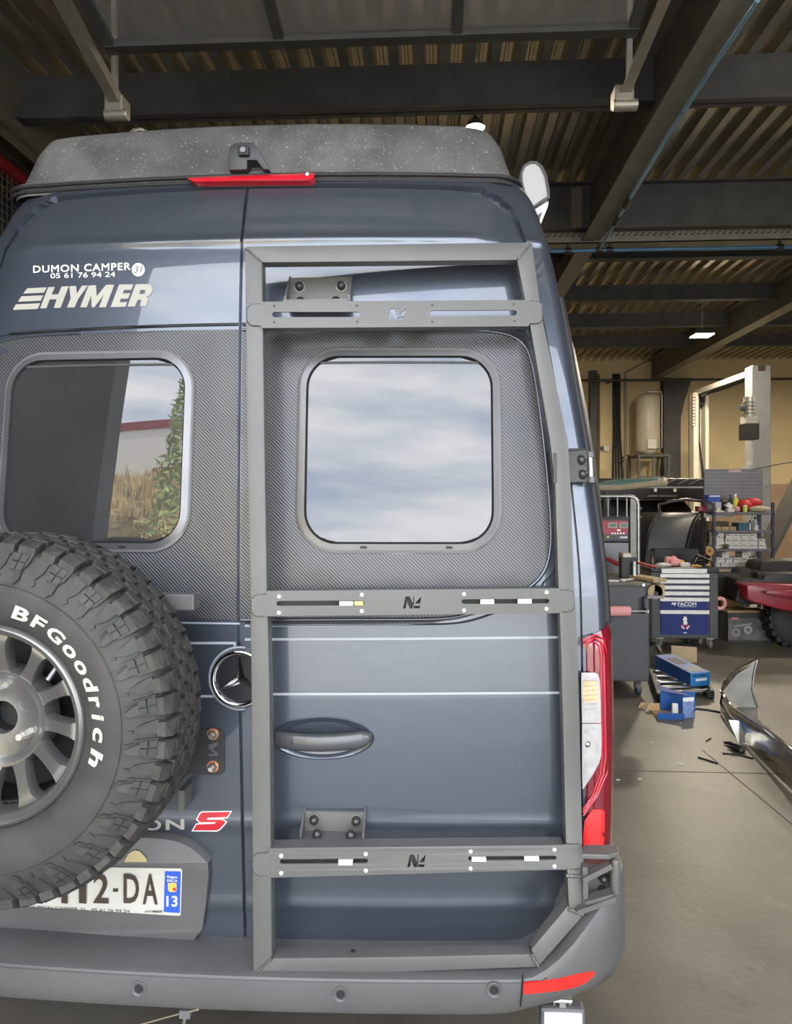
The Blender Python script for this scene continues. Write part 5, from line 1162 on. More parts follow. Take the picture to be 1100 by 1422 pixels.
for k in range(9): b.tube([p + Vector((rnd.uniform(-.12, .1), rnd.uniform(-.06, .08), .01)), p + Vector((rnd.uniform(-.08, .08), rnd.uniform(-.05, .05), rnd.uniform(.06, .18))), p + Vector((rnd.uniform(-.1, .12), rnd.uniform(-.06, .08), rnd.uniform(.02, .06)))], .012, n=6)
single(b, 'cable_heap', M_blk, 'heap of black cables on the right end of the tool chest', 'cables', smooth=60)
p = onc(985.5, .22); b = MB(); b.lathe([(.02, -.01), (.045, -.015), (.05, 0), (.045, .015), (.02, .01)], p + Vector((0, 0, .17)), (0, -1, 0), 18); b.cyl(p, p + Vector((0, 0, .14)), .012, n=8); single(b, 'clamp_reel', mat('clamp_orange', (.50, .27, .06), .6), 'orange round spring clamp standing on the tool chest', 'clamp')
# ---- crowd barrier standing behind the workbench
YB_ = YW + 1.5; BAR = thing('crowd_barrier', 'galvanised steel crowd barrier standing behind the workbench', 'barrier', onY(870, 800, YB_)); BAR.location.z = 0
for a_ in BAR.children: pass
t = [onY(790, 689, YB_), onY(872, 689, YB_), onY(880, 690.5, YB_), onY(885, 695, YB_), onY(886.5, 702, YB_), onY(886.5, 765, YB_)]; t.append(Vector((t[-1].x, YB_, .02)))
b = MB(); b.tube([Vector((t[0].x, YB_, .02))] + t, .020, n=10); b.obj('frame', M_galv, BAR, smooth=60)
for px in (806, 819, 832, 844.5, 857.5, 870.5):
    p = onY(px, 689, YB_); b = MB(); b.cyl(p, (p.x, YB_, .3), .008, n=8); b.obj('bar', M_galv, BAR, smooth=60)
p = onY(879.5, 691, YB_); b = MB(); b.mm(p.x - .03, p.x + .03, YB_ - .008, YB_ + .008, .02, p.z); b.obj('side_plate', mat('dull_galv', (.25, .25, .22), .5, metal=.4), BAR)
b = MB(); b.cyl((t[0].x, YB_, .3), (t[-1].x, YB_, .3), .012, n=8); b.obj('lower_rail', M_galv, BAR)
for py in (706, 718): p = onY(886.5, py, YB_); b = MB(); b.cyl(p - Vector((.03, 0, 0)), p + Vector((.035, 0, 0)), .012, n=8); b.obj('hook', M_galv, BAR)
# ---- black vehicle with a roof tent behind
YV = YC + 3.2
x0, x1, z0_, z1_ = rect(790, 990, 664, 692, YV)
VEH = thing('black_vehicle', 'black off-road vehicle carrying a black hard-shell roof tent', 'vehicle', ((x0 + x1) / 2, YV + .8, 0))
b = MB(); b.prism([(x0, YV + .1, .45), (x0, YV + .1, 1.35), (x0 + .25, YV + .18, 1.42), (x0 + .5, YV + .25, z0_ - .03), (x1 - .35, YV + .25, z0_ - .03), (x1 - .1, YV + .12, 1.3), (x1, YV + .1, 1.2), (x1, YV + .1, .45)], (0, 1.7, 0)); b.obj('body', mat('black_car', (.008, .008, .009), .3, coat=.5), VEH, bevel=.04, seg=3, smooth=40)
b = MB(); b.mm(x0 + .2, x1, YV, YV + 1.5, z0_ - .02, z1_); TEN = b.obj('roof_tent', mat('tent_black', (.012, .012, .012), .45), VEH, bevel=.03, seg=3, smooth=40)
q = rect(790, 985, 675.5, 678, YV); b = MB(); b.mm(q[0], q[1], YV - .006, YV + .01, q[2], q[3]); b.obj('silver_trim', mat('trim_silver', (.35, .35, .34), .4, metal=.6), TEN)
for px in (910, 937):
    q = rect(px - 2, px + 2, 678.5, 683, YV); b = MB(); b.mm(q[0], q[1], YV - .02, YV + .01, q[2], q[3]); b.obj('latch', WHITEV, TEN, bevel=.004)
q = rect(899, 940, 687.5, 690.5, YV); textobj('tent_lettering', 'JAMES BAROUD', lambda u, v: Vector((q[0] + (q[1] - q[0]) * u, YV - .004, q[2] + (q[3] - q[2]) * v)), mat('grey_print', (.35, .35, .34), .5), TEN, bold=.01)
for k, px in enumerate((932, 966, 950)):
    b = MB(); p = onY(px, 668, YV - .01); b.bar(p - Vector((.09, 0, .05)), p + Vector((.09, 0, .04)), .012, .012, up=(0, 1, 0)); b.obj('strap', G_md, TEN)
for xx in (x0 + .6, x1 - .6):
    b = MB(); b.lathe([(0, -.1), (.25, -.1), (.36, -.09), (.38, 0), (.36, .09), (0, .1)], (xx, YV + .25, .38), (0, 1, 0), 28); b.obj('road_wheel', M_tyre, VEH, smooth=40)
    b = MB(); b.lathe([(0, -.1), (.25, -.1), (.36, -.09), (.38, 0), (.36, .09), (0, .1)], (xx, YV + 1.6, .38), (0, 1, 0), 28); b.obj('road_wheel', M_tyre, VEH, smooth=40)
# teal windscreen with taped edge, propped between barrier and vehicle
YS = YB_ + .5
sc2 = lambda x, y: (830 + x / 6.875, 650 + y / 6.875)
root = thing('windscreen', 'teal tinted windscreen with tan taped edge propped above the barrier', 'windscreen', onY(868, 685, YS)); 
up_ = [(-60, 150), (60, 130), (200, 104), (350, 98), (500, 96), (590, 82), (635, 132)]; lo_ = [(-60, 190), (60, 192), (200, 190), (300, 180), (420, 165), (560, 150), (640, 150)]
rows = []
for (ux, uy), (lx, ly) in zip(up_, lo_):
    A = onY(*sc2(ux, uy), YS + .55); B_ = onY(*sc2(lx, ly), YS); rows.append([B_, (A + B_) / 2 + Vector((0, 0, .03)), A])
b = MB(); b.grid(rows, thick=(0, 0, -.012)); b.obj('glass', mat('teal_glass', (.16, .34, .36), .12, coat=.4), root, smooth=40)
b = MB(); b.tube([r[0] for r in rows] + [rows[-1][1], rows[-1][2]], .035, n=8); b.obj('taped_edge', mat('tape_tan', (.34, .28, .20), .7, bump=.5, bscale=20), root, smooth=60)
b = MB(); p = onY(844, 690, YS); b.mm(p.x - .03, p.x + .03, YS, YS + .06, 0, rows[2][0].z); b.mm(p.x - .6, p.x + .2, YS + .5, YS + .56, rows[1][2].z - .06, rows[1][2].z - .02); b.mm(p.x - .3, p.x - .24, YS + .5, YS + .56, 0, rows[1][2].z - .02); b.obj('prop_stand', M_blk, root)
# ---- grey curved body panel between barrier and shelf
YF_ = YC + .9
Lc = [(592, 425), (540, 500), (505, 580), (480, 670), (462, 790), (458, 850)]; Rc = [(990, 425), (930, 500), (893, 590), (868, 690), (850, 770), (846, 850)]
rows = []
for i, ((lx, ly), (rx, ry)) in enumerate(zip(Lc, Rc)):
    dy = .30 * (1 - i / 5.) ** 2; A = onY(*sc2(lx, ly), YF_ + dy); B_ = onY(*sc2(rx, ry), YF_ + dy + .05); rows.append([A + (B_ - A) * t + Vector((0, -.05 * math.sin(math.pi * t), 0)) for t in (0, .25, .5, .75, 1)])
bt = rows[-1]; rows.append([Vector((p.x, p.y, .01)) for p in bt])
root = thing('body_panel', 'curved dark grey vehicle body panel standing behind the tool chest', 'panel', (bt[2].x, YF_, 0))
b = MB(); b.grid(rows, thick=(0, .012, 0)); b.obj('skin', mat('primer_grey', (.075, .078, .08), .45, var=.08), root, smooth=50)
b = MB(); b.tube([r[-1] for r in rows[:-1]], .03, n=8); b.obj('edge_trim', M_blk, root, smooth=60)
b = MB(); b.tube([r[0] for r in rows[:-1]], .018, n=8); b.obj('edge_trim', M_blk, root, smooth=60)
b = MB(); b.tube([rows[0][0]] + [onY(*sc2(x, y), YF_ + .35) for x, y in ((588, 350), (700, 318), (850, 300), (1000, 318))] + [rows[0][-1] + Vector((.03, .05, .02)), Vector((rows[0][-1].x + .03, rows[0][-1].y + .05, .02))], .02, n=8); b.obj('hoop', mat('hoop_grey', (.05, .05, .052), .4, metal=.4), root, smooth=60)
b = fbox(907, 970, 762, 800, YF_ - .12, .1); x_ = rect(907, 970, 762, 800, YF_ - .12); b = MB(); b.mm(x_[0], x_[1], YF_ - .16, YF_ - .06, 0, x_[3]); single(b, 'black_board', M_blk, 'flat black board standing between the tool chest and the curved panel', 'board', bevel=.01)
# ---- shelving rack
YS_ = YC + 1.05; DS = .42
s1 = lambda x, y: (970 + x / 9.167, 640 + y / 9.167)
s4 = lambda x, y: (970 + x / 9.167, 770 + y / 9.167)
lx = onY(992.3, 700, YS_).x; rx = onY(1074, 700, YS_).x
SH = thing('shelving_rack', 'navy steel shelving rack with four shelves of cartons and parts', 'shelf', ((lx + rx) / 2, YS_, 0))
ztop = onY(1000, 698, YS_).z
for xx in (lx, rx):
    for yy in (YS_ + .015, YS_ + DS - .015):
        b = MB(); b.mm(xx - .015, xx + .015, yy - .015, yy + .015, 0, ztop); b.obj('post', NAVY, SH)
SZ = []
for py in (711.3, 736.8, 762.3, 787.3, 850):
    z = onY(1030, py, YS_).z; SZ.append(z); b = MB(); b.mm(lx - .01, rx + .01, YS_, YS_ + DS, z - .03, z); b.obj('shelf', mat('shelf_grey', (.13, .12, .14), .5, metal=.2), SH, bevel=.003)
def shx(crop_x, f=s1): return onY(f(crop_x, 0)[0], 700, YS_).x
def shz(crop_y, f=s1): return onY(1000, f(0, crop_y)[1], YS_).z
CARTM = WHT; proto = {}
LB3 = 'small white carton on the rack shelf below the teal basket'; GP3 = 'white cartons under the basket shelf'; LB4 = 'small white carton on the rack shelf above the black winch carton'; GP4 = 'white cartons on the lower shelf'
def carton(cx0, cx1, cy0, cy1, f, zbase, dep=.22, yo=.03, lab=None, grp=0, m=None, prn=True, name='carton', cat='box', z0=None):
    lab = lab or (LB3 if zbase >= SZ[2] - .001 else LB4); grp = (GP3 if zbase >= SZ[2] - .001 else GP4) if grp == 0 else grp
    a, c = shx(cx0, f), shx(cx1, f); h = shz(cy0, f) - shz(cy1, f); zb2 = zbase if z0 is None else z0
    b = MB(); b.mm(a + .002, c - .002, YS_ + yo, YS_ + yo + dep, zb2, zb2 + h - .001); o = single(b, name, m or CARTM, lab, cat, grp)
    if prn:
        b = MB(); w_ = c - a; b.mm(a + w_ * .15, a + w_ * .50, YS_ + yo - .0012, YS_ + yo, zb2 + h * .60, zb2 + h * .80).mm(a + w_ * .68, a + w_ * .85, YS_ + yo - .0012, YS_ + yo, zb2 + h * .5, zb2 + h * .7); pr = b.obj('print', mat('carton_print', (.12, .12, .12), .6), o); tag(pr, kind='stuff')
    return zb2 + h
# third shelf: three tiers of cartons
z3 = SZ[2]
cols = [(455, 557), (557, 665), (665, 772)]
t1 = [carton(a, c, 1060, 1118, s1, z3) for a, c in ((400, 455),) + tuple(cols) + ((780, 880),)][-1]
t2 = [carton(a, c, 990, 1060, s1, t1) for a, c in ((355, 455),) + tuple(cols) + ((785, 868),)][-1]
for a, c in ((360, 458), (458, 557), (562, 665), (668, 760)): carton(a, c, 925, 990, s1, t2)
tt_ = carton(222, 282, 1062, 1118, s1, z3); tt_ = carton(240, 345, 1020, 1062, s1, tt_, prn=False); tt_ = carton(240, 335, 940, 1012, s1, tt_)
carton(260, 345, 915, 945, s1, tt_, prn=False)
# fourth shelf
z4 = SZ[3]
u1 = [carton(a, c, 100, 152, s4, z4) for a, c in ((225, 292), (300, 400), (405, 505), (510, 615), (620, 715), (720, 780))][-1]
u2 = [carton(a, c, 35, 100, s4, u1) for a, c in ((248, 350), (358, 450), (460, 560), (562, 665), (670, 768))][-1]
for a, c in ((315, 410), (570, 668)): carton(a, c, 1155, 1218, s1, u2)
# second shelf
z2 = SZ[1]
for k, (a, c) in enumerate(((222, 305), (310, 405), (410, 495))): carton(a, c, 835, 885, s1, z2, m=CARD, prn=False, lab=['small brown box beside the navy post of the rack', 'small brown box between two like it on the rack', 'small brown box touching the teal basket'][k], grp='brown boxes on the rack')
b = MB(); a, c = shx(528), shx(662); h = shz(785) - shz(880); zz = z2
BK = thing('plastic_basket', 'teal plastic basket on the shelf beside the small brown boxes', 'basket', ((a + c) / 2, YS_ + .05, zz))
TEAL = mat('teal_plastic', (.06, .16, .20), .5)
b = MB(); b.mm(a, c, YS_ + .04, YS_ + .25, zz, zz + .012).mm(a, c, YS_ + .04, YS_ + .05, zz + h - .02, zz + h).mm(a, c, YS_ + .24, YS_ + .25, zz, zz + h).mm(a, a + .008, YS_ + .04, YS_ + .25, zz, zz + h).mm(c - .008, c, YS_ + .04, YS_ + .25, zz, zz + h); b.obj('tray', TEAL, BK)
for k in range(6): b = MB(); xx = a + (c - a) * (k + .5) / 6; b.mm(xx - .006, xx + .006, YS_ + .04, YS_ + .048, zz, zz + h - .01); b.obj('slat', TEAL, BK)
for k in range(2): b = MB(); b.mm(a, c, YS_ + .041, YS_ + .047, zz + h * (.3 + .3 * k), zz + h * (.3 + .3 * k) + .008); b.obj('slat', TEAL, BK)
def bottle(cx, cy0, r, m, lab, zb2, yo=.08, cap=None, neck=.4, cat='bottle', name='bottle'):
    p = Vector((shx(cx), YS_ + yo, zb2)); h = shz(cy0) - shz(880); h = h if zb2 == z2 else shz(cy0) - zb2
    root = thing(name, lab, cat, p); b = MB(); b.lathe([(0, 0), (r, 0), (r, h * .70), (r * neck, h * .82), (r * neck, h * .86), (0, h * .86)], p, (0, 0, 1), 16); b.obj('body', m, root, smooth=40)
    b = MB(); b.lathe([(r * neck * 1.15, h * .84), (r * neck * 1.15, h), (0, h)], p, (0, 0, 1), 14); b.obj('cap', cap or M_blk, root, smooth=40)
bottle(692, 750, .022, mat('grey_can', (.30, .31, .32), .3, metal=.6), 'slim grey spray can beside the teal basket', z2)
bottle(768, 810, .034, mat('pale_jar', (.55, .56, .55), .3), 'short pale jar on the shelf beside the slim spray can', z2, neck=.9, cap=M_galv, cat='jar', name='jar')
bottle(815, 712, .026, mat('clear_bottle', (.45, .45, .42), .25, coat=.4), 'tall clear bottle with pale label behind the short jar', z2, yo=.2)
# long flat white box lying under the top shelf
carton(80, 540, 668, 728, s1, z2, dep=.12, yo=.24, m=WHT, prn=False, lab='long flat white box standing on cartons under the top shelf', grp=None, name='flat_box', z0=shz(728)); 
carton(222, 500, 728, 835, s1, z2, dep=.12, yo=.26, m=mat('dark_brown_card', (.10, .08, .05), .8), prn=False, lab='dark brown box at the back under the long flat white box', grp=None, name='storage_box')  # plain dark brown box at the back of the shelf
# top shelf
z1 = SZ[0]
def tbox(cx0, cx1, cy0, yo, dep, m, lab, name='carton', cat='box', z0=None, bev=.004):
    a, c = shx(cx0), shx(cx1); zb2 = z1 if z0 is None else z0; b = MB(); b.mm(a, c, YS_ + yo, YS_ + yo + dep, zb2, shz(cy0)); return single(b, name, m, lab, cat, bevel=bev)
tbox(222, 340, 525, .12, .16, mat('pale_blue_card', (.42, .42, .50), .7), 'pale carton under the blue box on the top shelf')
bb = tbox(175, 332, 430, .13, .14, mat('blue_card', (.035, .08, .36), .6), 'blue printed carton stacked on a pale one on the top shelf', z0=shz(525))
b = MB(); q = (shx(190), shx(325)); b.mm(q[0], q[1], YS_ + .1285, YS_ + .13, shz(458), shz(440)); b.obj('print', WHITEV, bb)
tbox(80, 190, 580, .20, .14, REDM, 'dark red box at the left end of the top shelf', z0=z1)
tbox(225, 340, 632, .02, .08, WHT, 'thin white box at the front edge of the top shelf', name='thin_box')
tbox(385, 475, 605, .03, .08, WHT, 'low white carton under a tilted one on the top shelf')
a = Vector(((shx(370) + shx(460)) / 2, YS_ + .07, shz(570))); b = MB(); b.box(a, (.075, .07, .055), Matrix.Rotation(.7, 3, 'Y')); single(b, 'carton', mat('cream_card', (.75, .72, .65), .7), 'tilted white carton balanced on a low one on the top shelf', 'box')
bottle(500, 430, .024, M_blk, 'black spray can on the top shelf beside the yellow can', z1, yo=.22)
bottle(562, 420, .036, mat('yellow_can', (.55, .52, .10), .4), 'yellow can with pale cap on the top shelf', z1, yo=.22, cap=WHITEV)
bottle(612, 562, .026, mat('lime_tube', (.45, .60, .12), .4), 'small lime green pot on the top shelf in front of the red bag', z1, yo=.04, neck=.8, cap=WHITEV, cat='pot', name='pot')
p = Vector((shx(690), YS_ + .2, z1)); b = MB(); b.ball(p + Vector((-.02, 0, .075)), (.10, .09, .085), 10, 7); b.ball(p + Vector((.10, .03, .12)), (.12, .08, .06), 10, 7); single(b, 'tool_bag', mat('bag_red', (.42, .02, .02), .6), 'red tool bag on the top shelf', 'bag', smooth=60)
p = Vector((shx(825), YS_ + .10, z1)); b = MB(); b.ball(p + Vector((0, 0, .038)), (.135, .07, .042), 12, 6); single(b, 'cloth_bundle', mat('bundle_beige', (.40, .34, .24), .8, bump=.8, bscale=25), 'beige cloth bundle at the right end of the top shelf', 'cloth', smooth=60)
p = Vector((shx(520), YS_ + .06, z1)); b = MB(); b.ball(p + Vector((0, 0, .035)), (.035, .03, .038), 10, 6); single(b, 'wipe_roll', mat('roll_pink', (.60, .30, .30), .6), 'small pink wipe roll on the top shelf beside the lime pot', 'roll', smooth=60)
p = Vector((shx(265), YS_ + .06, z1)); b = MB(); b.ball(p + Vector((0, 0, .03)), (.03, .03, .03), 10, 6); single(b, 'tape_ball', mat('pale_lime', (.55, .58, .30), .6), 'pale lime round lump on the thin white box of the top shelf', 'tape', smooth=60)
p = Vector((shx(410), YS_ + .27, z1)); b = MB(); b.ball(p + Vector((0, 0, .08)), (.09, .05, .085), 10, 6); single(b, 'black_pouch', M_blk, 'black pouch behind the tilted white carton on the top shelf', 'pouch', smooth=60)
# perforated panel above the shelf
YPG = YS_ + DS + .06; x0, x1, z0_, z1_ = rect(978, 1059, 651, 715, YPG)
PG = thing('pegboard', 'grey perforated steel tool panel standing above the shelving rack', 'pegboard', ((x0 + x1) / 2, YPG, 0))
b = MB(); b.mm(x0, x1, YPG, YPG + .012, z0_, z1_); b.obj('panel', mat('pegboard_grey', (.14, .14, .155), .45, metal=.3), PG, bevel=.004)
b = MB()
for i in range(22):
    for j in range(12):
        xx = x0 + .03 + (x1 - x0 - .06) * i / 21; zz = z1_ - .05 - (z1_ - z0_ - .1) * j / 11; b.mm(xx - .006, xx + .006, YPG - .0012, YPG, zz - .006, zz + .006)
tag(b.obj('perforation', mat('hole_pale', (.34, .32, .30), .6), PG, fix=False), kind='stuff')
b = MB(); q = rect(1012, 1029, 652.5, 655.5, YPG); b.mm(q[0], q[1], YPG - .002, YPG, q[2], q[3]); b.obj('name_strip', mat('strip_pink', (.50, .36, .36), .5), PG)
for xx in (x0 + .02, x1 - .02): b = MB(); b.mm(xx - .015, xx + .015, YPG + .012, YPG + .042, 0, z1_ - .05); b.obj('leg', G_dk, PG)
# lower things by the rack
q = rect(1002, 1055, 846, 886, YC + .45); YX = YC + .45
WX = thing('winch_carton', 'black carton with a grey picture of machinery below the shelving rack', 'box', ((q[0] + q[1]) / 2, YX, 0))
zt2 = onY(1020, 852, YX).z; xa, xb = onY(1011, 860, YX).x, onY(1072, 860, YX).x
b = MB(); b.mm(xa, xb, YX, YX + .38, 0, zt2); b.obj('box', mat('carton_black', (.03, .03, .032), .5), WX)
b = MB(); b.mm(xa + .005, xb - .005, YX - .002, YX, .03, zt2 - .055); b.obj('picture', mat('picture_grey', (.11, .105, .10), .5, var=.5, scale=14), WX)
b = MB(); b.mm(xa + .04, xa + .12, YX - .004, YX - .002, zt2 - .075, zt2 - .045); b.obj('label', mat('label_red', (.50, .16, .16), .5), WX)
pp = Vector((xa + .09, YX - .004, .12))
b = MB(); b.lathe([(.03, 0), (.045, 0), (.045, .002)], pp, (0, -1, 0), 20); b.bar(pp + Vector((-.02, -.001, .07)), pp + Vector((.18, -.001, .10)), .003, .014, up=(0, 0, 1)); b.lathe([(.02, 0), (.05, 0), (.05, .002)], pp + Vector((.14, 0, .03)), (0, -1, 0), 20); tag(b.obj('picture_detail', mat('picture_light', (.30, .29, .28), .5), WX), kind='stuff')
b = MB(); a = onY(1014, 835, YX + .15); b.mm(xa + .02, xb - .03, YX + .05, YX + .30, zt2, zt2 + .028); single(b, 'flat_carton', CARD, 'flat brown carton lying on the black winch carton', 'box')
q = rect(1003, 1026, 820, 838, YC + .95); b = MB(); b.mm(q[0], q[1], YC + .95, YC + 1.01, 0, q[3]); single(b, 'cardboard_sheet', CARD, 'brown cardboard sheet standing under the shelving rack', 'cardboard')
q = rect(1014, 1033, 796, 812, YC + 1.1); b = MB(); b.mm(q[0], q[1], YC + 1.1, YC + 1.3, SZ[4], q[3]); single(b, 'carton', WHT, 'large plain white carton on the lowest shelf of the rack', 'box')
q = rect(999, 1007.5, 802, 812, YC + .98); b = MB(); b.lathe([(0, 0), (.04, 0), (.04, q[3] - SZ[4]), (0, q[3] - SZ[4])], ((q[0] + q[1]) / 2, YC + 1.12, SZ[4]), (0, 0, 1), 16); single(b, 'tin', mat('tin_red', (.30, .02, .03), .45), 'dark red tin on the lowest shelf beside the large white carton', 'tin', smooth=40)
p = onY(1000, 838, YC + .2); 
b = MB(); b.tube([p + Vector((.055 * math.cos(a), 0, .058 * math.sin(a))) for a in [R(-180 + 360 * k / 18) for k in range(18)]], .022, n=8, closed=True); PRg = single(b, 'foam_ring', PINK, 'pink foam ring hanging at the side of the tool chest', 'ring', smooth=60)
b = MB(); b.cyl(p + Vector((-.12, 0, .058)), p + Vector((.02, 0, .058)), .006, n=8); b.obj('hook', M_galv, PRg)
# ---- red off-road vehicle end at the right edge
YR = onZ(1076, 897).y; 
RED = thing('red_vehicle', 'red off-road vehicle with black plastic arch and knobbly tyre', 'vehicle', onZ(1090, 897))
def rp(x, y, Y): return onY(*s4(x, y), Y)
Yr = YR - .35
b = MB(); b.prism([rp(x, y, Yr) for x, y in ((615, 390), (640, 380), (1040, 380), (1600, 400), (1600, 800), (1040, 705), (880, 660), (720, 620), (620, 580))], (0, .35, 0)); b.obj('bumper', REDM, RED, bevel=.02, seg=3, smooth=40)
b = MB(); b.prism([rp(x, y, Yr - .10) for x, y in ((870, 470), (1040, 460), (1600, 470), (1600, 580), (1040, 545), (860, 500))], (0, .12, 0)); b.obj('bumper_step', REDM, RED, bevel=.015, smooth=40)
b = MB(); b.prism([rp(x, y, Yr + .2) for x, y in ((500, 480), (530, 350), (560, 325), (830, 325), (850, 260), (900, 245), (1600, 245), (1600, 620), (620, 640), (470, 600))], (0, .9, 0)); b.obj('arch', mat('arch_black', (.018, .018, .018), .5), RED, bevel=.02, smooth=40)
b = MB(); b.prism([rp(x, y, Yr + .55) for x, y in ((785, 300), (790, 140), (830, 95), (1000, 80), (1600, 85), (1600, 260), (880, 260), (810, 320))], (0, .4, 0)); b.obj('seat', mat('seat_dark', (.035, .032, .025), .7), RED, bevel=.03, seg=3, smooth=50)
cw = onY(1092, 868, YR); rw = cw.z * .0 + .30; cw = Vector((onY(1068, 868, YR).x + rw, YR + .05, rw))
b = MB(); b.lathe([(.12, -.12), (.22, -.13), (.27, -.11), (.30, -.08), (.30, .08), (.27, .11), (.12, .12)], cw, (0, 1, 0), 30); b.lathe([(0, -.1), (.13, -.1)], cw, (0, 1, 0), 20); TYO = b.obj('tyre', M_tyre, RED, smooth=40)
b = MB()
for k in range(22):
    a = 2 * math.pi * k / 22
    for hh in (-.08, 0, .08): b.box(cw + Vector((.31 * math.cos(a + hh), hh, .31 * math.sin(a + hh))), (.05, .06, .03), Matrix.Rotation(-(a + hh) + math.pi / 2, 3, 'Y'))
tag(b.obj('tread_knobs', M_tyre, TYO), kind='stuff')
b = MB(); b.mm(cw.x - .04, cw.x + 1.2, cw.y - .05, cw.y + .7, .3, .55); b.obj('chassis', M_blk, RED)
b = MB(); b.lathe([(0, -.1), (.2, -.12), (.28, -.1), (.30, 0), (.28, .1), (0, .1)], (cw.x + 1.0, cw.y + .1, .30), (0, 1, 0), 24); b.obj('tyre', M_tyre, RED, smooth=40)
# dark slanted panel leaning behind the rack at the right
b = MB(); a = onY(1068, 712, YPG + .6); c = onY(1095, 672, YPG + .6); b.bar((a.x - .5, YPG + .6, .0), (c.x + .25, YPG + .6, c.z + .2), .05, .5, up=(0, 1, 0)); 
single(b, 'leaning_panel', mat('panel_brown', (.07, .065, .055), .6), 'dark brown panel leaning behind the right end of the shelving rack', 'panel')
# ------------------------------------------------------------------ things on the floor
c3 = lambda x, y: (830 + x / 4.074, 860 + y / 4.074)
def f3(x, y, z=0.): return onZ(*c3(x, y), z)
# side steps (aluminium rungs with black rails)
root = thing('side_step', 'aluminium side step with black rails lying under the long blue box', 'side step', f3(470, 420))
e0, e1 = f3(300, 285, .04), f3(355, 445, .04); g0, g1 = f3(560, 300, .04), f3(640, 425, .04)
b = MB(); b.bar(e0, e1, .06, .07); b.obj('rail', M_blk, root, bevel=.01)
b = MB(); b.bar(g0, g1, .06, .07); b.obj('rail', M_blk, root, bevel=.01)
for t in (.12, .32, .55, .75, .93):
    b = MB(); b.cyl(e0 + (e1 - e0) * t + Vector((0, 0, .02)), g0 + (g1 - g0) * t + Vector((0, 0, .02)), .016, n=10); b.obj('rung', mat('bright_alu', (.70, .70, .70), .25, metal=.9), root, smooth=50)
# long blue carton on it
zk = .082; A = f3(525, 380, zk); B_ = f3(635, 372, zk); hh = onY(*c3(525, 305), A.y).z - zk; far = f3(325, 270, zk); dv = far - A
LB = thing('long_blue_carton', 'long dark blue carton resting on the aluminium side step', 'box', A)
W_ = (B_ - A); W_.z = 0; dv.z = 0
b = MB(); b.prism([A, B_, B_ + Vector((0, 0, hh)), A + Vector((0, 0, hh))], dv); b.obj('box', BLUB, LB)
nrm = Vector((W_.y, -W_.x, 0)).normalized(); nrm = nrm if nrm.y < 0 else -nrm
b = MB(); b.prism([A + nrm * .001, B_ + nrm * .001, B_ + nrm * .001 + Vector((0, 0, hh)), A + nrm * .001 + Vector((0, 0, hh))], nrm * .003); END = b.obj('end_flap', BLUB2, LB)
def eq(u, v): return A + W_ * u + Vector((0, 0, hh * v)) + nrm * .006
b = MB()
for k in range(7): b.add([eq(.10 + .10 * k, .70), eq(.17 + .10 * k, .71), eq(.18 + .10 * k, .86), eq(.11 + .10 * k, .85)], [(0, 1, 2, 3)])
tag(b.obj('end_print', PRINT, END, fix=False), kind='stuff')
b = MB(); b.add([eq(.25, .36), eq(.82, .40), eq(.82, .60), eq(.25, .56)], [(0, 1, 2, 3)]); b.obj('end_label', WHITEV, END, fix=False)
def topq(u, v): return A + Vector((0, 0, hh + .0012)) + W_ * u + dv * v
b = MB(); b.add([topq(.15, .08), topq(.85, .08), topq(.85, .28), topq(.15, .28)], [(0, 1, 2, 3)]); b.obj('top_label', mat('label_grey', (.30, .32, .33), .6), LB, fix=False)
b = MB(); b.add([topq(.2, .45), topq(.8, .45), topq(.8, .8), topq(.2, .8)], [(0, 1, 2, 3)]); b.obj('top_print', mat('label_dark', (.05, .06, .08), .6), LB, fix=False)
# cardboard sheet and chrome trim behind
A = f3(418, 235); B_ = f3(562, 245); h_ = onY(*c3(420, 150), A.y).z
b = MB(); b.prism([A, B_, B_ + Vector((0, 0, h_)), A + Vector((0, 0, h_))], (.0, .02, 0)); single(b, 'cardboard_piece', mat('card_pale', (.50, .38, .22), .8), 'pale cardboard piece standing behind the long blue carton', 'cardboard')
rows = []
for (ax_, ay_), (bx_, by_) in (((292, 200), (300, 290)), ((300, 165), (330, 280)), ((325, 142), (365, 260)), ((350, 140), (385, 215)), ((390, 185), (398, 200))):
    p = f3(330, 290); rows.append([onY(*c3(ax_, ay_), p.y), onY(*c3((ax_ + bx_) / 2, (ay_ + by_) / 2), p.y - .05), onY(*c3(bx_, by_), p.y)])
rows = [[Vector((q.x, q.y, max(q.z, .004))) for q in r] for r in rows]; mn = min(q.z for r in rows for q in r); rows = [[q - Vector((0, 0, mn - .001)) for q in r] for r in rows]
b = MB(); b.grid(rows, thick=(0, .01, 0)); single(b, 'chrome_trim', CHROME, 'small curved chrome trim piece between the cabinet caster and blue carton', 'trim', smooth=50)
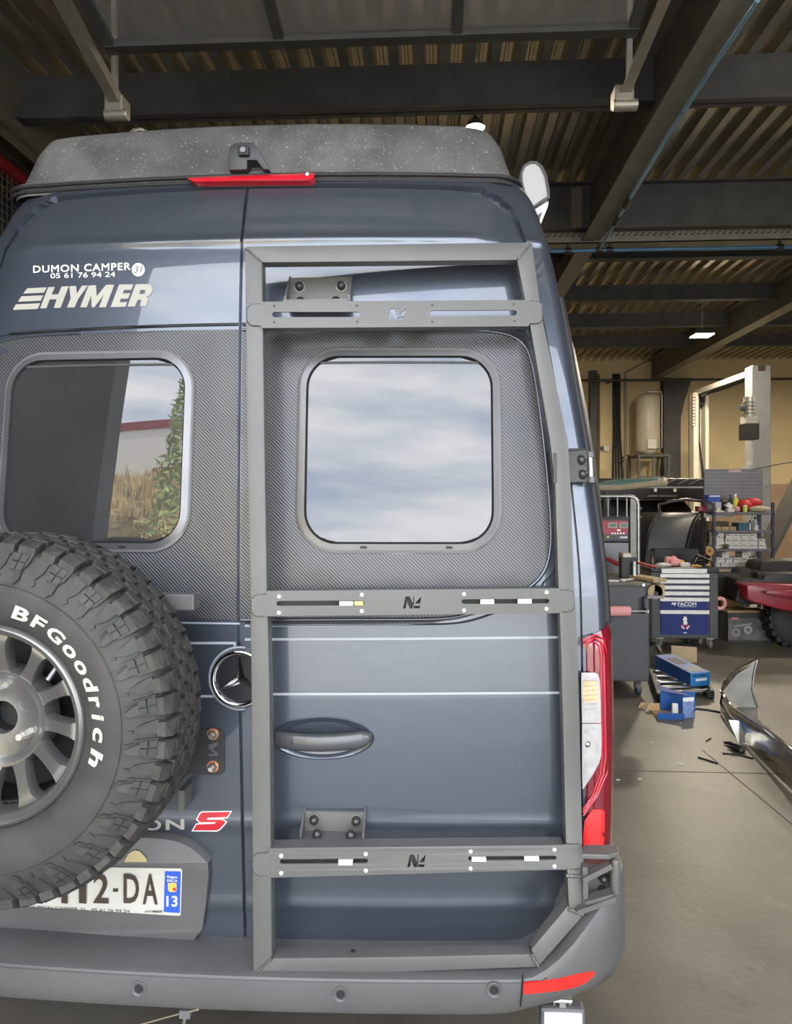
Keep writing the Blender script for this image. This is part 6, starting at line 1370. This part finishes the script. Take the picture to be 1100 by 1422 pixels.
# open blue carton
root = thing('open_blue_carton', 'opened blue carton lying on the floor with flaps out', 'box', f3(420, 560))
A = f3(340, 565, .0); B_ = f3(483, 560, 0); C_ = f3(545, 555, 0)
by = A.y
b = MB(); b.prism([f3(335, 560), f3(483, 562), f3(480, 500), f3(290, 510)], (0, 0, .006)); b.obj('floor_panel', CARD, root)
P = [(A.x, by, 0), (B_.x, by, 0), (B_.x, by, .045), (A.x, by, .045)]; b = MB(); b.prism([Vector(p) for p in P], (0, .008, 0)); b.obj('front_flap', BLUB, root)
h1 = onY(*c3(483, 445), B_.y).z; b = MB(); b.prism([B_, C_, C_ + Vector((0, 0, h1)), B_ + Vector((0, 0, h1))], (.0, .01, 0)); b.obj('end_flap', mat('pale_blue_print', (.22, .30, .55), .6, var=.3, scale=40), root)
b = MB(); b.prism([B_ + Vector((0, -.002, h1)), C_ + Vector((0, -.002, h1)), C_ + Vector((0, -.002, h1 - .03)), B_ + Vector((0, -.002, h1 - .03))], (0, .003, 0)); b.obj('label', WHITEV, root)
Q = f3(355, 520); b = MB(); hq = onY(*c3(380, 408), Q.y).z; b.prism([Q + Vector((0, 0, hq)), C_ + Vector((0, .0, h1)), C_ + Vector((-.06, .12, h1)), Q + Vector((.03, .2, hq))], (0, 0, .005)); b.obj('top_panel', mat('deep_blue_card', (.02, .06, .28), .6), root)
b = MB(); b.prism([Q, Q + Vector((.0, 0, hq)), Q + Vector((.27, .0, hq)), Q + Vector((.27, 0, .0))], (0, .006, 0)); b.obj('back_panel', BLUB, root)
for fx in ((230, 500, 275, 470), (275, 515, 350, 475)):
    p = f3(fx[0], fx[1], .01); q_ = f3(fx[2], fx[1], .01); r_ = onY(*c3(fx[2], fx[3]), q_.y + .02); s_ = onY(*c3(fx[0] + 15, fx[3]), p.y + .02); b = MB(); b.prism([p, q_, r_, s_], (0, .005, 0)); b.obj('inner_flap', mat('card_tan', (.48, .32, .16), .8), root)
p = f3(437, 541, .006); b = MB(); b.box(p + Vector((0, 0, .045)), (.045, .03, .09)); single(b, 'label_tag', WHITEV, 'small white tube standing inside the opened blue carton', 'tube', bevel=.006)
# chrome bumper
UP = [(905, 225), (800, 280), (720, 350), (700, 410), (760, 500), (850, 560), (950, 622), (1040, 690), (1150, 785), (1260, 890)]
LO = [(908, 234), (790, 310), (706, 410), (698, 520), (750, 602), (830, 690), (920, 790), (1040, 910), (1150, 1015), (1260, 1120)]
rows = []
flo = {i: f3(*LO[i], .012) for i in range(3, 10)}
for i, (u, l) in enumerate(zip(UP, LO)):
    y = flo[i].y if i in flo else flo[3].y + (3 - i) * .06
    A = onY(*c3(*u), y + .10); B_ = onY(*c3(*l), y); m_ = (A + B_) / 2 + Vector((-.03, -.05, 0)); rows.append([A, A * .75 + m_ * .25 + Vector((0, -.012, .0)), m_, B_ * .75 + m_ * .25, B_])
CBP = thing('chrome_bumper', 'old curved chrome car bumper lying on the floor', 'bumper', flo[5])
b = MB(); b.grid(rows, thick=(.004, .012, 0)); b.obj('blade', mat('worn_chrome', (.60, .56, .46), .16, metal=1., var=.2, scale=10), CBP, smooth=60)
b = MB(); b.tube([r[0] for r in rows], .012, n=8); b.obj('rolled_edge', CHROME, CBP, smooth=60)
yq = rows[2][0].y
b = MB(); b.prism([onY(*c3(x, y), yq) for x, y in ((905, 225), (880, 310), (870, 400), (892, 470), (930, 550), (860, 540), (770, 470), (715, 405), (740, 345), (810, 285))], (0, .006, 0)); b.obj('end_plate', mat('dull_chrome', (.26, .25, .22), .42, metal=.7, var=.15), CBP)
b = MB(); b.tube([onY(*c3(x, y), yq - .004) for x, y in ((903, 232), (884, 310), (876, 400), (898, 470), (928, 546))], .009, n=8); b.obj('rolled_edge', CHROME, CBP, smooth=60)
b = MB(); b.add([f3(740, 570, .25), f3(785, 555, .25), f3(855, 705, .0), f3(800, 710, .0)], [(0, 1, 2, 3)]); p = [f3(800, 710), f3(852, 705)]; yy = p[0].y
b = MB(); b.prism([p[0], p[1], onY(*c3(800, 575), yy + .05), onY(*c3(742, 570), yy + .05)], (0, .006, 0)); b.obj('support_bracket', mat('steel_plate', (.52, .52, .50), .35, metal=.7), CBP)
# pliers and cable ties on the floor
root = thing('pliers', 'black pliers lying open on the concrete floor', 'pliers', f3(770, 730))
b = MB(); b.tube([f3(712, 697, .012), f3(750, 700, .014), f3(800, 725, .014), f3(828, 745, .012)], [.008, .014, .016, .012], n=8); b.obj('handle', M_blk, root, smooth=60)
b = MB(); b.tube([f3(735, 718, .012), f3(765, 728, .014), f3(800, 742, .014), f3(828, 750, .012)], [.007, .013, .016, .012], n=8); b.obj('handle', M_blk, root, smooth=60)
b = MB(); b.tube([f3(805, 742, .02), f3(818, 745, .018)], [.010, .006], n=8); b.obj('pivot', M_galv, root, smooth=60)
for i, (pp, lab) in enumerate(((((706, 757), (790, 762), (880, 787)), 'black cable tie lying beside the pliers'), (((568, 780), (610, 792), (680, 815)), 'thin dark cable tie lying on bare concrete near the joint'), (((615, 688), (640, 672)), 'short dark clip lying on the concrete behind the cable tie'), (((552, 505), (620, 512), (695, 526)), 'dark strip lying between the blue carton and the chrome bumper'))):
    b = MB(); b.tube([f3(x, y, .005) for x, y in pp], .005 if i < 3 else .008, n=6); single(b, 'cable_tie', M_blk, lab, 'cable tie', smooth=60)
for i, (x, y, lab) in enumerate(((470, 820, 'small pale paper scrap on the floor in front of the opened carton'), (308, 700, 'tiny white speck of litter on the floor near the van corner'), (240, 905, 'tiny white litter flake on the floor beside the van bumper'), (115, 910, 'white litter crumb on the floor next to the tail light side'))):
    p = f3(x, y); b = MB(); s_ = .03 if i == 0 else .012; b.prism([p + Vector((s_ * dx, s_ * dy, .0005)) for dx, dy in ((-1, -.3), (.2, -.6), (1, .1), (.1, .6), (-.7, .4))], (0, 0, .004)); single(b, 'paper_scrap', WHT, lab, 'scrap')
# ---- work lamp hung below the bumper, sling wire
PLm = at(786, 1402, 1.84); YL = PLm.y
root = thing('work_lamp', 'small square work lamp hanging below the van bumper', 'lamp', (PLm.x, YL, .30))
x0, x1, z0_, z1_ = rect(751, 813, 1402, 1452, YL)
b = MB(); b.mm(x0, x1, YL, YL + .035, z0_, z1_); b.obj('housing', mat('lamp_grey', (.12, .12, .125), .4), root, bevel=.008)
b = MB(); b.mm(x0 + .008, x1 - .008, YL - .004, YL + .002, z0_ + .008, z1_ - .008); b.obj('glass', mat('lamp_glass', (.62, .66, .68), .1, coat=.6, var=.08, scale=60), root, bevel=.004)
b = MB(); xm_ = (x0 + x1) / 2; zt3 = .475; b.tube([(xm_ - .02, YL + .015, z1_ - .004), (xm_ - .02, YL + .015, zt3 - .012), (xm_ - .012, YL + .015, zt3), (xm_ + .012, YL + .015, zt3), (xm_ + .02, YL + .015, zt3 - .012), (xm_ + .02, YL + .015, z1_ - .004)], .004, n=8); b.obj('bracket', M_galv, root, smooth=60)
b = MB(); b.cyl((xm_ - .024, YL + .01, z1_ + .014), (xm_ + .024, YL + .01, z1_ + .014), .006, n=8); b.mm(xm_ - .008, xm_ + .008, YL + .005, YL + .02, z1_ - .002, z1_ + .016); b.obj('pivot_bolt', M_zinc, root)
root = thing('trailer_wire', 'thin pale wire with grey clip hanging below the van bumper', 'wire', at(258, 1415, 2.0))
P = [at(190, 1424, 2.25), at(245, 1409, 2.05), at(275, 1402, 1.95)]; b = MB(); b.tube(P, .0022, n=6); b.obj('wire', mat('pale_wire', (.62, .56, .42), .5), root, smooth=60)
b = MB(); c_ = at(258, 1406, 2.0); b.box(c_, (.030, .02, .022)); b.tube([c_, c_ + Vector((-.005, 0, -.03)), c_ + Vector((-.012, 0, -.06))], .005, n=6); b.tube([c_, c_ + Vector((0, .02, .07))], .004, n=6); b.obj('clip', G_md, root)
# ------------------------------------------------------------------ back wall fittings
YK = YB - .02
def wq(x, y): return (800 + x / 3.667, 480 + y / 3.667)
# air receiver on a stand
YT_ = YB - .75; c0 = onY(*wq(365, 560), YT_); rad = (onY(*wq(425, 400), YT_).x - onY(*wq(305, 400), YT_).x) / 2; hT = onY(*wq(365, 245), YT_).z
TK = thing('air_receiver', 'white upright compressed air receiver on a steel stand by the back wall', 'tank', c0)
b = MB(); h = hT - c0.z; b.lathe([(0, 0), (rad * .6, .02), (rad, .14), (rad, h - .14), (rad * .85, h - .06), (rad * .5, h - .01), (0, h)], c0, (0, 0, 1), 36); b.obj('vessel', mat('receiver_white', (.55, .50, .40), .4, coat=.2, var=.06), TK, smooth=50)
b = MB(); b.tube([c0 + Vector((-.02, 0, h - .01)), c0 + Vector((-.02, 0, h + .06)), c0 + Vector((rad + .04, 0, h + .05)), c0 + Vector((rad + .06, 0, h - .05)), c0 + Vector((rad + .06, 0, .2)), c0 + Vector((rad * .5, -rad, .15))], .022, n=8); b.obj('outlet_pipe', M_galv, TK, smooth=60)
q = [onY(*wq(362, 525), YT_ - rad), onY(*wq(405, 478), YT_ - rad)]; b = MB(); b.mm(q[0].x, q[1].x, YT_ - rad - .05, YT_ - rad + .03, q[0].z, q[1].z); b.obj('name_plate', WHT, TK)
b = MB(); b.cyl(c0 + Vector((rad * .4, -rad, .05)), c0 + Vector((rad * .8, -rad - .1, .02)), .03, n=10); b.obj('valve', mat('brass', (.55, .38, .16), .35, metal=.8), TK)
TS = thing('tank_stand', 'dark steel stand carrying the white air receiver', 'stand', (c0.x, YT_, 0)); zt4 = c0.z
sx0, sx1 = onY(*wq(290, 575), YT_).x, onY(*wq(452, 570), YT_).x
b = MB(); b.mm(sx0, sx1, YT_ - .45, YT_ + .45, zt4 - .05, zt4); b.obj('deck', G_dk, TS)
for xx, sl_ in ((sx0 + .03, 0), (sx1 - .03, .1)):
    for yy in (YT_ - .42, YT_ + .42): b = MB(); b.bar((xx - sl_, yy, 0), (xx, yy, zt4 - .04), .05, .05, up=(0, 1, 0)); b.obj('leg', G_dk, TS)
b = MB(); b.bar((sx0 + .25, YT_ - .43, 0), (sx0 + .38, YT_ - .43, zt4 - .05), .04, .04, up=(0, 1, 0)); b.obj('ladder_rail', G_dk, TS)
b = MB(); b.bar((sx0 + .05, YT_ - .42, zt4 - .55), (sx1 - .05, YT_ - .42, zt4 - .55), .04, .04, up=(0, 1, 0)); b.obj('cross_bar', G_dk, TS)
# cable bundle, conduits, boxes
for i, (xc, w_, m_, lab) in enumerate(((205, 42, M_blk, 'thick black cable bundle running down the cream wall'), (112, 16, mat('conduit_brown', (.14, .09, .05), .6), 'thin brown conduit on the cream wall beside the dark post'), (238, 14, mat('conduit_grey', (.30, .28, .24), .6), 'thin pale conduit on the cream wall right of the cable bundle'))):
    a = onY(*wq(xc - w_ / 2, 300), YK); c = onY(*wq(xc + w_ / 2, 300), YK); b = MB(); n_ = 4 if i == 0 else 1
    for k in range(n_):
        xx = (a.x + .06 if i == 2 else a.x) + (c.x - a.x) * (k + .5) / n_; r_ = (c.x - a.x) / n_ * .5; b.tube([(xx, YB - r_ - .005, 4.9), (xx + .01, YB - r_ - .005, 3.5), (xx - .01 + (.03 * k if i == 0 else 0), YB - r_ - .005, 2.0), (xx, YB - r_ - .005, .0)], r_, n=8)
    single(b, 'cable_bundle' if i == 0 else 'conduit', m_, lab, 'cable' if i == 0 else 'conduit', smooth=60)
b = MB(); a = onY(*wq(138, 538), YK); c = onY(*wq(165, 510), YK); b.mm(a.x, c.x, YB - .1, YB, a.z, c.z); o = single(b, 'wall_socket', WHT, 'small white socket box on the cream wall', 'socket'); a = onY(*wq(118, 530), YK); b = MB(); b.mm(a.x, a.x + .09, YB - .06, YB, a.z, a.z + .07); b.obj('plug', M_blk, o)
b = MB(); b.tube([onY(*wq(x, y), YB - .03) for x, y in ((235, 575), (255, 555), (270, 560), (265, 580), (245, 585), (220, 600))], .02, n=6); single(b, 'cable_loop', M_blk, 'looped dark cable end hanging on the cream wall', 'cable', smooth=60)
b = MB(); b.tube([onY(*wq(x, y), YB - .06) for x, y in ((245, 140), (300, 110), (380, 70))], .018, n=6); single(b, 'stay_wire', M_steel_l, 'thin slanting stay rod high on the cream wall', 'rod', smooth=60)
b = MB(); b.mm(c2.x, onY(1085, 700, YK).x + 3, YB - .004, YB - .0005, 0, onY(1075, 672, YK).z); single(b, 'wall_skirting', mat('skirting_tan', (.36, .24, .16), .8), 'darker tan painted lower band of the cream wall', 'wall band'); bpy.data.objects['wall_skirting']['kind'] = 'structure'
b = MB(); b.cyl((c2.x - 1, YB - .5, 4.66), (X1 - .3, YB - .5, 4.66), .03, n=8); single(b, 'wall_top_trim', M_steel, 'dark trim line along the top of the cream wall', 'pipe', smooth=60)  # round bar standing for the dark trim line above the wall
for xx in (c2.x, 5.0, 8.5): b = MB(); b.mm(xx - .02, xx + .02, YB - .5, YB - .002, 4.64, 4.69); b.obj('bracket', M_steel, bpy.data.objects['wall_top_trim'])
# ---- two-post lift
LG = mat('lift_grey', (.30, .30, .30), .4, metal=.3, var=.06)
yR = onY(1058, 600, 0).y; pR = at(1058, 507, 12.2); pL = at(974, 545, 15.0)
LF = thing('two_post_lift', 'grey two-post vehicle lift with overhead beam and hydraulic unit', 'vehicle lift', (pR.x, pR.y, 0))
hw = .155
b = MB(); b.mm(pR.x - hw, pR.x + hw, pR.y, pR.y + .3, 0, pR.z); b.obj('post', LG, LF, bevel=.015)
b = MB(); b.mm(pR.x - hw - .05, pR.x - hw, pR.y + .03, pR.y + .27, 0, 2.0 + .25); b.obj('carriage', mat('lift_pale', (.42, .42, .41), .4, metal=.4), LF)
b = MB(); b.mm(pL.x - hw, pL.x - hw * .35, pL.y, pL.y + .3, 0, pL.z).mm(pL.x + hw * .55, pL.x + hw, pL.y, pL.y + .3, 0, pL.z).mm(pL.x - hw, pL.x + hw, pL.y + .26, pL.y + .3, 0, pL.z); b.obj('post', mat('lift_cream', (.45, .42, .35), .4, metal=.2), LF)
b = MB(); b.tube([(pL.x - .01, pL.y + .1, pL.z), (pL.x - .03, pL.y + .05, pL.z - 1.0), (pL.x + .05, pL.y + .05, pL.z - 1.6), (pL.x + .03, pL.y + .05, 1.2)], .018, n=6); b.obj('hose', M_blk, LF, smooth=60)
b = MB(); b.mm(pL.x - .04, pL.x + .12, pL.y + .1, pL.y + .25, pL.z - .25, pL.z + .03); b.obj('head_block', M_blk, LF)
q = [at(965, 592, 14.95), at(963, 547, 14.95)]; b = MB(); b.mm(pL.x - hw - .03, pL.x - hw + .03, pL.y - .012, pL.y, q[0].z, q[1].z); SGN = b.obj('sign_strip', mat('sign_dark_red', (.10, .03, .03), .5), LF)
for k in range(10):
    zz = q[0].z + (q[1].z - q[0].z) * (k + .5) / 10; b = MB(); b.mm(pL.x - hw - .02, pL.x - hw + .02, pL.y - .014, pL.y - .011, zz - .022, zz + .022); b.obj('sign_letter', mat('sign_pale', (.45, .40, .36), .5), SGN)
top0 = Vector((pR.x - .05, pR.y + .15, pR.z - .10)); top1 = Vector((pL.x, pL.y + .15, pL.z + .02))
b = MB(); b.bar(top0, top1, .16, .10); b.obj('overhead_beam', mat('beam_alu', (.45, .43, .38), .4, metal=.5), LF)
b = MB(); b.bar(top0 - Vector((0, 0, .09)), top1 - Vector((0, 0, .09)), .05, .05); b.obj('safety_bar', M_blk, LF)
b = MB(); b.mm(pR.x - .06, pR.x + .06, pR.y - .01, pR.y, pR.z - .1, pR.z); b.obj('badge', mat('badge_dark', (.08, .03, .03), .5), LF)
m0 = at(1040, 575, 12.0)
b = MB(); b.cyl(m0 + Vector((0, 0, -.05)), m0 + Vector((0, 0, .28)), .085, n=18); MO = b.obj('motor', mat('motor_alu', (.45, .43, .38), .4, metal=.5), LF, smooth=40)
for k in range(4): b = MB(); b.lathe([(.085, 0), (.097, 0), (.097, .02), (.085, .02)], m0 + Vector((0, 0, .0 + .06 * k)), (0, 0, 1), 18); b.obj('cooling_fin', G_md, MO)
b = MB(); b.cyl(m0 + Vector((-.16, -.02, .10)), m0 + Vector((-.05, -.02, .10)), .05, n=12); b.obj('pump', G_dk, MO)
b = MB(); b.mm(m0.x - .10, m0.x + .13, m0.y - .1, m0.y + .16, m0.z - .43, m0.z - .16); b.obj('oil_tank', M_blk, LF, bevel=.01)
b = MB(); b.mm(m0.x - .08, m0.x + .12, m0.y - .08, m0.y + .14, m0.z - .16, m0.z - .04); b.obj('pump_block', mat('pump_pale', (.40, .38, .33), .5), LF)
b = MB(); b.mm(m0.x + .08, pR.x - hw + .01, m0.y, m0.y + .3, m0.z - .3, m0.z - .1); b.obj('mount', G_dk, LF)
for pp in (pR, pL): b = MB(); b.mm(pp.x - .3, pp.x + .3, pp.y - .15, pp.y + .45, 0, .02); b.obj('base_plate', LG, LF)
b = MB(); b.tube([at(1042, 652, 11.5), at(1060, 649, 11.6), at(1085, 644, 11.7), at(1110, 640, 11.8)], .01, n=6); b.obj('cable', M_blk, LF, smooth=60)
# lift floor stays clear of the wall
# ------------------------------------------------------------------ outside, seen only as reflections in the van
M_apr = mat('apron_asphalt', (.36, .35, .33), .8, var=.15, scale=2)
b = MB(); b.mm(-60, 60, -70, YF - .25, -.25, -.01); tag(b.obj('yard_ground', M_apr), 'asphalt yard outside the open doors', 'ground', kind='structure')
M_gr = mat('dry_grass', (.36, .27, .13), .9, var=.45, scale=1.3, bump=.8, bscale=4)
rows = []; rnd = random.Random(11)
for i in range(24):
    y = YF - 6.5 - i * 1.4; row = []
    for j in range(30):
        x = -34 + j * 1.1; side = max(0., min(1., (-4.2 - x) / 3.0)); up2 = max(0., min(1., i / 9.)); z = 7.2 * (up2 ** .9) * side; row.append((x + rnd.uniform(-.2, .2), y, z - .05 + rnd.uniform(-.12, .22) * side))
    rows.append(row)
b = MB(); b.grid(rows); tag(b.obj('grass_bank', M_gr, None, smooth=60), 'dry grassy bank outside the doors', 'bank', kind='structure')
def bank_z(x, y):
    i = (YF - 6.5 - y) / 1.4; side = max(0., min(1., (-4.2 - x) / 3.0)); return 7.2 * (max(0, min(1, i / 9.)) ** .9) * side - .05
def tree(x, y, h, r, name, label, mcol, n=900, leaf=.16, lo=.2):
    z = bank_z(x, y); rnd = random.Random(int(abs(x * 31 + y * 7))); root = thing(name, label, 'tree' if h > 2 else 'bush', (x, y, z))
    b = MB(); b.tube([(x, y, z - .2), (x + .08, y, z + h * .5), (x, y, z + h * .92)], [.13 * h / 5, .09 * h / 5, .02], n=7); b.obj('trunk', mat('bark', (.10, .07, .045), .9), root, smooth=60)
    b = MB()
    for k in range(n):
        t = rnd.random() ** .8; zz = z + h * (lo + (1 - lo) * t); rad = r * (1 - t) ** .55 * (.35 + .65 * rnd.random() ** .5); a = rnd.uniform(0, 6.283); c = Vector((x + rad * math.cos(a), y + rad * math.sin(a), zz)); s = leaf * rnd.uniform(.6, 1.3)
        u = Vector((rnd.uniform(-1, 1), rnd.uniform(-1, 1), rnd.uniform(-.4, 1))).normalized(); v = u.cross(Vector((rnd.uniform(-1, 1), rnd.uniform(-1, 1), rnd.uniform(-1, 1)))).normalized()
        b.add([c - v * s * .18, c + u * s, c + v * s * .18, c - u * s * .3], [(0, 1, 2, 3)])
    tag(b.obj('foliage', mcol, root, fix=False), kind='stuff')
M_lf = mat('pine_green', (.36, .44, .17), .7, var=.35, scale=3)
tree(-5.75, -14.2, 7.8, 1.2, 'pine_tree', 'green pine tree growing on the dry bank outside', M_lf, n=2600, leaf=.26)
tree(-4.9, -10.4, 1.7, .75, 'bush', 'round green bush at the foot of the dry bank', M_lf, n=700, leaf=.2, lo=.05)
tree(-5.7, -10.6, 1.3, .6, 'bush', 'low green bush beside the round one on the bank', mat('bush_green', (.10, .17, .05), .7, var=.3, scale=3), n=500, leaf=.2, lo=.05)
root = thing('white_building', 'white industrial building with red trim on top of the bank', 'building', (-18, -31, 7))
b = MB(); b.mm(-34, -9, -38, -30, 6.5, 11.6); b.obj('wall', mat('white_render', (.75, .73, .70), .8, var=.05), root)
b = MB(); b.mm(-34.1, -8.9, -38, -29.9, 11.6, 12.1); b.obj('red_fascia', REDM, root)
b = MB(); b.mm(-14.5, -12.2, -30, -29.9, 6.6, 9.4); b.obj('door', REDM, root)
rnd = random.Random(21); b = MB()
for k in range(2600):
    x = rnd.uniform(-20, -4.6); y = rnd.uniform(-21, -9.6); z = bank_z(x, y); h = rnd.uniform(.25, .75); w_ = .03; a = rnd.uniform(0, 3.14); dx, dy = math.cos(a) * w_, math.sin(a) * w_; l = rnd.uniform(-.25, .25)
    for q in range(3):
        ox, oy = rnd.uniform(-.15, .15), rnd.uniform(-.15, .15); b.add([(x + ox - dx, y + oy - dy, z), (x + ox + dx, y + oy + dy, z), (x + ox + l * rnd.random(), y + oy + rnd.uniform(-.2, .2), z + h)], [(0, 1, 2)])
tag(b.obj('grass_tufts', mat('straw', (.42, .32, .16), .9, var=.3, scale=2), None, fix=False), 'dry straw tufts covering the bank', 'grass', kind='stuff')
# far low tree line straight behind the camera
for k, (x, y, h) in enumerate(((2, -48, 4.0), (7, -50, 4.6), (-4.5, -40, 3.4), (13, -52, 5.0))):
    tree(x, y, h, 2.3, 'far_tree', ['distant dark tree straight across the yard', 'distant taller tree right of the yard', 'distant low tree near the foot of the bank', 'distant tree at the far right of the yard'][k], M_lf, n=500, leaf=.7, lo=.05)
